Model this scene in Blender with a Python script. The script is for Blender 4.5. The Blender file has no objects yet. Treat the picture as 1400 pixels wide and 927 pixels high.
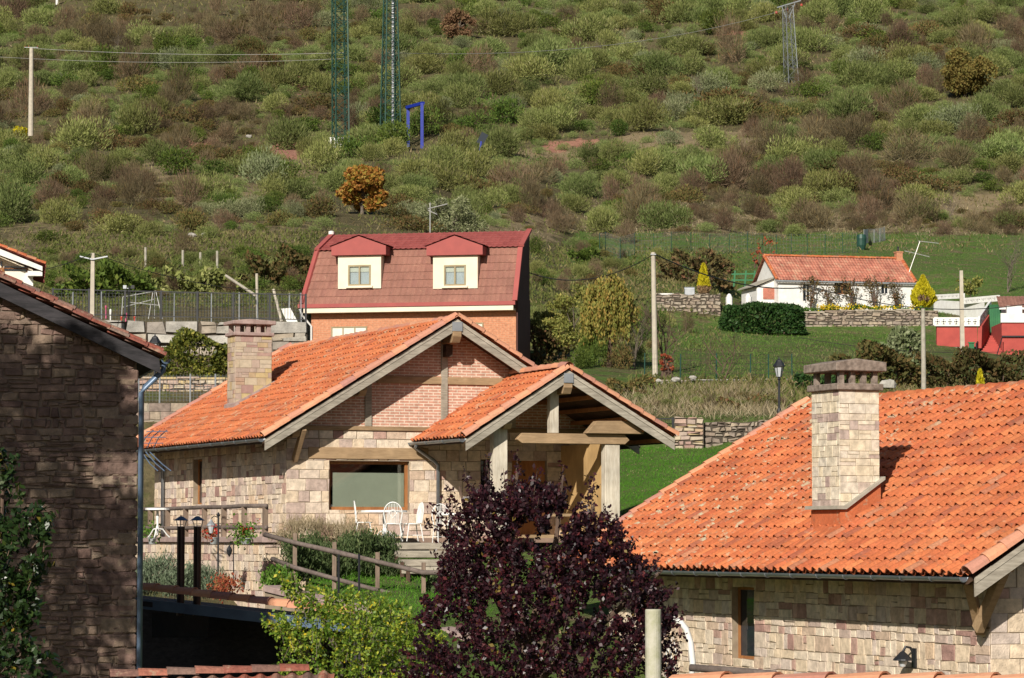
import bpy, math, random
import numpy as np
from mathutils import Vector, Matrix
random.seed(7); RNG = np.random.default_rng(11)
D2R = math.radians
# ------------------------------------------------------------------ camera, sky, sun, exposure
F = 4300.0; CX, CY = 700.0, 463.5
PITCH = math.atan((735.5 - CY) / F)
scn = bpy.context.scene
cam_d = bpy.data.cameras.new("camera"); cam = bpy.data.objects.new("camera", cam_d)
scn.collection.objects.link(cam); scn.camera = cam
cam_d.sensor_width = 36.0; cam_d.lens = 36.0 * F / 1400.0
cam_d.clip_start = 0.5; cam_d.clip_end = 3000
cam.location = (0, 0, 0); cam.rotation_euler = (math.pi / 2 + PITCH, 0, 0)
SUN = Vector((0.31, 1.0, -0.58)).normalized()
world = bpy.data.worlds.new("World"); scn.world = world; world.use_nodes = True
wn = world.node_tree.nodes; wl = world.node_tree.links
sky = wn.new('ShaderNodeTexSky'); sky.sky_type = 'NISHITA'; sky.sun_disc = False
sky.sun_elevation = math.asin(-SUN.z); sky.sun_rotation = math.atan2(-SUN.x, -SUN.y) % (2 * math.pi)
wl.new(sky.outputs[0], wn['Background'].inputs[0]); wn['Background'].inputs[1].default_value = 0.05
sd = bpy.data.lights.new("sun", 'SUN'); sd.energy = 5.0; sd.angle = D2R(0.53); sd.color = (1.0, 0.93, 0.82)
so = bpy.data.objects.new("sun", sd); scn.collection.objects.link(so)
so.rotation_euler = SUN.to_track_quat('-Z', 'Y').to_euler(); so.location = (-20, -40, 60)
scn.view_settings.view_transform = 'Standard'; scn.view_settings.look = 'None'
scn.view_settings.exposure = 0.2; scn.view_settings.gamma = 1.0
scn.view_settings.use_curve_mapping = False

# ------------------------------------------------------------------ helpers
SP, CP = math.sin(PITCH), math.cos(PITCH)
def ray(px, py):
    v = (CY - py) / F
    return Vector(((px - CX) / F, CP - v * SP, SP + v * CP))
def at(px, py, Y):
    d = ray(px, py); return d * (Y / d.y)
def zat(py, Y):
    d = ray(700, py); return d.z * Y / d.y
def pxm(Y): return F / Y           # photo pixels per metre
COL = scn.collection
def empty(name, loc=(0, 0, 0), rz=0.0):
    o = bpy.data.objects.new(name, None); COL.objects.link(o)
    o.location = loc; o.rotation_euler = (0, 0, rz); o.empty_display_size = 0.3
    return o
def tag(o, label=None, cat=None, group=None, kind=None):
    if label: o['label'] = label
    if cat: o['category'] = cat
    if group: o['group'] = group
    if kind: o['kind'] = kind
    return o
def kids(o): return [c for c in bpy.data.objects if c.parent == o]
def copy_tree(o, parent=None):
    c = o.copy(); COL.objects.link(c); c.parent = parent
    for ch in kids(o): copy_tree(ch, c)
    return c
class MB:
    def __init__(s): s.v = []; s.f = []; s.t = []
    def add(s, vs, fs, tint=None):
        b = len(s.v); s.v.extend([tuple(v) for v in vs])
        if tint is None: tint = random.random()
        for f in fs: s.f.append(tuple(b + i for i in f)); s.t.append(tint)
    def box(s, x0, x1, y0, y1, z0, z1, tint=None):
        s.add([(x0,y0,z0),(x1,y0,z0),(x1,y1,z0),(x0,y1,z0),(x0,y0,z1),(x1,y0,z1),(x1,y1,z1),(x0,y1,z1)],
              [(0,3,2,1),(4,5,6,7),(0,1,5,4),(1,2,6,5),(2,3,7,6),(3,0,4,7)], tint)
        return s
    def bar(s, a, b, w, h, up=(0,0,1), tint=None, w2=None, h2=None):
        a = Vector(a); b = Vector(b); d = (b - a).normalized(); up = Vector(up)
        sd_ = d.cross(up)
        if sd_.length < 1e-4: sd_ = d.cross(Vector((0,1,0)))
        sd_.normalize(); u = sd_.cross(d).normalized()
        w2 = w if w2 is None else w2; h2 = h if h2 is None else h2
        vs = []
        for p, ww, hh in ((a, w, h), (b, w2, h2)):
            for i, j in ((-1,-1),(1,-1),(1,1),(-1,1)):
                vs.append(p + sd_ * (i*ww/2) + u * (j*hh/2))
        s.add(vs, [(0,1,2,3),(7,6,5,4),(0,4,5,1),(1,5,6,2),(2,6,7,3),(3,7,4,0)], tint)
        return s
    def tube(s, pts, r, n=8, tint=None, cap=True):
        pts = [Vector(p) for p in pts]
        if not hasattr(r, '__len__'): r = [r] * len(pts)
        vs = []; fs = []; ref = Vector((0.13, 0.21, 0.97))
        for i, p in enumerate(pts):
            d = (pts[min(i+1, len(pts)-1)] - pts[max(i-1, 0)]).normalized()
            a = d.cross(ref)
            if a.length < 0.05: a = d.cross(Vector((1, 0, 0)))
            a.normalize(); b_ = d.cross(a)
            for k in range(n):
                t = 2 * math.pi * k / n
                vs.append(p + a * (math.cos(t) * r[i]) + b_ * (math.sin(t) * r[i]))
        for i in range(len(pts) - 1):
            for k in range(n):
                k2 = (k + 1) % n
                fs.append((i*n+k, i*n+k2, (i+1)*n+k2, (i+1)*n+k))
        if cap:
            fs.append(tuple(range(n-1, -1, -1))); fs.append(tuple((len(pts)-1)*n + k for k in range(n)))
        s.add(vs, fs, tint); return s
    def lathe(s, c, prof, n=14, tint=None):
        c = Vector(c); vs = []; fs = []
        for r, z in prof:
            for k in range(n):
                t = 2*math.pi*k/n; vs.append(c + Vector((r*math.cos(t), r*math.sin(t), z)))
        for i in range(len(prof)-1):
            for k in range(n):
                k2 = (k+1) % n; fs.append((i*n+k, i*n+k2, (i+1)*n+k2, (i+1)*n+k))
        fs.append(tuple(range(n-1,-1,-1))); fs.append(tuple((len(prof)-1)*n+k for k in range(n)))
        s.add(vs, fs, tint); return s
    def prism(s, poly, d, tint=None):
        n = len(poly); p = [Vector(q) for q in poly]; d = Vector(d)
        s.add(p + [q + d for q in p], [tuple(range(n)), tuple(range(2*n-1, n-1, -1))] +
              [(i, i+n, (i+1) % n + n, (i+1) % n) for i in range(n)], tint)
        return s
    def build(s, name, m, parent=None, smooth=False, loc=None, rz=None, bevel=0):
        me = bpy.data.meshes.new(name); me.from_pydata(s.v, [], s.f)
        at_ = me.attributes.new('tint', 'FLOAT', 'FACE'); at_.data.foreach_set('value', s.t)
        me.materials.append(m); me.update()
        if smooth: me.polygons.foreach_set('use_smooth', [True]*len(s.f))
        o = bpy.data.objects.new(name, me); COL.objects.link(o)
        if parent: o.parent = parent
        if loc is not None: o.location = loc
        if rz is not None: o.rotation_euler = (0, 0, rz)
        if bevel:
            md = o.modifiers.new('bevel', 'BEVEL'); md.width = bevel; md.segments = 1; md.limit_method = 'ANGLE'
        return o
def np_mesh(name, V, Q, T, m, parent=None, loc=None):
    me = bpy.data.meshes.new(name); n = len(V); k = Q.shape[1]; nf = len(Q)
    me.vertices.add(n); me.vertices.foreach_set('co', V.astype(np.float32).ravel())
    me.loops.add(nf*k); me.loops.foreach_set('vertex_index', Q.astype(np.int32).ravel())
    me.polygons.add(nf); me.polygons.foreach_set('loop_start', np.arange(0, nf*k, k, dtype=np.int32))
    me.polygons.foreach_set('loop_total', np.full(nf, k, dtype=np.int32))
    at_ = me.attributes.new('tint', 'FLOAT', 'FACE'); at_.data.foreach_set('value', T.astype(np.float32))
    me.materials.append(m); me.update(calc_edges=True)
    if name is None: return me
    o = bpy.data.objects.new(name, me); COL.objects.link(o)
    if parent: o.parent = parent
    if loc is not None: o.location = loc
    return o
def unit(a): return a / np.maximum(np.linalg.norm(a, axis=1, keepdims=True), 1e-6)
def blades(C, D, size, aspect, bias=0.42):
    """one pointed leaf (quad) per centre, along D"""
    n = len(C); D = unit(D); S = unit(np.cross(D, RNG.normal(size=(n, 3))))
    size = np.broadcast_to(size, (n,))[:, None]
    a = C - D*size*0.5; b = C + D*size*0.5; mid = a + (b - a)*bias; w = S*size*aspect*0.5
    V = np.stack([a, mid + w, b, mid - w], 1).reshape(-1, 3)
    Q = np.arange(4*n).reshape(n, 4)
    return V, Q
def smoothstep(a, b, x):
    t = min(1, max(0, (x - a) / (b - a))); return t*t*(3 - 2*t)

# ------------------------------------------------------------------ materials
def new_mat(name, rough=0.8, spec=0.3):
    m = bpy.data.materials.new(name); m.use_nodes = True
    b = m.node_tree.nodes['Principled BSDF']; b.inputs['Roughness'].default_value = rough
    b.inputs['Specular IOR Level'].default_value = spec
    return m, m.node_tree.nodes, m.node_tree.links, b
def rgba(c): return (c[0], c[1], c[2], 1.0)
def ramp(n, stops, interp='LINEAR'):
    r = n.new('ShaderNodeValToRGB'); r.color_ramp.interpolation = interp
    e = r.color_ramp.elements
    while len(e) < len(stops): e.new(0.5)
    for el, (p, c) in zip(e, stops): el.position = p; el.color = rgba(c)
    return r
def mixc(n, l, a, b, fac, mode='MIX'):
    x = n.new('ShaderNodeMix'); x.data_type = 'RGBA'; x.blend_type = mode
    for sock, v in ((x.inputs[0], fac), (x.inputs[6], a), (x.inputs[7], b)):
        if hasattr(v, 'links'): l.new(v, sock)
        elif isinstance(v, tuple): sock.default_value = rgba(v)
        else: sock.default_value = v
    return x.outputs[2]
def noise(n, l, scale, detail=4, vec=None, rough=0.6, dist=0):
    t = n.new('ShaderNodeTexNoise'); t.inputs['Scale'].default_value = scale
    t.inputs['Detail'].default_value = detail; t.inputs['Roughness'].default_value = rough
    t.inputs['Distortion'].default_value = dist
    if vec is not None: l.new(vec, t.inputs['Vector'])
    return t.outputs[0]
def objco(n, l, scale=(1,1,1)):
    tc = n.new('ShaderNodeTexCoord'); mp = n.new('ShaderNodeMapping'); mp.inputs['Scale'].default_value = scale
    l.new(tc.outputs['Object'], mp.inputs[0]); return mp.outputs[0]
def mapr(n, l, v, a, b, c=0.0, d=1.0):
    x = n.new('ShaderNodeMapRange'); l.new(v, x.inputs[0])
    for i, q in enumerate((a, b, c, d)): x.inputs[i+1].default_value = q
    return x.outputs[0]
def attr(n, name='tint'):
    a = n.new('ShaderNodeAttribute'); a.attribute_name = name; return a.outputs['Fac']
def bump(n, l, b, h, strength=0.4, dist=0.02):
    x = n.new('ShaderNodeBump'); x.inputs['Strength'].default_value = strength; x.inputs['Distance'].default_value = dist
    l.new(h, x.inputs['Height']); l.new(x.outputs[0], b.inputs['Normal'])
def mat_tint(name, stops, nscale=6, namt=0.35, rough=0.85, bstr=0.5, bdist=0.01, interp='LINEAR', scale=(1,1,1), spec=0.25, fine=0):
    m, n, l, b = new_mat(name, rough, spec)
    co = objco(n, l, scale)
    r = ramp(n, stops, interp); l.new(attr(n), r.inputs[0])
    nz = noise(n, l, nscale, 6, co)
    k = mapr(n, l, nz, 0.3, 0.7, 1 - namt, 1 + namt*0.6)
    cc = mixc(n, l, r.outputs[0], k, 1.0, 'MULTIPLY')
    l.new(cc, b.inputs['Base Color'])
    if bstr: bump(n, l, b, noise(n, l, fine or nscale*4, 4, co), bstr, bdist)
    return m
def mat_plain(name, c, c2=None, nscale=5, rough=0.6, metal=0, bstr=0.15, spec=0.4, scale=(1,1,1)):
    m, n, l, b = new_mat(name, rough, spec); b.inputs['Metallic'].default_value = metal
    c2 = c2 or tuple(x*0.75 for x in c); co = objco(n, l, scale)
    nz = noise(n, l, nscale, 6, co)
    l.new(mixc(n, l, c, c2, mapr(n, l, nz, 0.35, 0.65)), b.inputs['Base Color'])
    if bstr: bump(n, l, b, noise(n, l, nscale*5, 4, co), bstr, 0.005)
    return m
def mat_wood(name, c, c2, axis_scale, rough=0.8):
    m, n, l, b = new_mat(name, rough, 0.2); co = objco(n, l, axis_scale)
    a = noise(n, l, 3.0, 8, co, 0.7, 0.4); big = noise(n, l, 1.3, 3, objco(n, l))
    cc = mixc(n, l, c, c2, mapr(n, l, a, 0.35, 0.68))
    cc = mixc(n, l, cc, mapr(n, l, big, 0.3, 0.7, 0.75, 1.15), 1.0, 'MULTIPLY')
    cc = mixc(n, l, cc, mapr(n, l, attr(n), 0, 1, 0.85, 1.12), 1.0, 'MULTIPLY')
    l.new(cc, b.inputs['Base Color']); bump(n, l, b, a, 0.5, 0.01); return m
def mat_leaf(name, stops, trans=0.25, rough=0.55, objvar=0.0, spec=0.3):
    m, n, l, b = new_mat(name, rough, spec)
    r = ramp(n, stops); l.new(attr(n), r.inputs[0]); c = r.outputs[0]
    if objvar:
        oi = n.new('ShaderNodeObjectInfo'); h = n.new('ShaderNodeHueSaturation')
        l.new(mapr(n, l, oi.outputs['Random'], 0, 1, 0.5 - 0.03*objvar, 0.5 + 0.02*objvar), h.inputs['Hue'])
        wn_ = n.new('ShaderNodeTexWhiteNoise'); wn_.noise_dimensions = '1D'; l.new(oi.outputs['Random'], wn_.inputs['W'])
        l.new(mapr(n, l, wn_.outputs['Value'], 0, 1, 1 - 0.33*objvar, 1 + 0.32*objvar), h.inputs['Value'])
        l.new(c, h.inputs['Color']); c = h.outputs[0]
    l.new(c, b.inputs['Base Color'])
    tr = n.new('ShaderNodeBsdfTranslucent'); l.new(c, tr.inputs[0])
    mx = n.new('ShaderNodeMixShader'); mx.inputs[0].default_value = trans
    l.new(b.outputs[0], mx.inputs[1]); l.new(tr.outputs[0], mx.inputs[2])
    l.new(mx.outputs[0], n['Material Output'].inputs[0]); return m

M = {}
STONE = [(0.0,(.61,.49,.36)),(.12,(.49,.37,.28)),(.22,(.63,.53,.42)),(.32,(.44,.34,.29)),(.42,(.57,.46,.34)),(.52,(.43,.28,.23)),
         (.57,(.61,.51,.40)),(.68,(.52,.43,.37)),(.76,(.58,.43,.30)),(.81,(.33,.20,.17)),(.86,(.57,.47,.38)),(1.0,(.45,.34,.30))]
M['stone'] = mat_tint('cut_stone', [(q_, tuple(min(.72, v_*1.13) for v_ in c_)) for q_, c_ in STONE], 6, 0.34, 0.9, 0.9, 0.02, interp='CONSTANT')
M['stone_chim'] = mat_tint('chimney_stone', [(0,(.66,.57,.43)),(.3,(.70,.62,.50)),(.45,(.60,.54,.45)),(.6,(.68,.58,.42)),(.8,(.64,.55,.45)),(.86,(.40,.28,.25)),(.93,(.48,.39,.34)),(1,(.38,.27,.24))], 7, 0.38, 0.9, 0.5, 0.012)
M['stone_chim2'] = mat_tint('chimney_stone_pink', [(0,(.46,.36,.24)),(.2,(.50,.43,.32)),(.35,(.40,.31,.26)),(.5,(.50,.41,.30)),(.6,(.38,.24,.21)),(.7,(.50,.40,.2)),(.85,(.36,.23,.20)),(1,(.46,.38,.3))], 5, 0.22, 0.9, 0.5, 0.012)
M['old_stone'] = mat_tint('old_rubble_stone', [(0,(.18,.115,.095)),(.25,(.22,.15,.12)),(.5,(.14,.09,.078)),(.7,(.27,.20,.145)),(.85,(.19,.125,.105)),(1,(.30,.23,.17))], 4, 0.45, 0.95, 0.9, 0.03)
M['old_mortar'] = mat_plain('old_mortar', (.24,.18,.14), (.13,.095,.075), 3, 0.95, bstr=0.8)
M['mortar'] = mat_plain('pale_mortar', (.30,.24,.17), (.22,.17,.12), 6, 0.95, bstr=0.6)
M['mortar_dark'] = mat_plain('earth_joint', (.10,.08,.06), (.05,.04,.03), 6, 0.95)
M['rough_wall'] = mat_tint('field_wall_stone', [(0,(.30,.25,.19)),(.3,(.36,.31,.25)),(.55,(.24,.19,.16)),(.75,(.38,.31,.23)),(1,(.27,.20,.17))], 5, 0.4, 0.95, 0.7, 0.03)
M['boulder'] = mat_tint('pale_boulder', [(0,(.34,.32,.29)),(.5,(.42,.40,.36)),(.8,(.36,.30,.23)),(1,(.28,.25,.22))], 2.2, 0.4, 0.95, 0.8, 0.05)
TILE = [(0,(.47,.130,.050)),(.25,(.53,.160,.062)),(.5,(.43,.112,.048)),(.7,(.55,.185,.072)),(.85,(.49,.150,.060)),(.93,(.33,.10,.055)),(1,(.48,.22,.12))]
def mat_tile(name, stops, lichen=0.0, lich_x=None, dirty=0.3, rough=0.75):
    m, n, l, b = new_mat(name, rough, 0.25); co = objco(n, l)
    r = ramp(n, stops); l.new(attr(n), r.inputs[0]); c = r.outputs[0]
    c = mixc(n, l, c, mapr(n, l, noise(n, l, 1.1, 5, co), .3, .7, 1 - dirty*.5, 1 + dirty*.4), 1.0, 'MULTIPLY')
    c = mixc(n, l, c, mapr(n, l, noise(n, l, 22, 4, co), .3, .7, 1 - dirty*.6, 1 + dirty*.35), 1.0, 'MULTIPLY')
    gm = mapr(n, l, noise(n, l, 7.5, 7, co, .75), .56, .72, 0, dirty*1.9)
    c = mixc(n, l, c, (.13,.085,.06), gm)
    c = mixc(n, l, c, (.55,.36,.24), mapr(n, l, noise(n, l, 5.1, 6, objco(n, l, (1,1,1.7)), .7), .60, .70, 0, dirty*.9))
    if lichen:
        a = mapr(n, l, noise(n, l, 3.6, 6, co, 0.7), .57, .63)
        tc = n.new('ShaderNodeTexCoord'); sx = n.new('ShaderNodeSeparateXYZ'); l.new(tc.outputs['Object'], sx.inputs[0])
        if lich_x: fall = mapr(n, l, sx.outputs['Y'], lich_x[0], lich_x[1], 0.02, lichen)
        else: fall = None
        mm = n.new('ShaderNodeMath'); mm.operation = 'MULTIPLY'; l.new(a, mm.inputs[0])
        if fall is not None: l.new(fall, mm.inputs[1])
        else: mm.inputs[1].default_value = lichen
        c = mixc(n, l, c, (.42,.38,.26), mm.outputs[0])
    l.new(c, b.inputs['Base Color']); bump(n, l, b, noise(n, l, 40, 3, co), 0.3, 0.004)
    return m
M['tile'] = mat_tile('orange_clay_tile', TILE, 0.5, None, 0.35)
M['tile_right'] = mat_tile('orange_clay_tile_lichen', TILE, 1.0, (6.0, 13.0), 0.45)
M['rake_tile'] = mat_tile('rake_clay_tile', [(0,(.60,.27,.15)),(.35,(.64,.32,.19)),(.6,(.54,.24,.15)),(.8,(.42,.20,.16)),(1,(.62,.29,.17))], 0.1, None, 0.2)
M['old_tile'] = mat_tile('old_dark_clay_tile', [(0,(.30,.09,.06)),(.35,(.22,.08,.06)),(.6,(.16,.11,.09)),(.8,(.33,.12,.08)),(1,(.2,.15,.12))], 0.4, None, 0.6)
M['mansard_tile'] = mat_tile('brown_pink_tile', [(0,(.26,.12,.09)),(.5,(.285,.135,.10)),(1,(.245,.11,.085))], 0.0, None, 0.35)
M['red_tile'] = mat_tile('dull_red_tile', [(0,(.30,.075,.068)),(.5,(.34,.09,.08)),(1,(.27,.065,.06))], 0.0, None, 0.2)
M['cottage_tile'] = mat_tile('cottage_clay_tile', [(0,(.44,.16,.11)),(.5,(.52,.22,.15)),(.8,(.38,.14,.10)),(1,(.55,.3,.2))], 0.2, None, 0.5)
M['brown_tile'] = mat_tile('brown_tile', [(0,(.26,.13,.10)),(1,(.33,.17,.13))], 0.1, None, 0.3)
M['grey_wood'] = mat_wood('weathered_grey_wood', (.40,.36,.29), (.23,.20,.16), (1.2,1.2,9))
M['grey_wood_x'] = mat_wood('weathered_grey_board', (.44,.40,.33), (.24,.21,.17), (.8,6,6))
M['tan_wood'] = mat_wood('tan_timber', (.42,.29,.17), (.27,.18,.10), (.8,6,6))
M['pale_wood'] = mat_wood('pale_bleached_post', (.60,.55,.46), (.42,.36,.28), (6,6,.8))
M['warm_wood'] = mat_wood('warm_brown_wood', (.42,.19,.07), (.28,.11,.04), (6,6,1))
M['dark_shade_wood'] = mat_wood('dark_brown_and_shade_wood', (.10,.06,.04), (.05,.03,.02), (6,1,6))  # dark timber; roof decks use it with eave shade put into the colour
M['rail_wood'] = mat_wood('grey_brown_rail_wood', (.20,.16,.14), (.11,.085,.075), (3,3,3))
M['post_wood'] = mat_wood('brown_post_wood', (.27,.20,.15), (.15,.11,.085), (6,6,1))
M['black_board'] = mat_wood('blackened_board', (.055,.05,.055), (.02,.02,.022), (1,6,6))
M['zinc'] = mat_plain('zinc_gutter', (.30,.33,.36), (.22,.25,.28), 3, 0.38, 0.7)
M['blue_metal'] = mat_plain('blue_grey_painted_metal', (.13,.19,.28), (.09,.13,.2), 2, 0.4, 0.2)
M['black_metal'] = mat_plain('black_iron', (.018,.02,.024), (.03,.03,.034), 4, 0.45, 0.2)
M['flue'] = mat_plain('dark_brown_flue_metal', (.055,.03,.025), (.03,.02,.02), 4, 0.3, 0.5)
M['green_metal'] = mat_plain('green_painted_steel', (.02,.07,.05), (.015,.05,.04), 2, 0.5, 0.1)
M['green_paint'] = mat_plain('green_paint', (.03,.17,.06), (.02,.12,.05), 2, 0.5)
M['pylon_grey'] = mat_plain('grey_pylon_steel', (.20,.22,.23), (.15,.165,.17), 3, 0.6, 0.2)
M['galv'] = mat_plain('galvanised_steel', (.42,.44,.46), (.32,.34,.36), 3, 0.45, 0.5)
M['blue_paint'] = mat_plain('bright_blue_paint', (.008,.025,.30), (.006,.02,.22), 2, 0.4)
M['white'] = mat_plain('white_paint', (.78,.78,.76), (.66,.65,.62), 2.5, 0.6)
M['cream'] = mat_plain('cream_render', (.78,.70,.55), (.70,.62,.48), 1.5, 0.8)
M['ochre'] = mat_wood('ochre_plank_lining', (.56,.37,.17), (.50,.32,.14), (5,5,.5))
M['white_iron'] = mat_plain('white_garden_iron', (.82,.82,.80), (.7,.7,.68), 4, 0.45)
M['concrete'] = mat_plain('concrete', (.40,.37,.31), (.28,.26,.21), 5, 0.9, bstr=0.5)
M['concrete_lichen'] = mat_plain('lichened_concrete', (.48,.46,.38), (.34,.34,.22), 7, 0.95, bstr=0.7)
M['pole_conc'] = mat_plain('pale_concrete_pole', (.50,.45,.36), (.38,.34,.28), 3, 0.9)
M['red_wall'] = mat_plain('red_painted_wall', (.42,.075,.06), (.34,.06,.05), 2, 0.85)
M['shade_clad'] = mat_plain('shade_brown_cladding', (.09,.035,.03), (.07,.028,.025), 2, 0.8)  # near-black brown paints the shade on the brick house ends
M['red_render'] = mat_plain('dull_red_render', (.36,.085,.075), (.31,.075,.068), 2, 0.75)
M['pinkcap'] = mat_plain('pinkish_stone_slab', (.40,.30,.27), (.28,.20,.18), 6, 0.9, bstr=0.6)
M['slab_dark'] = mat_plain('weathered_slab', (.30,.24,.20), (.13,.10,.08), 9, 0.95, bstr=0.7)
M['soot_unlit'] = mat_plain('sooty_and_unlit_void', (.012,.011,.01), (.02,.018,.016), 4, 0.9)  # flue soot, and the black that paints unlit rooms behind windows
M['blind'] = mat_plain('grey_green_roller_blind', (.42,.41,.31), (.38,.37,.28), 2, 0.85, bstr=0)
M['curtain'] = mat_plain('white_lace_curtain', (.62,.64,.68), (.4,.42,.46), 14, 0.9, scale=(6,1,.3))
M['shutter'] = mat_plain('cream_roller_shutter', (.74,.70,.60), (.66,.62,.52), 2, 0.7)
M['frame_ol'] = mat_plain('olive_window_frame', (.30,.25,.14), (.26,.2,.11), 3, 0.5)
M['trunk'] = mat_plain('grey_bark', (.16,.13,.10), (.08,.065,.05), 7, 0.95, bstr=0.8)
M['trunk_brown'] = mat_plain('brown_bark', (.13,.085,.06), (.07,.045,.035), 7, 0.95, bstr=0.8)
M['pot'] = mat_plain('grey_galvanised_pot', (.38,.40,.40), (.28,.3,.3), 6, 0.5, 0.3)
M['soil'] = mat_plain('bare_red_soil', (.36,.19,.13), (.28,.14,.10), 1.2, 0.95)
M['pave'] = mat_plain('terrace_paving', (.30,.20,.15), (.22,.15,.12), 3, 0.9)
M['asphalt'] = mat_plain('pale_road', (.22,.21,.20), (.17,.16,.15), 3, 0.9)
M['antenna'] = mat_plain('antenna_aluminium', (.55,.55,.53), (.45,.45,.43), 3, 0.4, 0.4)
M['lampglass'] = mat_plain('frosted_lantern_glass', (.50,.52,.54), (.42,.44,.46), 3, 0.2, bstr=0)
M['pink_toy'] = mat_plain('pink_plastic', (.55,.10,.22), (.5,.08,.18), 3, 0.5)
M['red_plastic'] = mat_plain('red_plastic', (.5,.06,.03), (.42,.05,.03), 3, 0.5)
M['insul'] = mat_plain('red_brown_insulator', (.42,.08,.05), (.36,.06,.04), 3, 0.4)
M['wire'] = mat_plain('black_cable', (.02,.02,.02), (.03,.03,.03), 3, 0.6)
M['wire_light'] = mat_plain('bare_aluminium_wire', (.40,.40,.38), (.3,.3,.28), 3, 0.5)
m, n, l, b = new_mat('window_glass', 0.04, 0.9); b.inputs['Base Color'].default_value = (.015,.02,.03,1); M['glass'] = m
m, n, l, b = new_mat('clear_window_pane', 0.03, 0.6); M['pane'] = m
_t = n.new('ShaderNodeBsdfTransparent'); _t.inputs[0].default_value = (.88,.92,.92,1); _g = n.new('ShaderNodeBsdfGlossy'); _g.inputs['Roughness'].default_value = .03
_f = n.new('ShaderNodeFresnel'); _f.inputs[0].default_value = 1.5; _m = n.new('ShaderNodeMixShader'); _m.inputs[0].default_value = .09; l.new(_t.outputs[0], _m.inputs[1]); l.new(_g.outputs[0], _m.inputs[2]); l.new(_m.outputs[0], n['Material Output'].inputs[0])
def mat_brick(name, c1, c2, mortar, bw, rh, ms, bstr=0.4):
    m, n, l, b = new_mat(name, 0.85, 0.2)
    tc = n.new('ShaderNodeTexCoord'); sx = n.new('ShaderNodeSeparateXYZ'); l.new(tc.outputs['Object'], sx.inputs[0])
    ad = n.new('ShaderNodeMath'); ad.operation = 'ADD'; l.new(sx.outputs['X'], ad.inputs[0]); l.new(sx.outputs['Y'], ad.inputs[1])
    cb = n.new('ShaderNodeCombineXYZ'); l.new(ad.outputs[0], cb.inputs[0]); l.new(sx.outputs['Z'], cb.inputs[1])
    t = n.new('ShaderNodeTexBrick'); l.new(cb.outputs[0], t.inputs['Vector'])
    t.inputs['Color1'].default_value = rgba(c1); t.inputs['Color2'].default_value = rgba(c2); t.inputs['Mortar'].default_value = rgba(mortar)
    t.inputs['Scale'].default_value = 1; t.inputs['Mortar Size'].default_value = ms; t.inputs['Brick Width'].default_value = bw
    t.inputs['Row Height'].default_value = rh; t.inputs['Mortar Smooth'].default_value = 0.1; t.inputs['Bias'].default_value = 0.0
    nz = noise(n, l, 9, 5, tc.outputs['Object'])
    l.new(mixc(n, l, t.outputs['Color'], mapr(n, l, nz, .3, .7, .75, 1.15), 1.0, 'MULTIPLY'), b.inputs['Base Color'])
    inv = mapr(n, l, t.outputs['Fac'], 0, 1, 1, 0); bump(n, l, b, inv, bstr, 0.01); return m
M['brick'] = mat_brick('thin_brick_wide_joint', (.56,.30,.22), (.50,.25,.18), (.68,.58,.47), .27, .075, .012)
M['brick_far'] = mat_brick('orange_brick', (.54,.235,.13), (.48,.20,.11), (.50,.31,.20), .26, .09, .008, 0.2)
# leaves
M['broom'] = mat_leaf('broom_twig', [(0,(.09,.115,.035)),(.5,(.155,.185,.055)),(.85,(.23,.25,.09)),(1,(.29,.29,.14))], .15, .7, 1.0, .1)
M['bright'] = mat_leaf('bright_shrub_leaf', [(0,(.045,.075,.015)),(.6,(.09,.14,.025)),(1,(.16,.20,.04))], .25, .6, .7, .15)
M['bare'] = mat_leaf('bare_brown_twig', [(0,(.075,.057,.035)),(.5,(.13,.098,.058)),(.8,(.185,.145,.088)),(1,(.20,.12,.05))], .05, .9, 1.0, .05)
M['rust'] = mat_leaf('bramble_leaf', [(0,(.06,.065,.02)),(.4,(.11,.10,.035)),(.75,(.16,.095,.04)),(1,(.11,.14,.035))], .15, .8, 1.0, .1)
M['grey_shrub'] = mat_leaf('grey_green_shrub', [(0,(.11,.135,.06)),(.5,(.18,.205,.10)),(1,(.27,.28,.17))], .15, .8, .6, .1)
M['undergrowth'] = mat_leaf('undergrowth_blade', [(0,(.07,.09,.022)),(.3,(.12,.14,.04)),(.5,(.17,.15,.065)),(.75,(.24,.185,.105)),(1,(.38,.32,.19))], .15, .9, 0, .05)
M['drygrass'] = mat_leaf('dry_grass_blade', [(0,(.20,.16,.09)),(.5,(.32,.26,.16)),(1,(.44,.37,.25))], .2, .9, 0, .05)
M['lawn_bright'] = mat_leaf('bright_lawn_blade', [(0,(.06,.19,.012)),(.6,(.10,.28,.02)),(1,(.18,.34,.05))], .3, .6, 0, .12)
M['lawnblade'] = mat_leaf('lawn_blade', [(0,(.07,.15,.02)),(.5,(.12,.23,.035)),(.8,(.18,.26,.06)),(1,(.27,.23,.12))], .3, .6, 0, .15)
M['oak_orange'] = mat_leaf('autumn_oak_leaf', [(0,(.30,.12,.03)),(.4,(.42,.19,.045)),(.7,(.38,.25,.05)),(1,(.24,.25,.04))], .3, .6, 0, .2)
M['oak_dull'] = mat_leaf('dull_oak_leaf', [(0,(.14,.10,.03)),(.5,(.22,.17,.05)),(1,(.20,.20,.06))], .3, .7, 0, .1)
M['oak_brown'] = mat_leaf('brown_oak_leaf', [(0,(.16,.09,.05)),(.6,(.24,.14,.08)),(1,(.20,.16,.07))], .2, .7, 0, .1)
M['willow'] = mat_leaf('yellow_willow_leaf', [(0,(.15,.17,.035)),(.4,(.25,.25,.06)),(.7,(.36,.28,.07)),(.9,(.40,.24,.07)),(1,(.22,.26,.07))], .35, .6, 0, .15)
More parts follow.
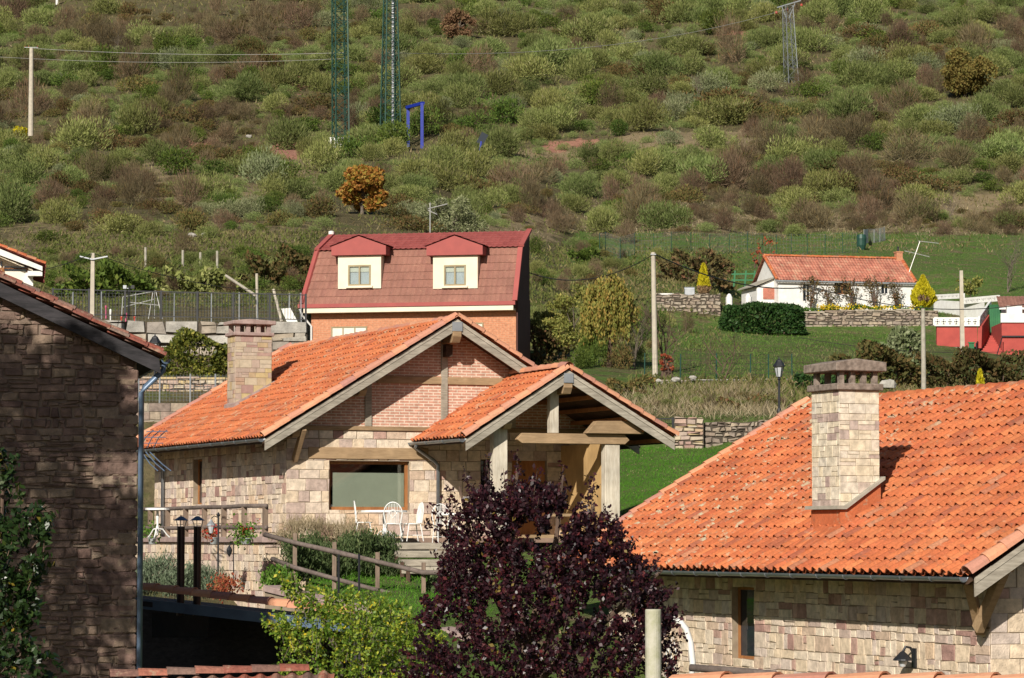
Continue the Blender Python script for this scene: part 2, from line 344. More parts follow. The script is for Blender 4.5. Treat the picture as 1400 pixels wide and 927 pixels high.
M['loose'] = mat_leaf('yellow_green_loose_leaf', [(0,(.12,.15,.035)),(.6,(.26,.27,.07)),(1,(.42,.37,.11))], .35, .6, 0, .15)
M['yellow_con'] = mat_leaf('yellow_conifer', [(0,(.30,.27,.01)),(.6,(.55,.48,.02)),(1,(.66,.56,.04))], .25, .6, 0, .1)
M['brown_con'] = mat_leaf('browned_conifer', [(0,(.20,.13,.07)),(1,(.30,.20,.11))], .15, .8, 0, .1)
M['hedge'] = mat_leaf('dark_hedge_leaf', [(0,(.018,.05,.012)),(.6,(.035,.085,.02)),(1,(.07,.12,.03))], .2, .5, 0, .25)
M['pear'] = mat_leaf('yellowing_fruit_leaf', [(0,(.06,.13,.015)),(.4,(.18,.29,.035)),(.7,(.38,.44,.06)),(.92,(.60,.58,.06)),(1,(.75,.56,.03))], .45, .45, 0, .3)
M['plum'] = mat_leaf('purple_plum_leaf', [(0,(.014,.007,.010)),(.45,(.034,.011,.017)),(.8,(.075,.018,.024)),(.97,(.15,.025,.025)),(1,(.20,.14,.03))], .3, .38, 0, .42)
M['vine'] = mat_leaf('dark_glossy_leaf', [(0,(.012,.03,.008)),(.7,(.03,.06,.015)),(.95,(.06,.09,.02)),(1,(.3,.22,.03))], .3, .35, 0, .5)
M['bay'] = mat_leaf('yellow_green_bush_leaf', [(0,(.05,.07,.012)),(.5,(.13,.15,.025)),(1,(.30,.27,.05))], .25, .5, 0, .3)
M['lavender'] = mat_leaf('grey_green_lavender', [(0,(.08,.11,.06)),(.6,(.14,.18,.11)),(1,(.22,.26,.18))], .15, .7, 0, .1)
M['rosemary'] = mat_leaf('rosemary_leaf', [(0,(.035,.06,.02)),(.6,(.075,.11,.04)),(1,(.14,.17,.07))], .15, .6, 0, .15)
M['meadow_dry'] = M['drygrass']
M['geranium'] = mat_leaf('geranium_leaf', [(0,(.06,.14,.02)),(.7,(.14,.26,.04)),(1,(.22,.32,.06))], .3, .5, 0, .2)
M['red_flower'] = mat_leaf('red_petal', [(0,(.42,.01,.012)),(1,(.62,.03,.03))], .2, .6, 0, .1)
M['yellow_flower'] = mat_leaf('yellow_petal', [(0,(.62,.42,.01)),(1,(.7,.55,.05))], .2, .6, 0, .1)
M['red_bush'] = mat_leaf('red_autumn_leaf', [(0,(.28,.05,.03)),(.6,(.36,.10,.05)),(1,(.20,.17,.06))], .3, .6, 0, .1)
M['climber'] = mat_leaf('climber_leaf', [(0,(.07,.06,.03)),(.6,(.16,.13,.05)),(1,(.24,.12,.07))], .25, .7, 0, .1)

# ------------------------------------------------------------------ terrain
# each column: list of (Y, photo row) or (Y, ('z', height))
def Z(v): return ('z', v)
HILL_L = [(215,300),(400,190),(720,-12),(980,-60)]
cols = [
 (-500,[(0,Z(-9)),(45,Z(-8)),(62,Z(-6)),(76,Z(-1.8)),(96,Z(-.6)),(103,Z(.8)),(110,Z(3.0)),(122,Z(5.2)),(126.5,517),(127.5,443),(146,Z(8.9)),(158,Z(10.4)),(185,345)]+HILL_L),
 (100,[(0,Z(-9)),(45,Z(-8)),(62,Z(-6)),(68,Z(-2.6)),(81,Z(-2.3)),(96,Z(-.6)),(103,Z(.8)),(105,600),(106,552),(114,550),(115,518),(126.5,516),(127.5,441),(146,Z(8.9)),(158,Z(10.4)),(185,345)]+HILL_L),
 (409,[(0,Z(-9)),(45,Z(-8)),(62,Z(-4)),(68,Z(-2.6)),(80,Z(-2.3)),(84,Z(-.35)),(98,Z(-.2)),(103,Z(.8)),(105,600),(106,552),(114,550),(115,518),(126.5,516),(127.5,441),(146,Z(8.9)),(158,Z(10.4)),(185,345)]+HILL_L),
 (424,[(0,Z(-9)),(45,Z(-8)),(62,Z(-4)),(68,Z(-1.8)),(76,Z(-1.2)),(81,Z(-.35)),(98,Z(-.2)),(112,Z(3)),(126,Z(4.6)),(150,Z(6)),(165,Z(9.5)),(190,345)]+HILL_L),
 (560,[(0,Z(-9)),(45,Z(-8)),(58,Z(-4)),(66,Z(-1.75)),(76,Z(-1.15)),(80,Z(-.45)),(98,Z(-.2)),(112,Z(3)),(126,Z(5)),(150,Z(7)),(162,Z(11)),(190,345)]+HILL_L),
 (700,[(0,Z(-9)),(45,Z(-8)),(58,Z(-4)),(68,Z(-1.9)),(76,Z(-1.2)),(80,Z(-.4)),(98,Z(-.1)),(112,Z(2.5)),(130,Z(5)),(150,Z(7.5)),(165,Z(10.5)),(190,385),(235,335),(330,262),(400,200),(720,-12),(980,-60)]),
 (800,[(0,Z(-9)),(45,Z(-8)),(58,Z(-4)),(70,Z(-2)),(80,Z(-.2)),(92,Z(.5)),(110,Z(2.4)),(117,Z(3.2)),(118,573),(130,540),(137,512),(175,460),(205,395),(250,345),(330,290),(400,205),(720,-12),(980,-60)]),
 (900,[(0,Z(-9)),(45,Z(-8)),(60,Z(-5)),(74,Z(-1.2)),(84,699),(100,655),(116.5,612),(117.5,572),(128,536),(134.5,530),(135.5,521),(175,462),(196,440),(197.5,404),(215,402),(245,350),(300,322),(330,296),(400,203),(720,-12),(980,-60)]),
 (1080,[(0,Z(-9)),(45,Z(-8)),(60,Z(-5)),(74,Z(-1.2)),(84,699),(100,655),(116.5,612),(117.5,572),(128,536),(134.5,530),(135.5,521),(175,466),(196,454),(197.5,429),(212,424),(232,412),(250,375),(320,322),(345,300),(410,203),(720,-12),(980,-60)]),
 (1270,[(0,Z(-9)),(45,Z(-8)),(60,Z(-5)),(84,Z(-.5)),(117,Z(3.0)),(130,558),(150,520),(175,480),(196,456),(197.5,428),(212,424),(232,412),(250,378),(320,322),(345,300),(410,203),(720,-12),(980,-60)]),
 (1400,[(0,Z(-9)),(45,Z(-8)),(60,Z(-5)),(84,Z(-.5)),(117,Z(3.0)),(130,556),(150,522),(172,492),(190,478),(205,430),(215,415),(250,385),(320,325),(345,302),(410,203),(720,-12),(980,-60)]),
 (1900,[(0,Z(-9)),(45,Z(-8)),(60,Z(-5)),(84,Z(-.5)),(117,Z(3.0)),(130,556),(150,522),(172,492),(190,478),(205,430),(215,415),(250,385),(320,325),(345,302),(410,203),(720,-12),(980,-60)]),
]
CPX = [c[0] for c in cols]
CYZ = [(np.array([p[0] for p in c[1]], float), np.array([p[1][1] if isinstance(p[1], tuple) else zat(p[1], p[0]) for p in c[1]], float)) for c in cols]
def hash2(i, j):
    v = math.sin(i*127.1 + j*311.7) * 43758.5453; return v - math.floor(v)
def vnoise(x, y):
    i, j = math.floor(x), math.floor(y); u, v = x - i, y - j; u = u*u*(3-2*u); v = v*v*(3-2*v)
    return (hash2(i,j)*(1-u)+hash2(i+1,j)*u)*(1-v) + (hash2(i,j+1)*(1-u)+hash2(i+1,j+1)*u)*v
def height(X, Y):
    Yc = max(Y, 12.0); px = 700 + F*X/Yc
    px = min(max(px, CPX[0]), CPX[-1])
    k = 0
    while k < len(CPX)-2 and px > CPX[k+1]: k += 1
    t = (px - CPX[k]) / (CPX[k+1] - CPX[k]); t = t*t*(3-2*t)
    za = float(np.interp(Y, *CYZ[k])); zb = float(np.interp(Y, *CYZ[k+1]))
    z = za*(1-t) + zb*t
    if Y > 150:
        a = min(1, (Y-150)/120); z += a*((vnoise(X/9, Y/14)-.5)*1.6 + (vnoise(X/27+9, Y/40)-.5)*4.0*a)
    return z
def hit(px, py, y0=60.0, y1=900.0):
    return vhit(px, py, y0)
def _old_hit(px, py, y0=60.0, y1=900.0):
    d = ray(px, py); d = d / d.y; Y = y0; step = 0.5
    while Y < y1:
        if height(d.x*Y, Y) >= d.z*Y:
            return Vector((d.x*Y, Y, height(d.x*Y, Y)))
        Y += step if Y < 260 else 1.2
    return None
GPX = np.concatenate([np.arange(-500, -60, 40.), np.arange(-60, 1461, 4.), np.arange(1480, 1901, 40.)])
GY = np.concatenate([np.arange(12, 60, 2.), np.arange(60, 260, .5), np.arange(260, 985, 2.)])
GZ = np.array([[height((px-700)/F*Y, Y) for px in GPX] for Y in GY])
_slow_height = height
def vheight(X, Y):
    X = np.asarray(X, float); Y = np.asarray(Y, float); px = np.clip(700+F*X/np.maximum(Y, 12), GPX[0], GPX[-1]); Yc = np.clip(Y, GY[0], GY[-1])
    i = np.clip(np.searchsorted(GY, Yc)-1, 0, len(GY)-2); j = np.clip(np.searchsorted(GPX, px)-1, 0, len(GPX)-2)
    a = (Yc-GY[i])/(GY[i+1]-GY[i]); b_ = (px-GPX[j])/(GPX[j+1]-GPX[j])
    return (GZ[i,j]*(1-b_)+GZ[i,j+1]*b_)*(1-a) + (GZ[i+1,j]*(1-b_)+GZ[i+1,j+1]*b_)*a
def height(X, Y): return float(vheight(X, Y))
_TAN = GZ/GY[:,None]
def vhit(px, py, y0=60.0):
    """first terrain point seen through photo pixel (py) in column px, at or beyond y0"""
    j = int(np.clip(round(np.interp(px, GPX, np.arange(len(GPX)))), 0, len(GPX)-1)); d = ray(px, py); k0 = int(np.searchsorted(GY, y0))
    tn = _TAN[k0:, j]; m_ = np.nonzero(tn >= d.z/d.y)[0]
    if len(m_) == 0: return None
    k = m_[0]
    if k == 0: Y = GY[k0]
    else:
        t0, t1 = tn[k-1], tn[k]; Y = GY[k0+k-1] + (GY[k0+k]-GY[k0+k-1])*(d.z/d.y-t0)/max(1e-9, t1-t0)
    X = d.x/d.y*Y; return Vector((X, Y, height(X, Y)))
def shade_zone(px, py):
    """(green meadow, bare soil, dry straw) as seen at photo pixel"""
    g = s = d = 0.0
    if py > 590 and 380 < px < 1000: g = 1.0
    elif 470 < py <= 590 and px > 700: g = .55
    elif px > 880 and 440 < py <= 475: g = .8
    elif px > 1240 and 330 < py < 475: g = .75
    elif px > 780 and 318 < py <= 410: g = .8 - .3*smoothstep(340, 380, py)*(px < 1000)
    elif px > 720 and 345 < py <= 480: g = .4
    if px < 80 and 235 < py < 268: g = .8
    if 330 < px < 480 and 345 < py < 440: g = .35
    if px < 420 and 345 < py < 420: g = .45
    if px > 700 and 288 < py < 318: d = .5
    if 840 < px < 1060 and 175 < py < 205: d = .8
    if 700 < px < 830 and 200 < py < 222: d = .9
    if 0 < px < 420 and 300 < py < 345: d = .45
    if 180 < px < 440 and 205 < py < 275: d = .6
    if 620 < px < 760 and 285 < py < 330: d = .6
    if 1280 < px < 1400 and 262 < py < 292: d = .8
    for (cx, cy, rx, ry) in ((388,205,34,13),(262,193,28,8),(403,104,32,13),(410,114,17,11),(1005,40,30,6),(800,196,60,7)):
        q = ((px-cx)/rx)**2 + ((py-cy)/ry)**2
        if q < 1: s = max(s, min(1, (1-q)*3))
    return g, s, d
xs = np.concatenate([np.linspace(-900, -60, 22), np.arange(-40, 1441, 7), np.linspace(1470, 2300, 22)])
ys = np.concatenate([np.linspace(12, 72, 16), np.arange(74, 150, .9), np.arange(150, 260, 1.6), np.arange(260, 720, 4.2), np.linspace(725, 980, 12)])
V = []; G = []; S_ = []; DR = []
for Y in ys:
    for px in xs:
        X = (px-700)/F*Y
        if Y < 60: X = (px-700)/F*60
        z = _slow_height(X, Y); V.append((X, Y, z))
        rr = F*z/Y; py = 735.5 - rr
        g, s, d = shade_zone(px + (vnoise(X/4, Y/6)-.5)*26, py + (vnoise(X/3+40, Y/5)-.5)*9)
        G.append(g); S_.append(s); DR.append(d)
nx = len(xs); Q = []
for j in range(len(ys)-1):
    for i in range(nx-1): a = j*nx+i; Q.append((a, a+1, a+nx+1, a+nx))
me = bpy.data.meshes.new('ground'); me.from_pydata(V, [], Q)
for nm, arr in (('meadow', G), ('bare', S_), ('straw', DR)):
    a_ = me.attributes.new(nm, 'FLOAT', 'POINT'); a_.data.foreach_set('value', arr)
me.polygons.foreach_set('use_smooth', [True]*len(Q))
m, n, l, b = new_mat('hillside_ground', 0.95, 0.1)
co = objco(n, l)
base = ramp(n, [(.3,(.05,.058,.02)),(.42,(.09,.078,.038)),(.52,(.135,.11,.06)),(.62,(.085,.10,.032)),(.72,(.19,.16,.085))])
l.new(noise(n, l, .45, 9, co, .72), base.inputs[0])
grass = ramp(n, [(.3,(.07,.12,.025)),(.48,(.095,.16,.035)),(.58,(.13,.135,.055)),(.68,(.20,.145,.095))])
l.new(noise(n, l, .6, 9, co, .72), grass.inputs[0])
straw = ramp(n, [(.3,(.17,.13,.07)),(.55,(.28,.22,.13)),(.75,(.20,.13,.08))]); l.new(noise(n, l, 1.1, 8, co, .7), straw.inputs[0])
soil = ramp(n, [(.3,(.28,.13,.09)),(.7,(.40,.21,.15))]); l.new(noise(n, l, 1.2, 6, co), soil.inputs[0])
nzm = noise(n, l, .9, 6, co, .7)
def mask(nm):
    a_ = attr(n, nm); q = n.new('ShaderNodeMath'); q.operation = 'ADD'; l.new(a_, q.inputs[0])
    q2 = mapr(n, l, nzm, .3, .7, -.35, .35); l.new(q2, q.inputs[1]); return mapr(n, l, q.outputs[0], .35, .65)
c = mixc(n, l, base.outputs[0], grass.outputs[0], mask('meadow'))
c = mixc(n, l, c, straw.outputs[0], mask('straw')); c = mixc(n, l, c, soil.outputs[0], mask('bare'))
c = mixc(n, l, c, mapr(n, l, noise(n, l, 5, 5, co), .3, .7, .7, 1.25), 1.0, 'MULTIPLY')
l.new(c, b.inputs['Base Color']); bump(n, l, b, noise(n, l, 2.5, 8, co, .7), 1.0, .25)
me.materials.append(m); me.update()
gobj = bpy.data.objects.new('ground', me); COL.objects.link(gobj); tag(gobj, kind='structure')

# ------------------------------------------------------------------ building kit (local frame: x along the gable, y away along the ridge, z up)
class Frame:
    """a thing's own frame; loc() turns a photo pixel on a local plane into local coordinates"""
    def __init__(s, origin, rz): s.o = Vector(origin); s.rz = rz; s.R = Matrix.Rotation(-rz, 3, 'Z')
    def loc(s, px, py, axis, val):
        d = s.R @ ray(px, py); o = s.R @ (-s.o); i = 'xyz'.index(axis)
        t = (val - o[i]) / d[i]; return o + d*t
def rect_sub(r, h):
    (a, b, c, d), (e, f, g, k) = r, h
    if e >= b or f <= a or g >= d or k <= c: return [r]
    out = []
    if e > a: out.append((a, e, c, d))
    if f < b: out.append((f, b, c, d))
    x0, x1 = max(a, e), min(b, f)
    if g > c: out.append((x0, x1, c, g))
    if k < d: out.append((x0, x1, k, d))
    return out
def masonry(mb, O, u, n_, U, V_, rows=(.18,.30), wid=(.25,.6), holes=(), top=None, gap=.005, proud=.012, jit=.011, big=.06, ch=.010, seed=0, z0=0):
    """coursed stones on plane O + u*a + z*b, facing n_"""
    rs = random.Random(seed); O = Vector(O); u = Vector(u); n_ = Vector(n_); z = Vector((0,0,1))
    b = z0; rects = []
    while b < V_ - 0.03:
        h = rs.uniform(*rows)
        if V_ - (b+h) < rows[0]*.6: h = V_ - b
        a = -rs.uniform(0, wid[0]*.5); a = 0
        while a < U - .02:
            w = rs.uniform(*wid)
            if rs.random() < .25: w *= .6
            if U - (a+w) < wid[0]*.5: w = U - a
            if rs.random() < big and h > rows[0]*1.15:
                hh = h*rs.uniform(.42,.58); rects.append((a, a+w, b, b+hh)); rects.append((a, a+w, b+hh, b+h))
            else: rects.append((a, a+w, b, b+h))
            a += w
        b += h
    fin = []
    for r in rects:
        cur = [r]
        for hl in holes:
            cur = [q for c_ in cur for q in rect_sub(c_, hl)]
        fin += [(q, r) for q in cur]
    tints = {}
    for q, src in fin:
        a0, a1, b0, b1 = q
        if a1-a0 < .03 or b1-b0 < .025: continue
        t = tints.setdefault((src, ), rs.random()); pr = proud*rs.uniform(.6, 1.3)
        g = gap*rs.uniform(.6, 1.3)
        co_ = [(a0+g, b0+g), (a1-g, b0+g), (a1-g, b1-g), (a0+g, b1-g)]
        j = lambda: rs.uniform(-jit, jit)
        co_ = [(a+j(), b_+j()) for a, b_ in co_]
        ca = sum(c_[0] for c_ in co_)/4; cb = sum(c_[1] for c_ in co_)/4
        if top is not None:
            if b0 > top(ca) - .03: continue
            co_ = [(a, min(b_, top(a)-.005)) for a, b_ in co_]
        c_in = []
        for a, b_ in co_:
            da = ca-a; db = cb-b_; L = math.hypot(da, db) or 1
            k = min(ch*1.4, L*.3); c_in.append((a+da/L*k, b_+db/L*k))
        vs = [O + u*a + z*b_ for a, b_ in co_] + [O + u*a + z*b_ + n_*pr*rs.uniform(.85,1.15) for a, b_ in c_in]
        mb.add(vs, [(4,5,6,7),(0,1,5,4),(1,2,6,5),(2,3,7,6),(3,0,4,7)], t)
    return mb
def panel(mb, O, u, n_, U, V_, holes=(), top=None, thick=.3, step=None):
    """wall slab with real openings"""
    O = Vector(O); u = Vector(u); n_ = Vector(n_); z = Vector((0,0,1))
    cells = [(0, U, 0, V_)]
    if top is not None:
        k = max(2, int(U/(step or .25))); cells = [(U*i/k, U*(i+1)/k, 0, V_) for i in range(k)]
    for hl in holes: cells = [q for c_ in cells for q in rect_sub(c_, hl)]
    for a0, a1, b0, b1 in cells:
        t0 = min(b1, top(a0)) if top else b1; t1 = min(b1, top(a1)) if top else b1
        if max(t0, t1) <= b0 + .005: continue
        t0 = max(t0, b0); t1 = max(t1, b0)
        vs = [O+u*a0+z*b0, O+u*a1+z*b0, O+u*a1+z*t1, O+u*a0+z*t0]; vs += [v - n_*thick for v in vs]
        mb.add(vs, [(0,1,2,3),(7,6,5,4),(0,4,5,1),(1,5,6,2),(2,6,7,3),(3,7,4,0)], .5)
    return mb
def tiles(mb, O, e, up, L, S, w=.235, ex=.36, seed=0, amp=.055, lift=.042, n=8, over=.07, thick=.016, lim=None):
    """S-profile clay tiles laid from O along eave e, courses climbing along up"""
    rs = random.Random(seed); O = Vector(O); e = Vector(e).normalized(); up = Vector(up).normalized()
    nn = e.cross(up)
    if nn.z < 0: nn = -nn
    prof = []
    for k in range(n+1):
        q = k/n
        h = amp*math.sin(math.pi*q/.62) if q < .62 else -amp*.35*math.sin(math.pi*(q-.62)/.38)
        prof.append((q, h))
    nc = max(1, int(round(L/w))); w = L/nc; nr = max(1, int(round(S/ex))); ex = S/nr
    for j in range(nr):
        wave = rs.uniform(-.006, .006)
        for i in range(nc):
            if lim and (i+.4)*w > lim(j*ex): continue
            t = rs.random(); dj = rs.gauss(0, .011) + wave; dn = rs.gauss(0, .004); rot = rs.gauss(0, .006)
            lo = j*ex + dj; hi = (j+1)*ex + over
            if j == nr-1: hi = S
            vs = []
            for (b_, lf) in ((lo, lift + dn), (hi, 0.0)):
                for q, h in prof: vs.append(O + e*(i*w + q*w + rot*(1 if lf else 0)) + up*b_ + nn*(h + lf))
            for q, h in prof: vs.append(O + e*(i*w + q*w + rot) + up*(lo+.004) + nn*(h + lift + dn - thick))
            m_ = n+1
            fs = [(k, k+1, m_+k+1, m_+k) for k in range(n)] + [(2*m_+k, 2*m_+k+1, k+1, k) for k in range(n)]
            mb.add(vs, fs, t)
    return mb
def cap_tiles(mb, A, B, r=.12, ln=.42, seed=0, out=None, n=7, thick=.02, flat=1.0):
    """overlapping half-round tiles from A (low) to B (high)"""
    rs = random.Random(seed); A = Vector(A); B = Vector(B); d = (B-A); L = d.length; d.normalize()
    up = Vector((0,0,1)); side = d.cross(up).normalized(); nn = side.cross(d).normalized()
    if nn.z < 0: nn = -nn
    k = max(1, int(round(L/ln))); ln = L/k
    for i in range(k):
        t = rs.random(); p0 = A + d*(i*ln) + nn*rs.uniform(.006,.02); p1 = A + d*(min((i+1)*ln + .05, L+.02))
        vs = []; side_j = side*rs.uniform(-.008,.008)
        for p, rr in ((p0, r*1.08), (p1, r*.93), (p0 + d*.004, r*1.08 - thick)):
            for q in range(n+1):
                a = math.pi*q/n
                vs.append(p + side_j + side*(math.cos(a)*rr) + nn*(math.sin(a)*rr*flat + .0))
        m_ = n+1
        mb.add(vs, [(q, q+1, m_+q+1, m_+q) for q in range(n)] + [(2*m_+q, 2*m_+q+1, q+1, q) for q in range(n)], t)
    return mb
def gutter(mb, A, B, r=.075, n=8):
    A = Vector(A); B = Vector(B); d = (B-A).normalized(); side = d.cross(Vector((0,0,1))).normalized()
    vs = []
    for p in (A, B):
        for rr in (r, r-.008):
            for q in range(n+1):
                a = math.pi + math.pi*q/n; vs.append(p + side*(math.cos(a)*rr) + Vector((0,0,math.sin(a)*rr)))
    m_ = n+1; fs = []
    for q in range(n):
        fs += [(q, q+1, 2*m_+q+1, 2*m_+q), (m_+q, 3*m_+q, 3*m_+q+1, m_+q+1), (q, m_+q, m_+q+1, q+1), (2*m_+q, 2*m_+q+1, 3*m_+q+1, 3*m_+q)]
    fs += [(0, 2*m_, 3*m_, m_), (m_-1, 2*m_-1, 4*m_-1, 3*m_-1)]
    mb.add(vs, fs, .5); L = (B-A).length; k = int(L/1.0)
    for i in range(k+1):
        p = A + d*(L*i/max(1, k)); pts = [p + side*(math.cos(math.pi + math.pi*q/8)*(r+.008)) + Vector((0,0,math.sin(math.pi+math.pi*q/8)*(r+.008))) for q in range(9)]
        mb.tube(pts, .009, 4, .5)
    return mb

def chimney(par, H, x0, x1, y0, y1, zlo, ztop, pitch, eave_z, eave_x, mat, seed, cap_over=.08, wp=.35, base_mat=None, skirt=True, base_up=-.25):
    """masonry stack on a left-hand roof slope, stone faces, two slabs with open gap"""
    body = MB(); body.box(x0+.02, x1-.02, y0+.02, y1-.02, zlo-.3, ztop, .5)
    ch_ = body.build('chimney', M['mortar'], par)
    st = MB(); zf = lambda x: eave_z + pitch*(x-eave_x)
    masonry(st, (x0, y0+.02, zf(x0)+base_up), (1,0,0), (0,-1,0), x1-x0, ztop-zf(x0)-base_up, (.12,.25), (.16,.46), seed=seed, gap=.004, proud=.009, jit=.004, big=.3, ch=.005)
    masonry(st, (x0+.02, y1, zf(x0)+base_up), (0,-1,0), (-1,0,0), y1-y0, ztop-zf(x0)-base_up, (.12,.25), (.16,.46), seed=seed+1, gap=.004, proud=.009, jit=.004, big=.3, ch=.005)
    masonry(st, (x1-.02, y0, zf(x1)-.25), (0,1,0), (1,0,0), y1-y0, ztop-zf(x1)+.25, (.12,.25), (.16,.46), seed=seed+2, gap=.004, proud=.009, jit=.004, big=.3, ch=.005)
    masonry(st, (x1, y1-.02, zf(x0)), (-1,0,0), (0,1,0), x1-x0, ztop-zf(x0), (.12,.25), (.16,.46), seed=seed+3, gap=.004, proud=.009, jit=.004, ch=.006)
    st.build('stone_facing', mat, ch_)
    return ch_

def window_in(par, x0, x1, z0, z1, y, frame, name='window', axis='x', fw=.06, mull=(), glass='glass', back=None, glz=0):
    """frame, pane(s) in an opening on plane y (axis x) or x=y (axis 'y')"""
    def P(a, d, z): return (a, d, z) if axis == 'x' else (d, a, z)
    def bx(mb, a0, a1, d0, d1, z0_, z1_):
        if axis == 'x': mb.box(a0, a1, d0, d1, z0_, z1_, .5)
        else: mb.box(d0, d1, a0, a1, z0_, z1_, .5)
    f = MB(); d0, d1 = y, y+.06
    bx(f, x0, x0+fw, d0, d1, z0, z1); bx(f, x1-fw, x1, d0, d1, z0, z1)
    bx(f, x0+fw, x1-fw, d0, d1, z0, z0+fw); bx(f, x0+fw, x1-fw, d0, d1, z1-fw, z1)
    for q in mull: bx(f, x0+(x1-x0)*q-fw*.5, x0+(x1-x0)*q+fw*.5, d0+.005, d1-.005, z0+fw, z1-fw)
    w = f.build(name, frame, par)
    g = MB(); bx(g, x0+fw, x1-fw, d0+.03, d0+.036, z0+fw, z1-fw); g.build('pane', M[glass], w)
    return w

# ================================================================== CENTRAL STONE HOUSE
TH = math.atan(1780/F)                 # direction of the house ridge
C0 = at(360, 598, 80)
HF = Frame((C0.x, C0.y, 0), TH); house = empty('stone_house', (C0.x, C0.y, 0), TH)
tag(house, 'stone and brick house with orange tile roof, timber porch and pink stone chimney', 'house')
EZ = C0.z; pk = HF.loc(625, 434, 'y', 0); HW = pk.x; P1 = (pk.z - EZ)/HW
rb = HF.loc(398, 474, 'z', pk.z); HL = rb.y       # ridge far end
print('house', HW, P1, HL, EZ, pk.z)
yg = .85; xs_ = .9; XR = 2*HW
cs = math.sqrt(1+P1*P1); upL = Vector((1,0,P1))/cs; upR = Vector((-1,0,P1))/cs
t = MB(); tiles(t, (0, .1, EZ), (0,1,0), upL, HL-.1, HW*cs, seed=1, ex=.37)
tiles(t, (.06, .1, EZ-.03), (0,1,0), upL, HL-.1, .3, seed=2, ex=.3)
rf = t.build('roof', M['tile'], house)
t = MB(); tiles(t, (XR, .1, EZ), (0,1,0), upR, HL-.1, HW*cs, seed=3, ex=.37); t.build('roof', M['tile'], house)
t = MB(); cap_tiles(t, (0,.04,EZ+.02), (HW,.04,EZ+P1*HW+.03), .13, .40, 4); cap_tiles(t, (XR,.04,EZ+.02), (HW,.04,EZ+P1*HW+.03), .13, .40, 5)
t.build('rake_tile_row', M['rake_tile'], house)
t = MB(); cap_tiles(t, (0,HL,EZ+.02), (HW,HL,EZ+P1*HW+.03), .12, .40, 6); t.build('rake_tile_row', M['rake_tile'], house)
t = MB(); cap_tiles(t, (HW,HL,EZ+P1*HW-.05), (HW,-.08,EZ+P1*HW-.04), .115, .42, 7); t.build('ridge_tile_row', M['rake_tile'], house)
# roof deck (boards below tiles)
t = MB()
for s_, X0 in ((1, 0), (-1, XR)):
    a = Vector((X0, .06, EZ-.10)); b_ = Vector((HW, .06, EZ+P1*HW-.10))
    t.prism([a, b_, b_-Vector((0,0,.06)), a-Vector((0,0,.06))], (0, HL-.1, 0), .5)
t.build('roof_deck', M['dark_shade_wood'], house)
def barge(par, A, B, seed, mat='grey_wood_x', th=.33, two=True, side=0.0):
    """two stacked weathered boards under the rake, plane y"""
    A = Vector(A); B = Vector(B); mb = MB()
    def pr(z1, z0, y0, y1, tt):
        mb.prism([A+Vector((0,y0,z1)), B+Vector((0,y0,z1)), B+Vector((0,y0,z0)), A+Vector((0,y0,z0))], (0, y1-y0, 0), tt)
    pr(-.035, -.135, 0, .05, .8); pr(-.145, -th, .012, .055, .3)
    return mb.build('barge_board', M[mat], par)
barge(house, (.05,.0,EZ), (HW,.0,EZ+P1*HW), 1); barge(house, (XR-.05,.0,EZ), (HW,.0,EZ+P1*HW), 2)
t = MB(); t.box(HW-.14, HW+.14, -.03, .0, EZ+P1*HW-.36, EZ+P1*HW-.12, .9); t.build('ridge_plate', M['galv'], house)
# purlins with cut ends
def purlin(par, x, z, y0, y1, w=.2, h=.24, mat='tan_wood', nm='purlin'):
    mb = MB(); mb.prism([(x-w/2, y0+.12, z-h), (x-w/2, y0, z-h*.45), (x-w/2, y0, z), (x-w/2, y1, z), (x-w/2, y1, z-h)], (w,0,0), .5)
    return mb.build(nm, M[mat], par, bevel=.01)
zr = lambda x: EZ + P1*(x if x < HW else XR-x)
purlin(house, HW, zr(HW)-.36, -.02, 1.5, .24, .30)
for q in (0.5*HW, ): purlin(house, q+.1, zr(q)-.24, .12, 1.5)
for q in (.16*HW, XR-.16*HW, XR-.5*HW): purlin(house, q+.1, zr(q)-.24, .12, 1.5)
t = MB(); t.box(HW-.09, HW+.09, .55, .82, zr(HW)-1.0, zr(HW)-.68, .5); t.build('corbel', M['dark_shade_wood'], house)
# walls: gable plane y=yg, side plane x=xs_
zb = HF.loc(462, 585, 'y', yg).z; W0 = -1.2
wl_ = HF.loc(450, 697, 'y', yg); wr_ = HF.loc(560, 631, 'y', yg)
gx0, gx1 = xs_, XR-xs_
win = (wl_.x-gx0, wr_.x-gx0, wl_.z-W0, wr_.z-W0)
pw0 = HF.loc(657, 672, 'y', yg); pw1 = HF.loc(673, 628, 'y', yg); pwin = (pw0.x-gx0, pw1.x-gx0, pw0.z-W0, pw1.z-W0)
dr0 = HF.loc(700, 735, 'y', yg); dr1 = HF.loc(725, 625, 'y', yg); door = (dr0.x-gx0, dr0.x-gx0+1.0, 0-W0, 2.05-W0)
holes = [win, pwin, door]
topg = lambda a: zr(gx0+a) - .16 - W0
t = MB(); masonry(t, (gx0, yg, W0), (1,0,0), (0,-1,0), gx1-gx0, zb-.06-W0, (.20,.34), (.28,.62), holes=holes, top=topg, seed=21, big=.14)
t.build('stone_wall', M['stone'], house)
t = MB(); panel(t, (gx0, yg+.004, W0), (1,0,0), (0,-1,0), gx1-gx0, zb-W0, holes=holes, top=topg, thick=.35); t.build('wall_core', M['mortar'], house)
t = MB(); panel(t, (gx0, yg, zb), (1,0,0), (0,-1,0), gx1-gx0, 9, top=lambda a: zr(gx0+a)-.15-zb, thick=.3); t.build('brick_gable', M['brick'], house)
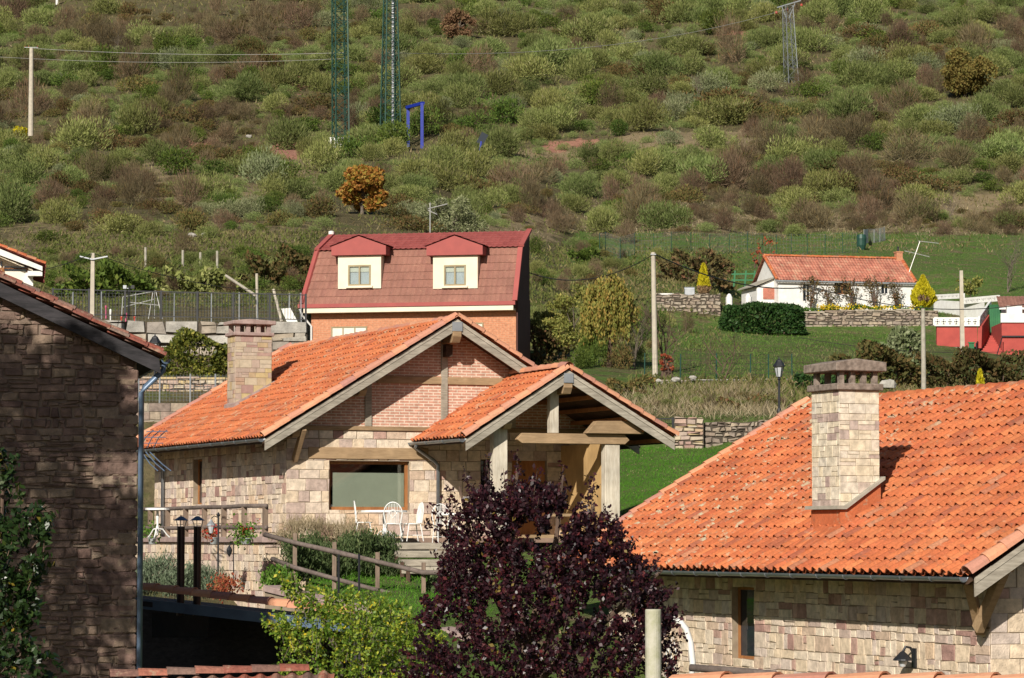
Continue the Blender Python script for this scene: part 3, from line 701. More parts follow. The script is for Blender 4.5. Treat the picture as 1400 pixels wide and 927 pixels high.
# side wall (facing left)
sw0 = HF.loc(264, 690, 'x', xs_); sw1 = HF.loc(270, 628, 'x', xs_); sY1 = HL-.6
sh = (sY1-sw0.y-.02, sY1-sw0.y+.55, sw0.z-W0, sw1.z-W0+.1)
sh = (sY1-sw0.y, sY1-sw1.y+.45, sw0.z-W0, sw1.z-W0)
zsw = EZ + P1*xs_ - .15
t = MB(); masonry(t, (xs_, sY1, W0), (0,-1,0), (-1,0,0), sY1-yg, zsw-W0, (.14,.36), (.25,.6), holes=[sh], seed=33, big=.35, jit=.014); t.build('stone_wall', M['stone'], house)
t = MB(); panel(t, (xs_+.004, sY1, W0), (0,-1,0), (-1,0,0), sY1-yg, zsw-W0, holes=[sh], thick=.35); t.build('wall_core', M['mortar'], house)
t = MB(); panel(t, (gx1, yg, W0), (0,1,0), (1,0,0), sY1-yg, zsw-W0, thick=.3); panel(t, (gx1, sY1, W0), (-1,0,0), (0,1,0), gx1-gx0, 9, top=lambda a: zr(gx1-a)-.15-W0, thick=.3)
t.build('rear_wall', M['stone'], house)
# big window, lintel, blind
w_ = window_in(house, wl_.x, wr_.x, wl_.z, wr_.z, yg+.14, M['warm_wood'], fw=.08, glass='pane')
t = MB(); t.box(wl_.x+.16, wr_.x-.09, yg+.185, yg+.19, wl_.z+.08, wl_.z+.08+(wr_.z-wl_.z)*.70, .5); t.build('blind', M['blind'], w_)
t = MB(); t.box(wl_.x-.1, wr_.x+.1, yg+1.6, yg+1.65, wl_.z-.3, wr_.z+.3, .5); t.build('unlit_room_sheet', M['soot_unlit'], w_)  # black sheet paints the unlit room behind the blind
t = MB(); t.box(wl_.x-.03, wr_.x+.0, yg+.02, yg+.28, wl_.z-.05, wl_.z, .5); t.build('sill', M['warm_wood'], w_)
la = HF.loc(421, 627, 'y', yg); lb = HF.loc(585, 614, 'y', yg)
t = MB(); t.box(la.x, lb.x, yg-.045, yg+.2, la.z+.0, lb.z+.02, .7); t.build('lintel_beam', M['tan_wood'], house, bevel=.01)
t = MB(); t.box(gx0+.25, gx1-.2, yg-.06, yg+.1, zb-.06, zb+.05, .2); t.build('sill_beam', M['tan_wood'], house, bevel=.008)
hb = HF.loc(580, 520, 'y', yg)
t = MB(); t.box(HF.loc(515,520,'y',yg).x, XR-(HF.loc(515,520,'y',yg).x), yg-.05, yg+.05, hb.z-.10, hb.z+.10, .6); t.build('tie_beam', M['tan_wood'], house, bevel=.008)
for px_ in (503, 607, 700):
    x_ = HF.loc(px_, 560, 'y', yg).x; t = MB(); t.box(x_-.09, x_+.09, yg-.056, yg+.05, zb+.05, zr(x_)-.17, .7); t.build('timber_stud', M['grey_wood'], house, bevel=.008)
# braces at the corner, gutter, downpipe
b0 = HF.loc(403, 629, 'y', yg-.05); b1 = HF.loc(424, 586, 'y', .2)
t = MB(); t.bar((b0.x, yg-.04, b0.z), (b0.x+.02, .15, zr(b0.x)-.42), .13, .17, tint=.6); t.build('brace', M['tan_wood'], house, bevel=.01)
t = MB(); gutter(t, (-.04, .05, EZ-.03), (-.04, HL, EZ-.03)); gt = t.build('gutter', M['zinc'], house)
dp = HF.loc(222, 700, 'x', xs_-.1); t = MB(); t.tube([(-.04, dp.y, EZ-.1), (xs_-.1, dp.y, EZ-.45), (xs_-.1, dp.y, -.0)], .05, 10, .5); t.build('downpipe', M['zinc'], gt, smooth=True)
w2 = window_in(house, sY1-sh[1], sY1-sh[0], sw0.z, sw1.z, xs_+.14, M['warm_wood'], axis='y', fw=.05)
# chimney
cb_ = None
zf = lambda x: EZ + P1*x
# front lower corner of the stack: photo (319,556); right lower (372,534)
def on_slope(fr, px, py, ez, p, off=0.0):
    d = fr.R @ ray(px, py); o = fr.R @ (-fr.o); tt = (ez + off + p*o.x - o.z) / (d.z - p*d.x); return o + d*tt
ca = on_slope(HF, 321, 556, EZ, P1, .06); cc = HF.loc(372, 500, 'y', ca.y)
cz = HF.loc(340, 459, 'y', ca.y).z
ch1 = chimney(house, None, ca.x, cc.x, ca.y, ca.y+.75, zf(ca.x), cz, P1, EZ, 0, M['stone_chim2'], 41)
def cap(ch_, x0, x1, y0, y1, z, h1, gap_, h2, over, n_p, ms, tilt=0.0):
    mb = MB(); mb.box(x0-over, x1+over, y0-over, y1+over, z, z+h1, .5); mb.build('cap_slab', ms, ch_, bevel=.015)
    k = MB(); k.box(x0+.12, x1-.12, y0+.12, y1-.12, z+h1-.001, z+h1+.01, .5); k.build('flue_opening', M['soot_unlit'], ch_)
    for i in range(n_p):
        pw = (x1-x0)*.11; xx = x0+.03+(x1-x0-.06-pw)*i/(n_p-1)
        for yy in (y0+.02, y1-.15):
            p_ = MB(); p_.box(xx, xx+pw, yy, yy+pw, z+h1, z+h1+gap_, .5); p_.build('cap_pillar', ms, ch_)
    mb = MB(); o2 = over*1.8; zt = z+h1+gap_
    vs = [(x0-o2,y0-o2,zt),(x1+o2,y0-o2,zt+tilt),(x1+o2,y1+o2,zt+tilt),(x0-o2,y1+o2,zt)]
    xm = (x0+x1)/2 - (x1-x0)*.12
    mb.prism([(x0-o2,y0-o2,zt),(x1+o2,y0-o2,zt+tilt),(x1+o2,y0-o2,zt+h2+tilt),(xm,y0-o2,zt+h2*1.35),(x0-o2,y0-o2,zt+h2*.9)], (0,y1-y0+2*o2,0), .4)
    mb.build('cap_slab', ms, ch_, bevel=.015)
cap(ch1, ca.x, cc.x, ca.y, ca.y+.75, cz, .10, .22, .11, .05, 4, M['pinkcap'])
t = MB(); t.prism([(ca.x-.06, ca.y-.07, zf(ca.x)+.02),(cc.x+.06, ca.y-.07, zf(cc.x)+.02),(cc.x+.06, ca.y-.07, zf(cc.x)+.14),(ca.x-.06, ca.y-.07, zf(ca.x)+.14)], (0,.89,0), .5); t.build('flashing', M['pinkcap'], ch1)
# ---- porch
pe = HF.loc(563, 603, 'y', yg); pxl = pe.x
q = HF.loc(635, 598, 'x', pxl); yp = q.y; PZ = q.z
pp = HF.loc(777, 504, 'y', yp); pr_ = HF.loc(925, 598, 'y', yp)
PP1 = (pp.z-PZ)/(pp.x-pxl); PP2 = (pp.z-pr_.z)/(pr_.x-pp.x)
print('porch', pxl, yp, PZ, pp, pr_, PP1, PP2)
upl = Vector((1,0,PP1)).normalized(); upr = Vector((-1,0,PP2)).normalized()
S1 = math.hypot(pp.x-pxl, pp.z-PZ); S2 = math.hypot(pr_.x-pp.x, pp.z-pr_.z)
dep = yg-yp+.9
t = MB(); tiles(t, (pxl, yp+.1, PZ), (0,1,0), upl, dep-.1, S1, seed=51, ex=.37); tiles(t, (pxl+.06, yp+.1, PZ-.03), (0,1,0), upl, dep-.1, .3, seed=52, ex=.3); t.build('porch_roof', M['tile'], house)
t = MB(); tiles(t, (pr_.x, yp+.1, pr_.z), (0,1,0), upr, dep-.1, S2, seed=53, ex=.37); t.build('porch_roof', M['tile'], house)
t = MB(); cap_tiles(t, (pxl,yp+.04,PZ+.02), (pp.x,yp+.04,pp.z+.02), .13, .40, 54); cap_tiles(t, (pr_.x,yp+.04,pr_.z+.02), (pp.x,yp+.04,pp.z+.02), .13, .40, 55)
cap_tiles(t, (pp.x,yg+.6,pp.z+.02), (pp.x,yp-.05,pp.z+.05), .13, .42, 57); t.build('rake_tile_row', M['rake_tile'], house)
barge(house, (pxl+.05,yp,PZ), (pp.x,yp,pp.z), 3); barge(house, (pr_.x-.05,yp,pr_.z), (pp.x,yp,pp.z), 4)
t = MB(); t.box(pp.x-.13, pp.x+.13, yp-.03, yp, pp.z-.36, pp.z-.12, .9); t.build('ridge_plate', M['galv'], house)
t = MB()
for (a, b_) in (((pxl,yp+.06,PZ-.1),(pp.x,yp+.06,pp.z-.1)), ((pr_.x,yp+.06,pr_.z-.1),(pp.x,yp+.06,pp.z-.1))):
    a = Vector(a); b_ = Vector(b_); t.prism([a, b_, b_-Vector((0,0,.05)), a-Vector((0,0,.05))], (0, yg-yp-.07, 0), .5)
t.build('porch_deck', M['dark_shade_wood'], house)
for k_ in range(6):
    f_ = (k_+.6)/6.3; t = MB()
    zc_ = pp.z-.17-.05 - PP2*(pr_.x-pp.x)*f_; xx = pp.x+(pr_.x-pp.x)*f_
    t.box(xx-.05, xx+.05, yp+.1, yg-.01, zc_-.10, zc_-.0, .5); t.build('rafter', M['warm_wood'], house)
zp = lambda x: PZ + PP1*(x-pxl) if x < pp.x else pr_.z + PP2*(pr_.x-x)
yb = yp + .55
purlin(house, pp.x, pp.z-.36, yp+.0, yg, .24, .28)
tb0 = HF.loc(706, 606, 'y', yb); tb1 = HF.loc(856, 591, 'y', yb)
pl_ = HF.loc(682, 620, 'y', yb).x; prr = HF.loc(835, 620, 'y', yb).x
purlin(house, pl_+.1, zp(pl_)-.27, yp+.12, yg, .2, .22)
t = MB(); zt = tb0.z; t.prism([(tb0.x-.05,yb-.16,zt+.1),(tb0.x+.1,yb-.16,zt+.0),(tb1.x-.1,yb-.16,zt),(tb1.x+.03,yb-.16,zt+.11),(tb1.x-.12,yb-.16,zt+.26),(tb0.x+.1,yb-.16,zt+.26)], (0,.2,0), .8)
t.build('tie_beam', M['tan_wood'], house, bevel=.01)
pb = HF.loc(810, 592, 'y', yb); pb1 = HF.loc(877, 576, 'y', yb)
t = MB(); t.prism([(pb.x-.3,yb-.3,pb.z-.02),(pb1.x-.1,yb-.3,pb.z-.02),(pb1.x,yb-.3,pb.z+.08),(pb1.x,yb-.3,pb1.z),(pb.x,yb-.3,pb1.z-.02)], (0,.26,0), .4); t.build('bracket_beam', M['tan_wood'], house, bevel=.01)
kx = HF.loc(756, 560, 'y', yb).x; t = MB(); t.box(kx-.12, kx+.12, yb-.1, yb+.1, zt+.27, zp(kx)-.2, .7); t.build('king_post', M['pale_wood'], house, bevel=.008)
for px_, hw in ((682, 9.5), (835, 10)):
    a = HF.loc(px_-hw, 650, 'y', yb); b_ = HF.loc(px_+hw, 650, 'y', yb)
    t = MB(); t.box(a.x, b_.x, yb-.12, yb+.14, -.0, zt+.0 if px_ > 800 else zp(pl_)-.3, .8); t.build('porch_post', M['pale_wood'], house, bevel=.01)
t = MB(); t.box(prr-.02, prr+.10, yb+.16, yg-.01, .0, zt+.05, .5); t.build('side_lining', M['ochre'], house)
t = MB(); t.box(prr+.11, prr+.3, yb+.16, yg-.01, W0, zt+.05, .5); t.build('porch_side_wall', M['stone'], house)
t = MB(); t.box(pl_-.0, prr-.1, yb-.02, yb+.1, .55, .62, .5); t.box(pl_+.2, prr-.1, yb+.01, yb+.07, .0, .08, .5); t.build('porch_rail', M['tan_wood'], house)
window_in(house, pw0.x, pw1.x, pw0.z, pw1.z, yg+.12, M['dark_shade_wood'], fw=.04, mull=(.5,))
t = MB(); dx = gx0+door[0]; t.box(dx, dx+1.0, yg+.12, yg+.17, 0, 2.05, .5); dd = t.build('door', M['warm_wood'], house)
t = MB(); t.tube([(dx+.88, yg+.1, 1.0), (dx+.88, yg+.06, 1.0), (dx+.78, yg+.06, 1.0)], .012, 6); t.build('handle', M['galv'], dd)
t = MB(); gutter(t, (pxl-.04, yp+.05, PZ-.03), (pxl-.04, yg-.05, PZ-.03)); g2 = t.build('gutter', M['zinc'], house)
dpx = HF.loc(599, 660, 'y', yg-.1).x; t = MB(); t.tube([(pxl-.04, yg-.5, PZ-.08), (pxl+.0, yg-.25, PZ-.16), (dpx-.12, yg-.12, PZ-.50), (dpx, yg-.1, PZ-.62), (dpx, yg-.1, 0)], .05, 10, .5); t.build('downpipe', M['zinc'], g2, smooth=True)

# terrace floor and its stone retaining wall
ter = empty('terrace', (C0.x, C0.y, 0), TH); tag(ter, kind='structure')
e0 = HF.loc(366, 690, 'z', 0)
tw = HF.loc(366, 747, 'x', xs_-1.0); tx = xs_-1.05; ty = yg-1.5
t = MB(); t.box(tx, 9.4, ty, yg+.1, -.12, 0, .5); t.box(tx, xs_+.1, yg+.1, HL, -.12, 0, .5); t.box(9.4, 12.5, yb-.4, yg+.1, -.12, -.002, .5); t.build('terrace_floor', M['pave'], ter)
tag(ter, kind='structure')
twl = empty('terrace_wall', (C0.x, C0.y, 0), TH); tag(twl, 'low stone retaining wall with pink slab coping below the terrace rail', 'wall')
t = MB(); masonry(t, (tx, HL, -2.3), (0,-1,0), (-1,0,0), HL-ty, 2.17, (.16,.30), (.2,.45), seed=61); masonry(t, (tx, ty, -2.3), (1,0,0), (0,-1,0), 2.6, 2.17, (.16,.30), (.2,.45), seed=62); t.build('stone_face', M['stone'], twl)
t = MB(); t.box(tx+.01, tx+.4, ty+.01, HL, -2.3, -.125, .5); t.box(tx+.01, 5.0, ty+.01, ty+.3, -2.3, -.13, .5); t.build('wall_core', M['mortar'], twl)
t = MB(); t.box(tx-.10, tx+.34, ty-.1, HL, -.118, .03, .5); t.build('coping', M['pinkcap'], twl, bevel=.012)
# terrace rail
fen = empty('terrace_fence', (C0.x, C0.y, 0), TH); tag(fen, 'round wood rail fence on the terrace edge above the flower pots', 'fence')
for zz in (.82, .28):
    t = MB(); pts = [(tx+.05, ty+.05+(HL-ty)*i/8, zz+random.uniform(-.015,.015)) for i in range(9)]; t.tube(pts, .055, 8, .5); t.build('rail', M['rail_wood'], fen, smooth=True)
for k_ in range(7):
    yy = ty+.12+k_*1.75; t = MB(); t.box(tx+.0, tx+.12, yy, yy+.12, 0.03, .8, .5); t.build('post', M['post_wood'], fen)
# sloping rail fence down to the right
sf = empty('garden_rail_fence', (0,0,0)); tag(sf, 'crooked wood rail fence sloping down in front of the rosemary bushes', 'fence')
def wpt(px, py, Y): return at(px, py, Y)
top_pts = [(362,731,77.0),(403,742,76.2),(460,755,75.2),(516,768,74.4),(579,783,73.6),(640,783,73.2),(700,786,73)]
t = MB(); t.tube([wpt(*p) for p in top_pts], [.06,.055,.065,.055,.06,.06,.05], 9, .5); t.build('rail', M['rail_wood'], sf, smooth=True)
t = MB(); t.tube([wpt(372,764,77), wpt(403,776,76.2), wpt(460,792,75.2), wpt(516,807,74.4), wpt(579,822,73.6)], .055, 9, .5); t.build('rail', M['rail_wood'], sf, smooth=True)
for (px_, p0, p1, Y) in ((403,729,800,76.25),(457,741,822,75.25),(516,755,830,74.45),(579,769,850,73.65)):
    a = at(px_, p0, Y); t = MB(); t.box(a.x-.05, a.x+.05, Y+.05, Y+.15 , at(px_, p1, Y).z-.5, a.z, .5); t.build('post', M['post_wood'], sf)

# timber steps
st = empty('timber_steps', (0,0,0)); tag(st, 'grey timber garden steps leading up to the white table', 'steps')
for i, (y0, y1) in enumerate(((741,751),(752,762),(764,773),(774,784))):
    Y = 78.0 - i*.38; x0 = at(534+i*5, y0, Y).x; x1 = at(645, y0, Y).x
    zt = at(600, y0+1, Y).z; zb_ = at(600, y1, Y).z
    t = MB(); t.box(x0, x1, Y, Y+.42, zt-.17, zt, .2+.2*i); t.build('step', M['grey_wood'], st, bevel=.015)
for i in range(3):
    Y = 77.4-i*.45; p_ = at(542+i*8, 764+i*8, Y); t = MB(); t.box(p_.x-.05, p_.x+.05, Y-.06, Y, p_.z-.3, p_.z+.06, .5); t.build('peg', M['dark_shade_wood'], st)

# sloping low garden wall with coping, lower down
gw = empty('garden_wall', (0,0,0)); tag(gw, 'low wall with pinkish coping sloping down behind the yellowing bush', 'wall')
A_ = at(362, 800, 72); B_ = at(640, 868, 66); d_ = (B_-A_)
t = MB(); nrm = Vector((d_.y, -d_.x, 0)).normalized()
t.prism([A_+Vector((0,0,-.14)), B_+Vector((0,0,-.14)), B_+Vector((0,0,-3.2)), A_+Vector((0,0,-3.2))], -nrm*.4, .5); t.build('wall_body', M['mortar'], gw)
t = MB(); n_seg = 9
for i in range(n_seg):
    a = A_+d_*(i/n_seg)+d_*.002; b_ = A_+d_*((i+1)/n_seg)-d_*.002
    t.prism([a+nrm*.06, b_+nrm*.06, b_-nrm*.46, a-nrm*.46], (0,0,-.14))
t.build('coping', M['pinkcap'], gw, bevel=.01)

# ================================================================== RIGHT STONE HOUSE
R0 = at(1325, 787, 54)
RFm = Frame((R0.x, R0.y, R0.z), TH)
def solve_pitch():
    lo, hi = .35, .8
    def f(p):
        a = on_slope(RFm, 1105, 550, 0, p); b_ = on_slope(RFm, 1398, 527, 0, p); return a.x-b_.x
    best = min((abs(f(lo+(hi-lo)*i/200)), lo+(hi-lo)*i/200) for i in range(201)); return best[1]
RP = .60; re_ = on_slope(RFm, 1105, 550, 0, RP); RW = re_.x; RL = re_.y
print('right house', RP, RW, RL, 'eave end', on_slope(RFm, 848, 722, 0, RP))
rh = empty('stone_house', (R0.x, R0.y, R0.z), TH); tag(rh, 'stone house with wide orange tile roof, lichen and tall cream chimney, at right', 'house')
rc = math.sqrt(1+RP*RP); RU = Vector((1,0,RP))/rc
RE = RL+.15; hipl = lambda b: RE-.12 + (RL-RE)*(b/(RW*rc))
t = MB(); tiles(t, (0,.12,0), (0,1,0), RU, RE-.1, RW*rc, seed=71, w=.32, ex=.38, amp=.07, n=9, lift=.05, lim=hipl); tiles(t, (.06,.12,-.035), (0,1,0), RU, RE-.1, .3, seed=72, w=.32, ex=.3, amp=.07); t.build('roof', M['tile_right'], rh)
t = MB(); tiles(t, (2*RW,.12,0), (0,1,0), (-1,0,RP), RE-.1, RW*rc, seed=73, w=.24, ex=.38, lim=hipl); t.build('roof', M['tile_right'], rh)
t = MB(); cap_tiles(t, (-.02,.0,.02), (RW,.0,RP*RW+.03), .15, .42, 74); cap_tiles(t, (2*RW,.0,.02), (RW,.0,RP*RW+.03), .15, .42, 75); cap_tiles(t, (0,RE,.03), (RW,RL,RP*RW+.03), .12, .42, 76); cap_tiles(t, (2*RW,RE,.03), (RW,RL,RP*RW+.03), .12, .42, 78)
t.build('rake_tile_row', M['rake_tile'], rh)
t = MB(); cap_tiles(t, (RW,RL,RP*RW-.06), (RW,0,RP*RW-.06), .125, .42, 77); t.build('ridge_tile_row', M['tile_right'], rh)
t = MB()
for X0 in (0, 2*RW):
    a = Vector((X0,.05,-.09)); b_ = Vector((RW,.05,RP*RW-.09)); c_ = Vector((RW,RL-.1,RP*RW-.09)); e_ = Vector((X0,RE-.1,-.09)); dn_ = Vector((0,0,.06)); t.add([a,b_,c_,e_,a-dn_,b_-dn_,c_-dn_,e_-dn_],[(0,1,2,3),(7,6,5,4),(0,4,5,1),(1,5,6,2),(2,6,7,3),(3,7,4,0)],.5)
t.build('roof_deck', M['dark_shade_wood'], rh)
barge(rh, (.08,-.08,0), (RW,-.08,RP*RW), 5, th=.36)
t = MB(); gutter(t, (-.05,.1,-.03), (-.05,RE,-.03), .075); t.build('gutter', M['zinc'], rh)
ryg, rxs = .9, .95; RW0 = -4.2
v0 = RFm.loc(1001, 900, 'x', rxs); v1 = RFm.loc(1031, 803, 'x', rxs); rY1 = RE-.8
print('rwin', v0, v1)
rhole = (rY1-v0.y, rY1-v1.y, v0.z-RW0, v1.z-RW0)
rtop = RP*rxs-.15
t = MB(); masonry(t, (rxs, rY1, RW0), (0,-1,0), (-1,0,0), rY1-ryg, rtop-RW0, (.14,.32), (.16,.6), holes=[rhole], seed=81, gap=.005, proud=.014, jit=.016, big=.25); t.build('stone_wall', M['stone'], rh)
t = MB(); panel(t, (rxs+.004, rY1, RW0), (0,-1,0), (-1,0,0), rY1-ryg, rtop-RW0, holes=[rhole], thick=.4); t.build('wall_core', M['mortar'], rh)
t = MB(); masonry(t, (rxs, ryg, RW0), (1,0,0), (0,-1,0), 2*RW-2*rxs, 12, (.18,.42), (.3,.7), top=lambda a: RP*(rxs+a if rxs+a < RW else 2*RW-rxs-a)-.17-RW0, seed=82); t.build('stone_wall', M['stone'], rh)
t = MB(); panel(t, (rxs, ryg+.004, RW0), (1,0,0), (0,-1,0), 2*RW-2*rxs, 12, top=lambda a: RP*(rxs+a if rxs+a < RW else 2*RW-rxs-a)-.17-RW0, thick=.4)
panel(t, (2*RW-rxs, rY1, RW0), (-1,0,0), (0,1,0), 2*RW-2*rxs, 12, top=lambda a: RP*(rxs+a if rxs+a < RW else 2*RW-rxs-a)-.17-RW0, thick=.4); t.build('wall_core', M['mortar'], rh)
rw = window_in(rh, v1.y, v0.y, v0.z, v1.z, rxs+.14, M['warm_wood'], axis='y', fw=.06)
t = MB(); t.box(rxs+.30, rxs+.32, v0.y-(v0.y-v1.y)*.48, v0.y-.05, v0.z+.06, v1.z-.06, .5); t.build('curtain', M['blind'], rw)
t = MB(); t.bar((rxs-.04, ryg+.25, -1.0), (.25, .45, -.1), .16, .18, tint=.5); t.bar((.7, ryg-.0, -.95), (.72, .05, -.12+RP*.7-.2), .16, .2, tint=.5); t.build('brace', M['tan_wood'], rh, bevel=.01)
purlin(rh, .85, RP*.85-.24, -.0, 1.2, .2, .22)
# chimney on the slope
c1 = on_slope(RFm, 1148, 694, 0, RP, .45); c2 = RFm.loc(1203, 600, 'y', c1.y); c3 = RFm.loc(1109, 600, 'x', c1.x)
czt = RFm.loc(1150, 533, 'y', c1.y).z; print('chim', c1, c2, c3, czt)
ch2 = chimney(rh, None, c1.x, c2.x, c1.y, c3.y, RP*c1.x, czt, RP, 0, 0, M['stone_chim'], 91, base_up=.43)
cap(ch2, c1.x, c2.x, c1.y, c3.y, czt, .13, .24, .18, .06, 4, M['slab_dark'], tilt=.0)
t = MB(); z1 = RP*c1.x+.42; z2 = RP*c2.x+.16
t.prism([(c1.x-.1,c1.y-.1,z1-.0),(c1.x+.1,c1.y-.1,z1),(c2.x+.06,c1.y-.1,z2+.3),(c2.x+.06,c1.y-.1,z2+.36),(c1.x+.1,c1.y-.1,z1+.07),(c1.x-.1,c1.y-.1,z1+.07)], (0,c3.y-c1.y+.2,0), .5); t.build('flashing', M['concrete'], ch2)
t = MB(); t.prism([(c1.x-.0,c1.y-.02,RP*c1.x-.1),(c2.x,c1.y-.02,RP*c2.x-.1),(c2.x,c1.y-.02,z2+.29),(c1.x+.1,c1.y-.02,z1-.01),(c1.x-.0,c1.y-.02,z1-.01)], (0,c3.y-c1.y+.04,0), .4)
t.prism([(c1.x-.7,c1.y-.05,RP*(c1.x-.7)+.07),(c1.x,c1.y-.05,RP*c1.x+.11),(c1.x,c1.y-.05,RP*c1.x+.0),(c1.x-.7,c1.y-.05,RP*(c1.x-.7)-.0)], (0,.9,0), .4)
t.build('upstand', M['tile'], ch2)
# wall lantern
lp = RFm.loc(1252, 905, 'x', rxs); wlmp = empty('wall_lantern', tuple(RFm.o + Matrix.Rotation(TH,3,'Z') @ Vector((rxs-.05, lp.y, lp.z))), TH); tag(wlmp, 'small black lantern on the stone wall of the right house', 'lamp')
t = MB(); t.tube([(.03,0,.12),(-.06,0,.26),(-.16,0,.28),(-.22,0,.18)], .025, 8); t.box(.0,.05,-.07,.07,-.1,.25); t.build('bracket', M['black_metal'], wlmp)
t = MB(); t.lathe((-.22,0,0), [(.02,.20),(.05,.18),(.17,.06),(.18,.03)][::-1]); t.build('hood', M['black_metal'], wlmp)
t = MB(); t.lathe((-.22,0,0), [(.05,-.08),(.08,.0),(.07,.04)]); t.build('glass', M['lampglass'], wlmp)

# ================================================================== OLD STONE BUILDING (left)
LT = D2R(12); L0 = at(187, 495, 55); LF = Frame((L0.x, L0.y, 0), LT)
lb_ = empty('old_stone_building', (L0.x, L0.y, 0), LT); tag(lb_, 'old rubble stone building in shade with dark tiled roof edge, at left', 'building')
re0 = LF.loc(222, 484, 'y', -.35); re1 = LF.loc(0, 378, 'y', -.35); LPt = (re1.z-re0.z)/(re0.x-re1.x); print('old pitch', LPt)
zl = lambda x: re0.z + LPt*(re0.x-x)
LWd = 9.0
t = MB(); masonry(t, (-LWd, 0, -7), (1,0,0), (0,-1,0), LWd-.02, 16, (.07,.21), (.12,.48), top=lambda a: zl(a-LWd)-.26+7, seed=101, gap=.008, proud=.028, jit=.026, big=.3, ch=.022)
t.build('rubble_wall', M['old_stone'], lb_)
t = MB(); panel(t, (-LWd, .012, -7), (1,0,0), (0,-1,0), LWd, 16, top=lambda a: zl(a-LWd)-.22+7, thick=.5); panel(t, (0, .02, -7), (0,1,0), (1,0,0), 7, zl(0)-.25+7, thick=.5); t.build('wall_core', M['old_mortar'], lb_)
# corner quoins
t = MB(); z_ = -7; k_ = 0
while z_ < zl(0)-.5:
    h = random.uniform(.18,.32); L_ = random.choice((.75,.4,.6,.3)); t.box(-L_, .03, -.028, .3, z_+.012, min(z_+h-.012, zl(0)-.32), random.random()); z_ += h
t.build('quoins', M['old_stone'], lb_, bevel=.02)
up_ = Vector((-1,0,LPt)).normalized(); SL = (re0.x+LWd+1)/(-up_.x)
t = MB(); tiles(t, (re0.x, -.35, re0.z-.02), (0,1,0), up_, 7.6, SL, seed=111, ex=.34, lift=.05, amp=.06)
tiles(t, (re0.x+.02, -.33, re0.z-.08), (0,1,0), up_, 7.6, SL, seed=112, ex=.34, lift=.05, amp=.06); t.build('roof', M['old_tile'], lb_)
t = MB(); cap_tiles(t, (re0.x,-.28,re0.z+.03), (-LWd-1,-.28,zl(-LWd-1)+.03), .09, .34, 113, flat=.7); cap_tiles(t, (re0.x+.05,-.32,re0.z-.04), (-LWd-1,-.32,zl(-LWd-1)-.04), .10, .36, 114, flat=.7); t.build('rake_tile_row', M['old_tile'], lb_)
t = MB(); t.prism([(re0.x-.05,-.3,re0.z-.08),(-LWd-1,-.3,zl(-LWd-1)-.08),(-LWd-1,-.3,zl(-LWd-1)-.34),(re0.x-.02,-.3,re0.z-.34)], (0,.07,0), .5)
t.prism([(re0.x-.05,-.22,re0.z-.12),(-LWd-1,-.22,zl(-LWd-1)-.12),(-LWd-1,-.22,zl(-LWd-1)-.18),(re0.x-.02,-.22,re0.z-.18)], (0,7.3,0), .5)
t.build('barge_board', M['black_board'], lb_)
gx = re0.x+.02; gz = re0.z-.05
t = MB(); gutter(t, (gx+.06,-.2,gz-.03), (gx+.06,7.0,gz-.03), .07); g3 = t.build('gutter', M['blue_metal'], lb_)
t = MB(); t.tube([(gx+.05,.0,gz-.08),(gx+.03,-.02,gz-.22),(.14,-.05,gz-.52),(.08,-.06,gz-.62),(.08,-.06,-7)], .05, 10, .5); t.build('downpipe', M['blue_metal'], g3, smooth=True)

# ---- lean-to canopy below the terrace (dark recess) and its flues
cn = empty('lean_to_shelter', (0,0,0)); tag(cn, 'dark open lean-to with a row of clay cap tiles and blue-grey fascia', 'shed')
a = at(190, 803, 62); b_ = at(478, 838, 60); dd_ = (b_-a)
t = MB(); cap_tiles(t, b_+Vector((0,0,-.03)), a+Vector((0,0,-.03)), .17, .42, 121, flat=.8); t.build('cap_tile_row', M['rake_tile'], cn)
t = MB(); off = Vector((0,-.02,-.17)); t.prism([a+off+Vector((-.4,0,0)), b_+off, b_+off+Vector((0,0,-.20)), a+off+Vector((-.4,0,-.20))], (0,.06,0), .5); t.build('fascia', M['blue_metal'], cn)
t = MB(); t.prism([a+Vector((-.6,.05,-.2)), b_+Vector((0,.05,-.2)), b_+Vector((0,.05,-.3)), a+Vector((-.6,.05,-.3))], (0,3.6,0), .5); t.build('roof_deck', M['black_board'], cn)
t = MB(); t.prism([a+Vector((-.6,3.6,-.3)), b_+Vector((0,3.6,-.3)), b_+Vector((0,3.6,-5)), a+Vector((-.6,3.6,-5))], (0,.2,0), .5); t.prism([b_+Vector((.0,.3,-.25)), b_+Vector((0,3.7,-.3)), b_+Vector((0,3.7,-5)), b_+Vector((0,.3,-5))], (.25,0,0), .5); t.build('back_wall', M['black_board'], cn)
t = MB(); w0 = at(208, 838, 64); t.box(w0.x, w0.x+1.15, 64, 64.05, w0.z-.5, w0.z-.0, .5); t.build('window', M['glass'], cn)
fl0 = None
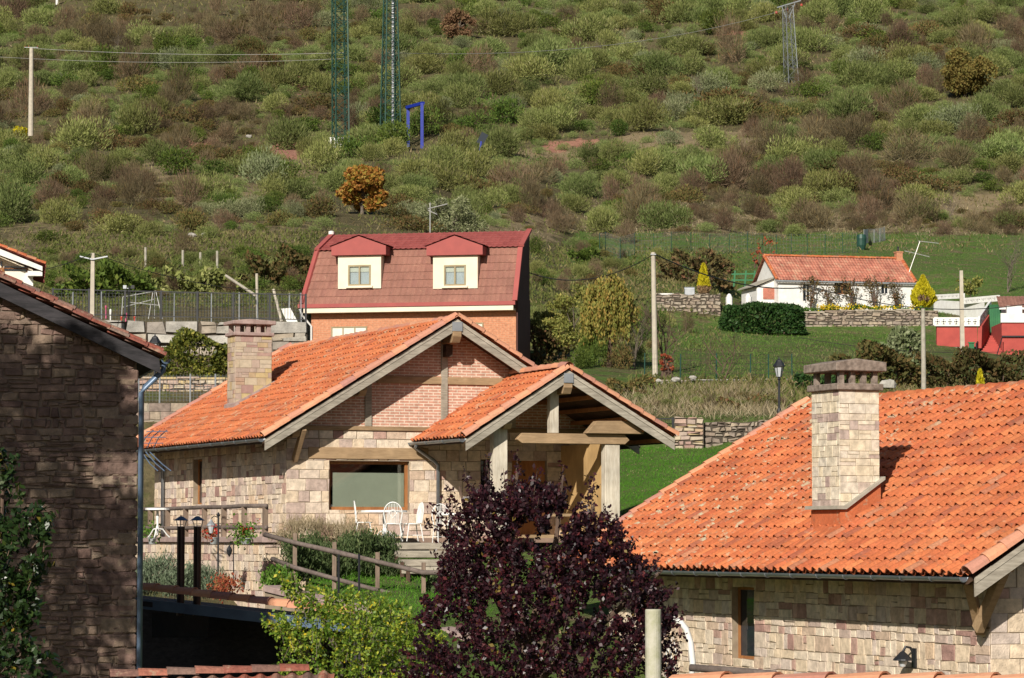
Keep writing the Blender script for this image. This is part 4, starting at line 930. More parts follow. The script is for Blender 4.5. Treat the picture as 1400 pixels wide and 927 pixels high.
for i, (px_, lbl) in enumerate(((247,'left of the two dark stove flues with conical cowls, behind the tile row'),(269.5,'right of the two dark stove flues with conical cowls, behind the tile row'))):
    p_ = at(px_, 800, 62.6); top = at(px_, 720, 62.6)
    if fl0 is None:
        f = empty('stove_flue', (p_.x, p_.y, p_.z))
        H_ = top.z-p_.z
        t = MB(); t.lathe((0,0,0), [(.078,-.6),(.078,H_)], 16); t.build('pipe', M['flue'], f, smooth=False)
        for zz in (.35, .8): 
            pass
        t = MB(); t.lathe((0,0,H_), [(.15,.12),(.14,.13),(.04,.20),(.01,.21)], 16); t.build('cowl', M['blue_metal'], f)
        for k_ in range(3):
            a2 = 2*math.pi*k_/3+.5; t = MB(); t.tube([(.07*math.cos(a2),.07*math.sin(a2),H_-.03),(.12*math.cos(a2),.12*math.sin(a2),H_+.13)], .008, 5); t.build('stay', M['blue_metal'], f)
        fl0 = f
    else: f = copy_tree(fl0); f.location = (p_.x, p_.y, p_.z)
    tag(f, lbl, 'flue', 'stove flues')
# lower roofs at the bottom edge
fr = empty('lower_tiled_roof', (0,0,0)); tag(fr, 'strip of orange clay ridge tiles along the bottom right edge', 'roof')
a = at(925, 923, 22.5); b_ = at(1440, 925, 21.0)
t = MB(); cap_tiles(t, b_+Vector((0,0,-.085)), a+Vector((0,0,-.085)), .13, .42, 131, flat=.75); t.build('ridge_tile_row', M['rake_tile'], fr)
t = MB(); tiles(t, a+Vector((-.2,-2.2,-1.25)), (b_-a).normalized(), Vector((0,1,.5)), (b_-a).length+.6, 2.4, seed=132); t.build('tile_slope', M['tile'], fr)
fr = empty('lower_tiled_roof', (0,0,0)); tag(fr, 'dark red tiled roof strip below the black shelter at the bottom left', 'roof')
a = at(150, 914, 45); b_ = at(420, 905, 45.5)
t = MB(); cap_tiles(t, a+Vector((0,0,-.12)), b_+Vector((0,0,-.12)), .13, .42, 133, flat=.75); t.build('ridge_tile_row', M['old_tile'], fr)
t = MB(); tiles(t, a+Vector((-.2,-2.2,-1.25)), (b_-a).normalized(), Vector((0,1,.5)), (b_-a).length+.6, 2.4, seed=134); t.build('tile_slope', M['old_tile'], fr)
# concrete post and hose by the right house
cp = at(893, 833, 35); t = MB(); t.lathe((cp.x, cp.y, -8), [(.091,0),(.089,cp.z+8-.01),(.082,cp.z+8)], 20); o = t.build('concrete_post', M['concrete_lichen']); tag(o, 'round lichened concrete post beside the purple tree', 'post')
hs = [(945,935),(947,905),(944,878),(938,860),(930,850),(920,846)]
t = MB(); t.tube([at(x, y, 55.5) for x, y in hs], .055, 10); o = t.build('white_pipe', M['white'], smooth=True); tag(o, 'curved white plastic pipe by the right house wall', 'pipe')
t = MB(); t.tube([at(918,915,54), at(914,890,54), at(920,868,54), at(924,890,54), at(921,925,54)], .014, 6); t.tube([at(910,925,54), at(911,893,54), at(916,872,54), at(918,900,54), at(915,927,54)], .014, 6)
o = t.build('garden_hose', M['white'], smooth=True); tag(o, 'loops of thin white hose beside the curved pipe', 'hose')
t = MB(); t.tube([at(944,913,50), at(1000,917,49.6), at(1060,922,49.2)], .06, 9); o = t.build('wood_rail', M['rail_wood'], smooth=True); tag(o, 'dark round wood rail below the narrow window', 'rail')

#PART2
# ================================================================== BRICK HOUSE with red mansard roof
BY = 150.0; BT = D2R(-12)
B0 = at(412, 417, BY); BF = Frame((B0.x, B0.y, 0), BT); bh = empty('brick_house', (B0.x, B0.y, 0), BT)
tag(bh, 'orange brick house with dull red mansard roof and two cream dormers', 'house')
bw = BF.loc(704, 412, 'y', 0).x; be = B0.z; rs1 = BF.loc(440, 336, 'y', 1.2); brk = rs1.z
rx0 = BF.loc(434, 345, 'y', .95).x; x1t = BF.loc(712, 334, 'y', .95).x
ridge_z = BF.loc(600, 318, 'y', 3.2).z; dpt = 3.4; RYD = 3.2
yt = .95
z_t = BF.loc(580, 340, 'y', yt).z; ril = BF.loc(455, 322, 'y', RYD).x; rir = BF.loc(724, 316, 'y', RYD).x
t = MB(); sl = Vector((0, yt, z_t-be)); SLn = sl.length
def tiles_trap(mb, A, B, C, D, w, ex, seed, amp=.03, lift=.03):
    """tiles on the trapezoid A B (low edge) C D (high edge)"""
    rs = random.Random(seed); A, B, C, D = map(Vector, (A, B, C, D)); nr = max(2, int(((D-A).length+(C-B).length)/2/ex)); nc = max(2, int((B-A).length/w))
    nn = (B-A).cross(D-A).normalized()
    if nn.z < 0: nn = -nn
    K = 4
    for j in range(nr):
        l0 = A.lerp(D, j/nr); l1 = B.lerp(C, j/nr); h0 = A.lerp(D, min(1, (j+1.12)/nr)); h1 = B.lerp(C, min(1, (j+1.12)/nr))
        for i in range(nc):
            vs = []
            for (p, q, lf) in ((l0, l1, lift), (h0, h1, 0), (l0, l1, lift-.02)):
                for k in range(K+1):
                    f = (i+k/K)/nc; vs.append(p.lerp(q, f) + nn*(lf + amp*math.sin(math.pi*2*k/K)*.8*(1 if k < 3 else .5)))
            m_ = K+1
            mb.add(vs, [(k,k+1,m_+k+1,m_+k) for k in range(K)] + [(2*m_+k,2*m_+k+1,k+1,k) for k in range(K)], rs.random())
tiles_trap(t, (0,0,be), (bw,0,be), (x1t,yt,z_t), (rx0,yt,z_t), .26, .36, 201)
t.build('mansard_slope', M['mansard_tile'], bh)
t = MB(); tiles_trap(t, (rx0-.1,yt-.12,z_t), (x1t+.1,yt-.12,z_t), (rir,RYD,ridge_z), (ril,RYD,ridge_z), .26, .36, 202)
t.build('upper_roof', M['red_tile'], bh)
t = MB(); t.add([(0,0,be),(rx0,yt,z_t),(ril,RYD,ridge_z),(0,dpt,ridge_z-.1),(0,dpt,be)], [(0,1,2,3,4)], .5)
t.add([(bw,-.05,be-.3),(bw,-.05,be),(x1t,yt,z_t),(rir,RYD,ridge_z),(bw,dpt,ridge_z-.1),(bw,dpt,be),(bw,dpt,be-.3)], [(0,1,2,3,4,5,6)], .5); 
t.add([(0,dpt,be),(bw,dpt,be),(bw,dpt,ridge_z-.1),(0,dpt,ridge_z-.1)], [(0,1,2,3)], .5); t.build('end_cladding', M['shade_clad'], bh)  # shade of the gable end is put into this brown
t = MB()
for a, b_ in (((0,0,be),(rx0,yt,z_t)), ((rx0,yt-.1,z_t),(ril,RYD,ridge_z)), ((bw,0,be),(x1t,yt,z_t)), ((x1t+.05,yt-.1,z_t),(rir,RYD,ridge_z))):
    a = Vector(a); b_ = Vector(b_); t = MB(); t.bar(a+Vector((0,0,.05)), b_+Vector((0,0,.05)), .24, .12, tint=.5); t.build('verge_trim', M['red_render'], bh)
t = MB(); t.box(-.12, bw+.05, -.22, .05, be-.16, be+.02, .5); t.build('eave_fascia', M['red_render'], bh)
t = MB(); t.box(.15, bw-.05, -.16, .4, be-.40, be-.17, .5); t.build('cornice', M['cream'], bh)
t = MB(); t.box(.4, bw-.02, .35, .55, 3.5, be-.2, .5); t.box(bw-.2, bw+.0, .56, dpt, 3.5, be-.0, .5); t.box(.42, .62, .56, dpt, 3.5, be-.2, .5); t.box(.4,bw,dpt-.2,dpt,3.5,be,.5); t.build('brick_wall', M['brick_far'], bh)
t = MB(); t.box(bw+.002, bw+.06, .36, dpt-.1, 3.5, be+.3, .5); t.build('end_wall_shade_sheet', M['shade_clad'], bh)  # sheet over the end wall, coloured dark to paint its shade
t = MB(); t.tube([(-.05,-.1,be-.2),(.05,-.05,be-.5),(.42,.28,be-1.0),(.42,.28,4)], .055, 8); t.build('downpipe', M['white'], bh, smooth=True)
for (xa, xb, ya, yb_) in ((453, 502, 446, 480), (645, 661, 441, 470)):
    a = BF.loc(xa, yb_, 'y', .35); b_ = BF.loc(xb, ya, 'y', .35)
    w = window_in(bh, a.x, b_.x, a.z, b_.z, .30, M['frame_ol'], fw=.06, mull=(.33,.66) if xb-xa > 30 else (), glass='shutter')
for (xa, xb, wa, wb) in ((462, 521, 476, 507), (592, 653, 607, 637)):
    y0 = .17; a = BF.loc(xa, 395, 'y', y0); b_ = BF.loc(xb, 349, 'y', y0); x0, x1 = a.x, b_.x; z0, z1 = a.z, b_.z
    wl0 = BF.loc(wa, 391, 'y', y0); wh0 = BF.loc(wb, 362, 'y', y0)
    t = MB(); panel(t, (x0, y0, z0), (1,0,0), (0,-1,0), x1-x0, z1-z0, holes=[(wl0.x-x0, wh0.x-x0, wl0.z-z0, wh0.z-z0)], thick=.2)
    t.box(x0, x0+.15, y0+.2, 1.6, z0, z1, .5); t.box(x1-.15, x1, y0+.2, 1.6, z0, z1, .5)
    dm = t.build('dormer', M['cream'], bh)
    xm = (x0+x1)/2; pkz = z1 + (x1-x0)*.34; ov = .28; zo = z1+.02
    t = MB(); t.prism([(x0-ov,y0-.18,zo),(x1+ov,y0-.18,zo),(x1+ov,y0-.18,zo+.42),(xm,y0-.18,pkz+.2),(x0-ov,y0-.18,zo+.42)], (0,1.9,0), .5); t.build('dormer_gable', M['red_render'], dm)
    t = MB()
    for s_ in (-1, 1):
        tiles_trap(t, (xm+s_*((x1-x0)/2+ov+.1), y0-.2, zo+.43), (xm+s_*((x1-x0)/2+ov+.1), 2.3, zo+.43), (xm, 2.3, pkz+.26), (xm, y0-.2, pkz+.26), .26, .36, 210)
    t.build('dormer_roof', M['red_tile'], dm)
    w = window_in(bh, wl0.x, wh0.x, wl0.z, wh0.z, y0-.03, M['frame_ol'], fw=.08, mull=(.5,), glass='pane'); w.parent = dm
    t = MB(); hz = wh0.z-(wh0.z-wl0.z)*.33; t.box(wl0.x+.06, wh0.x-.06, y0+.06, y0+.08, hz, wh0.z-.05, .5); t.build('shutter', M['shutter'], w)
    t = MB(); t.box(wl0.x+.06, wh0.x-.06, y0+.10, y0+.11, wl0.z+.05, hz, .5); t.build('curtain', M['curtain'], w)
    t = MB(); t.box(wl0.x-.1, wh0.x+.1, y0-.10, y0+.0, wl0.z-.10, wl0.z-.0, .5); t.build('sill', M['cream'], w)
vp = BF.loc(453, 325, 'y', 3.0); t = MB(); t.lathe((vp.x, 3.0, vp.z-.6), [(.08,0),(.08,.75),(.14,.76),(.14,.9),(.08,.93)]); t.build('vent_pipe', M['white'], bh)
# roof antenna
def antenna(name, base, H, label, arms):
    o = empty(name, base); tag(o, label, 'antenna'); t = MB(); t.tube([(0,0,0),(arms[0][4] if arms else 0,0,H)], .03, 6); t.build('mast', M['antenna'], o)
    for (z_, dx0, dx1, tilt, lean, n_) in arms:
        t = MB(); a = Vector((dx0+lean*z_/H, 0, z_ - tilt)); b_ = Vector((dx1+lean*z_/H, 0, z_ + tilt)); t.tube([a, b_], .025, 5)
        for k in range(n_):
            p = a.lerp(b_, k/(max(1, n_-1))); t.tube([p+Vector((-.12,-.3,.22)), p+Vector((.12,.3,-.22))], .012, 4)
        t.build('boom', M['antenna'], o)
    return o
ab = at(588, 325, 154); antenna('roof_antenna', ab, (325-277)*154/F, 'thin aerial on a tall mast above the red mansard roof', [(1.55, -.1, .85, .12, 0, 5), (1.25, -.1, .35, -.1, 0, 3)])
ab = at(1243, 372, 214); antenna('roof_antenna', ab, 2.1, 'leaning aerial with orange tipped booms beside the white cottage', [(2.05, -.1, 1.3, -.08, .75, 7), (1.25, -.75, .95, -.2, .75, 8)])

# ================================================================== far-left white-gabled house
WY = 118.0; w0 = at(58, 366, WY); fh = empty('white_gabled_house', (w0.x, w0.y, 0), D2R(9)); tag(fh, 'house with white gable boards and red roof edge at the far left', 'house')
WFm = Frame((w0.x, w0.y, 0), D2R(9)); p0 = WFm.loc(0, 342, 'y', 0); sp = (p0.z-w0.z)/(-p0.x); XL = -6.0
zw = lambda x: w0.z - sp*x if x > -4.2 else w0.z + sp*4.2 + sp*(x+4.2)
t = MB(); t.prism([(0,0,w0.z+.05),(-4.2,0,zw(-4.2)+.05),(-4.2,0,zw(-4.2)-.3),(0,0,w0.z-.12),(0,0,w0.z-.12)], (0,.08,0), .5)
t.prism([(-8.4,0,w0.z+.05),(-4.2,0,zw(-4.2)+.05),(-4.2,0,zw(-4.2)-.3),(-8.4,0,w0.z-.12)], (0,.08,0), .5); t.box(-.55,.0,.1,.5,w0.z-.3,w0.z-.12); t.build('barge_board', M['white'], fh)
t = MB(); tiles(t, (.1,-.1,w0.z+.1), (0,1,0), Vector((-1,0,sp)).normalized(), 9, 4.7, seed=301); t.build('roof', M['red_tile'], fh)
t = MB(); tiles(t, (-8.5,-.1,w0.z+.1), (0,1,0), Vector((1,0,sp)).normalized(), 9, 4.7, seed=302); t.build('roof', M['red_tile'], fh)
t = MB(); cap_tiles(t, (.1,.0,w0.z+.12), (-4.2,.0,zw(-4.2)+.12), .1, .4, 303); t.build('rake_tile_row', M['tile'], fh)
t = MB(); panel(t, (-8.0,.7,5.0), (1,0,0), (0,-1,0), 7.65, 9, top=lambda a: zw(-8.0+a)-.15-5, thick=.2); t.box(-.55,-.35,.9,8.5,5,w0.z-.1); t.box(-8,-7.8,.9,8.5,5,w0.z-.1); t.build('wall', M['cream'], fh)
t = MB(); t.box(-.62,-.34,.5,.75,5,w0.z-.15); t.build('corner_post', M['white'], fh)
gA = WFm.loc(5, 400, 'y', .6); gB = WFm.loc(37, 368, 'y', .6)
for (xa, xb) in ((-1, 4), (4, 38)):
    a = WFm.loc(xa, 410, 'y', .62).x; b_ = WFm.loc(xb, 368, 'y', .62).x
    window_in(fh, a, b_, WFm.loc(5,412,'y',.62).z, WFm.loc(5,366,'y',.62).z, .60, M['warm_wood'], fw=.05, glass='shutter')
    z0 = WFm.loc(5,364,'y',.62).z; z1 = min(zw(a), zw(b_))-.3
    t = MB(); t.box(a+.03, b_-.03, .60, .64, z0, z1); t.build('pane', M['glass'], fh)


# ================================================================== WHITE COTTAGE
CYd = 216.0; CT = D2R(14); c0 = at(1064, 383, CYd); CF = Frame((c0.x, c0.y, 0), CT); ct = empty('white_cottage', (c0.x, c0.y, 0), CT)
tag(ct, 'long low white cottage with clay tile roof and climbing plants on its front', 'house')
cw = CF.loc(1250, 384, 'y', 0).x; r0 = CF.loc(1053, 350, 'y', 2.6); cdp = 5.2; cr = r0.z
# ridge runs along x here
t = MB(); tiles_trap(t, (-.2,-.25,c0.z), (cw+.1,-.25,c0.z), (cw+.1,cdp/2,cr), (-.2,cdp/2,cr), .22, .36, 401, .035); tiles_trap(t, (cw,cdp+.2,c0.z), (-.2,cdp+.2,c0.z), (-.2,cdp/2,cr), (cw,cdp/2,cr), .22, .36, 402, .035); t.build('roof', M['cottage_tile'], ct)
t = MB(); cap_tiles(t, (-.2,cdp/2,cr+.0), (cw+.1,cdp/2,cr+.0), .13, .4, 403); cap_tiles(t, (-.15,-.25,c0.z), (-.15,cdp/2,cr), .11, .4, 404); cap_tiles(t, (cw+.05,-.25,c0.z), (cw+.05,cdp/2,cr), .13, .4, 405); t.build('ridge_tile_row', M['tile'], ct)
gb = c0.z-3.6
def hx(px0, px1, py0, py1): a = CF.loc(px0, py1, 'y', 0); b_ = CF.loc(px1, py0, 'y', 0); return (a.x, b_.x, a.z-gb, b_.z-gb)
w1 = hx(1205,1215,388,402); w2_ = hx(1141,1163,386,402); w3 = hx(1098,1108,388,412)
t = MB(); panel(t, (0,0,gb), (1,0,0), (0,-1,0), cw, c0.z-gb-.08, holes=[w1, w2_, w3], thick=.3)
t.prism([(0,.3,gb),(0,cdp,gb),(0,cdp,c0.z-.1),(0,cdp/2,cr-.12),(0,.3,c0.z+.1)], (.25,0,0), .5); t.prism([(cw-.25,.3,gb),(cw-.25,cdp,gb),(cw-.25,cdp,c0.z-.1),(cw-.25,cdp/2,cr-.12),(cw-.25,.3,c0.z+.1)], (.25,0,0), .5)
t.box(.3,cw-.3,cdp-.3,cdp,gb,c0.z-.1); t.build('wall', M['white'], ct)
for w_i, (w, g_) in enumerate(((w1,'glass'), (w2_,'soot_unlit'), (w3,'glass'))): window_in(ct, w[0], w[1], w[2]+gb, w[3]+gb, .1, M['white'] if w_i != 1 else M['warm_wood'], fw=.05, mull=(.5,), glass=g_)  # middle pane is a plain black sheet
t = MB(); t.box(-.25,cw+.1,-.32,-.24,c0.z-.12,c0.z-.02); t.build('gutter', M['galv'], ct)
chx = CF.loc(1228, 350, 'y', cdp/2).x; t = MB(); t.box(chx-.22,chx+.22,cdp/2-.3,cdp/2+.2,cr-.5,cr+.42); t.box(chx-.26,chx+.26,cdp/2-.34,cdp/2+.24,cr+.42,cr+.5); k_ = t.build('chimney', M['brick_far'], ct)
t = MB(); t.lathe((chx,cdp/2,cr+.5), [(.06,0),(.06,.3),(.1,.31),(.1,.36)]); t.build('pipe', M['black_metal'], k_)
# lean-to at its left
la_ = CF.loc(1031, 390, 'y', 1.2); lx0 = la_.x+.1
t = MB(); z0 = c0.z; t.prism([(lx0,.9,gb),(-.02,.9,gb),(-.02,.9,z0+.15),(lx0,.9,z0-.42)], (0,3.4,0), .5); ln_ = t.build('lean_to', M['white'], ct)
t = MB(); t.prism([(lx0-.25,.7,z0-.42),(-.01,.7,z0+.2),(-.01,.7,z0+.28),(lx0-.25,.7,z0-.34)], (0,3.8,0), .5); t.build('lean_to_roof', M['concrete'], ln_)
t = MB(); xa = lx0+.45; t.box(xa, xa+.9, .84, .9, z0-1.25, z0-.5); t.build('shutter', M['cottage_tile'], ln_)
# cottage climbers
def leafcloud(centers, spread, n, size, asp, up=0.2):
    k = len(centers); idx = RNG.integers(0, k, n); C = np.array(centers)[idx] + RNG.normal(size=(n,3))*np.array(spread)
    D = RNG.normal(size=(n,3)); D[:,2] += up; V_, Q_ = blades(C, D, size*RNG.uniform(.6,1.3,n), asp); return V_, Q_, RNG.random(n)
def plant(name, label, cat, base, centers, spread, n, size, asp, mat, stems=(), stem_r=.03, stem_mat='trunk_brown', group=None, up=.2):
    """thing with foliage and stem parts; centres relative to base"""
    o = empty(name, base); tag(o, label, cat, group)
    V_, Q_, T_ = leafcloud(centers, spread, n, size, asp, up); np_mesh('foliage', V_, Q_, T_, M[mat], o)
    if stems:
        t = MB()
        for s_ in stems: t.tube(s_, [stem_r*(1-.7*i/(len(s_)-1)) for i in range(len(s_))], 6, .5)
        t.build('trunk', M[stem_mat], o)
    return o
CR = Matrix.Rotation(CT, 3, 'Z'); CO = Vector((c0.x, c0.y, 0))
for i, (px_, wpx, hpx, lb) in enumerate(((1108,30,38,'thin brownish climber on the cottage front nearest its left end'),(1134,22,26,'sparse green climber beside the wooden window of the cottage'),(1163,36,36,'dense reddish climber at the middle of the cottage front'),(1196,40,42,'tall yellow green climber reaching the cottage eave near the right window'),(1226,18,30,'small dark climber at the right end of the cottage front'))):
    b_ = at(px_, 418, CYd-.7+(px_-1064)*.012); hh = hpx*CYd/F; ww = wpx*CYd/F
    cs_ = [(random.uniform(-ww/2,ww/2)*(.3+.7*q), random.uniform(-.3,.3), hh*q) for q in [random.random()**.8 for _ in range(26)]]
    plant('climbing_plant', lb, 'climber', b_, cs_, (.12,.1,.15), 420, .16, .5, 'climber', [[(0,0,-.3),(random.uniform(-.3,.3),0,hh*.5),(random.uniform(-.5,.5),0,hh)] for _ in range(4)], .05)

# ================================================================== RED BUILDING, stairs, balustrades (right)
def balustrade(name, label, A, B, h, nblk, thick=.14):
    """precast openwork blocks between two rails"""
    A = Vector(A); B = Vector(B); o = empty(name, A); tag(o, label, 'balustrade'); d = B-A; L = d.length; u = d.normalized(); nn = Vector((u.y,-u.x,0)).normalized()*thick; z = Vector((0,0,1))
    t = MB(); t.prism([u*0, d, d+z*.10, z*.10], nn, .5); t.prism([z*(h-.12), d+z*(h-.12), d+z*h, z*h], nn, .5); t.build('rail', M['white'], o)
    t = MB()
    for i in range(nblk):
        c_ = d*((i+.5)/nblk) + z*(h/2); w = L/nblk
        for s_ in (-1, 1): t.bar(c_ - u*(w*.42) - z*(s_*h*.34) + nn*.5, c_ + u*(w*.42) + z*(s_*h*.34) + nn*.5, .09, thick*.9, up=nn.normalized(), tint=.5)
        t.bar(c_ - u*(w*.5) - z*(h*.4) + nn*.5, c_ - u*(w*.5) + z*(h*.4) + nn*.5, .13, thick*.98, up=nn.normalized(), tint=.5)
    t.bar(d - z*0 + nn*.5, d + z*h + nn*.5, .16, thick*1.1, up=nn.normalized(), tint=.5)
    t.build('openwork_blocks', M['white'], o); return o
RY = 186.0
def slab_px(mb, px0, px1, py0, py1, Y, th, tint=.5):
    a = at(px0, py1, Y); b_ = at(px1, py0, Y); mb.box(a.x, b_.x, Y, Y+th, a.z, b_.z, tint)
rw_ = empty('red_garden_wall', at(1280, 476, RY)); tag(rw_, 'low red painted garden wall on a stone footing below the white openwork', 'wall')
def child(mb, name, mat, par):
    o = mb.build(name, M[mat], par); o.matrix_parent_inverse = Matrix.Translation(par.location).inverted(); return o
t = MB(); slab_px(t, 1281, 1336, 446, 474, RY, .4); child(t, 'wall_body', 'red_wall', rw_)
t = MB(); slab_px(t, 1283, 1328, 474.5, 486, RY-.05, .5); child(t, 'footing', 'concrete', rw_)
balustrade('white_openwork_fence', 'white openwork block fence on top of the low red wall', at(1277,446,RY), at(1337,446,RY), 12*RY/F, 7)
balustrade('white_openwork_fence', 'white openwork fence descending beside the red stairs', at(1337,446,RY+.3), at(1352,424,RY+6), 13*RY/F, 4)
wt = empty('white_terrace_wall', at(1275,430,200)); tag(wt, 'long white terrace wall stepping up behind the yellow conifer', 'wall')
t = MB(); a = at(1277,428,203); b_ = at(1346,440,197); t.prism([a, b_, at(1346,414,197), at(1277,410,203)], (0,.3,0), .5); child(t, 'wall_body', 'white', wt)
balustrade('white_openwork_fence', 'white openwork fence on the long white terrace wall', at(1277,410,203), at(1318,408,200), 7.5*RY/F, 8)
balustrade('white_openwork_fence', 'white openwork fence of larger blocks leading to the brown roof', at(1320,416,199), at(1366,412,196), 9*RY/F, 6)
rbg = empty('red_building', at(1372, 492, RY)); tag(rbg, 'red painted building base with white front and brown tiled roof, at the right edge', 'building')
t = MB(); a = at(1370,500,RY); t.box(a.x, a.x+7, RY, RY+7, a.z-2, at(1370,441,RY).z); child(t, 'red_wall', 'red_wall', rbg)
t = MB(); t.box(a.x, a.x+7, RY-.12, RY-.001, at(1370,461,RY).z, at(1370,459,RY).z); child(t, 'band', 'black_metal', rbg)
t = MB(); q0 = at(1376,441,RY+2); t.box(q0.x, q0.x+7, RY+2, RY+6, q0.z+.0, at(1376,419,RY+2).z); child(t, 'upper_wall', 'white', rbg)
t = MB(); e_ = at(1366,420,RY+1.2); tp_ = at(1366,405,RY+3.6); tiles_trap(t, (e_.x,e_.y,e_.z), (e_.x+8,e_.y,e_.z), (e_.x+8,tp_.y,tp_.z), (e_.x+.2,tp_.y,tp_.z), .22, .36, 420); child(t, 'roof', 'brown_tile', rbg)
t = MB(); t.box(e_.x, e_.x+8, RY+1.1, RY+1.25, e_.z-.14, e_.z-.02); child(t, 'gutter', 'white', rbg)
t = MB(); a2 = at(1368,441,RY); t.box(a2.x, a2.x+7, RY-.1, RY+.1, a2.z, a2.z+.55); t.box(a2.x+.4, a2.x+1.3, RY+.1, RY+.5, a2.z+.3, a2.z+1.0); child(t, 'parapet', 'white', rbg)
rst = empty('red_stairs', at(1337, 492, RY)); tag(rst, 'red painted stairs climbing to the green door, with dark handrail', 'stairs')
t = MB(); n_ = 12
for i in range(n_):
    f0 = i/n_; a = at(1337+f0*16, 490-f0*34, RY-2+f0*6); b_ = at(1370, 490-f0*34, RY-2+f0*6); t.box(a.x, b_.x, a.y, a.y+8, a.z-3 if i == 0 else a.z-.35, a.z, .5)
child(t, 'steps', 'red_wall', rst)
t = MB(); t.prism([at(1336,476,RY), at(1337,446,RY), at(1352,424,RY+6), at(1352,455,RY+6)], (.25,0,0), .5); child(t, 'side_wall', 'red_wall', rst)
t = MB(); t.tube([at(1335,470,RY-.4), at(1352,442,RY+4)], .05, 6); t.tube([at(1335,470,RY-.4), at(1335,477,RY-.4)], .05, 6); child(t, 'handrail', 'black_metal', rst)
t = MB(); t.tube([at(1363,485,RY-2.2), at(1370,462,RY-.4)], .03, 6); t.tube([at(1363,485,RY-2.2), at(1363,492,RY-2.2)], .03, 6); child(t, 'handrail', 'black_metal', rst)
def cabinet(px0, px1, py0, py1, Y, d, label, name='green_cabinet', ribs=6):
    a = at(px0, py1, Y); b_ = at(px1, py0, Y); o = empty(name, (a.x, Y, a.z)); W_ = b_.x-a.x; H_ = b_.z-a.z; tag(o, label, 'cabinet')
    t = MB(); t.box(0, W_, .03, d, 0, H_); t.box(-.04, W_+.04, -.02, d+.04, H_, H_+.06); t.build('body', M['green_paint'], o)
    t = MB()
    for i in range(ribs): t.box(W_*(i+.15)/ribs, W_*(i+.85)/ribs, 0, .03, .03, H_-.03)
    t.build('door', M['green_paint'], o); return o
cabinet(1353, 1369, 418, 455, RY+4, 1.2, 'tall ribbed green metal door cabinet at the top of the red stairs')
cabinet(1325, 1332, 469, 484, RY-.6, .15, 'small green gate at the foot of the red wall', 'green_gate', 3)

# ================================================================== walls and fences of the middle ground
def stone_wall(name, label, A, B, z_top0, z_top1, h, mat='rough_wall', seed=1, rows=(.12,.25), wid=(.2,.5), th=.4, jit=.03, gap=.015, cap=None, proud=.05, core='mortar_dark', wob=.06):
    """free-standing wall from A to B (world points of its front foot line), tops given"""
    A = Vector((A[0], A[1], z_top0-h)); B = Vector((B[0], B[1], z_top1-h)); d = Vector((B.x-A.x, B.y-A.y, 0)); L = d.length; rz = math.atan2(d.y, d.x)
    o = empty(name, A, rz); tag(o, label, 'wall'); sl_ = (B.z-A.z)/L
    tp = lambda a: h + sl_*a + wob*(vnoise(a*1.3+seed*7, seed)-.5)*2
    H_ = h + abs(sl_)*L + wob + .1; lo = min(0, sl_*L) - .5
    t = MB(); masonry(t, (0,0,lo), (1,0,0), (0,-1,0), L, H_-lo, rows, wid, top=lambda a: tp(a)-lo, seed=seed, gap=gap, proud=proud, jit=jit, big=.2, ch=.02)
    t.build('stones', M[mat], o)
    t = MB(); panel(t, (0,.01,lo), (1,0,0), (0,-1,0), L, H_-lo, top=lambda a: tp(a)-.03-lo, thick=th, step=.5); t.build('core', M[core], o)
    if cap:
        t = MB(); a = 0; rs = random.Random(seed)
        while a < L:
            w = rs.uniform(*cap[0]); e_ = min(L, a+w); z0 = tp((a+e_)/2)-.02
            t.box(a+.01, e_-.01, -.08, th*.9, z0, z0+cap[1]*rs.uniform(.8,1.2)); a = e_
        t.build('cap_stones', M[mat], o, bevel=.02)
    return o
def yz(px, py, Y): p = at(px, py, Y); return (p.x, p.y), p.z
def wall_px(name, label, px0, px1, Y0, Y1, t0, t1, b0, **k):
    a = at(px0, t0, Y0); b_ = at(px1, t1, Y1); h = a.z-at(px0, b0, Y0).z
    return stone_wall(name, label, a, b_, a.z, b_.z, h, **k)
# boulder wall below the black railing
wall_px('boulder_wall', 'high retaining wall of big pale boulders below the black railing', 130, 420, 127, 127, 439, 441, 518, mat='boulder', seed=501, rows=(.42,.75), wid=(.7,1.5), th=.8, jit=.07, gap=.03, proud=.16)
wall_px('garden_stone_wall', 'pale stone garden wall behind wire mesh, below the yellow-green bush', 188, 318, 114.5, 114.5, 517, 518, 550, mat='stone_chim2', seed=502, rows=(.12,.2), wid=(.2,.4), cap=((.5,1.0),.08))
wall_px('block_wall', 'plain grey-pink wall just above the left roof slope', 180, 330, 105.5, 105.5, 551, 551, 612, mat='rough_wall', seed=503, rows=(.25,.32), wid=(.5,.9), jit=.008, gap=.006, proud=.02, wob=0, core='concrete')
wall_px('low_ramp_wall', 'low wall of long grey slabs beside the ramp left of the brick house', 372, 420, 122, 122, 462, 458, 490, mat='boulder', seed=504, rows=(.25,.5), wid=(.6,1.2))
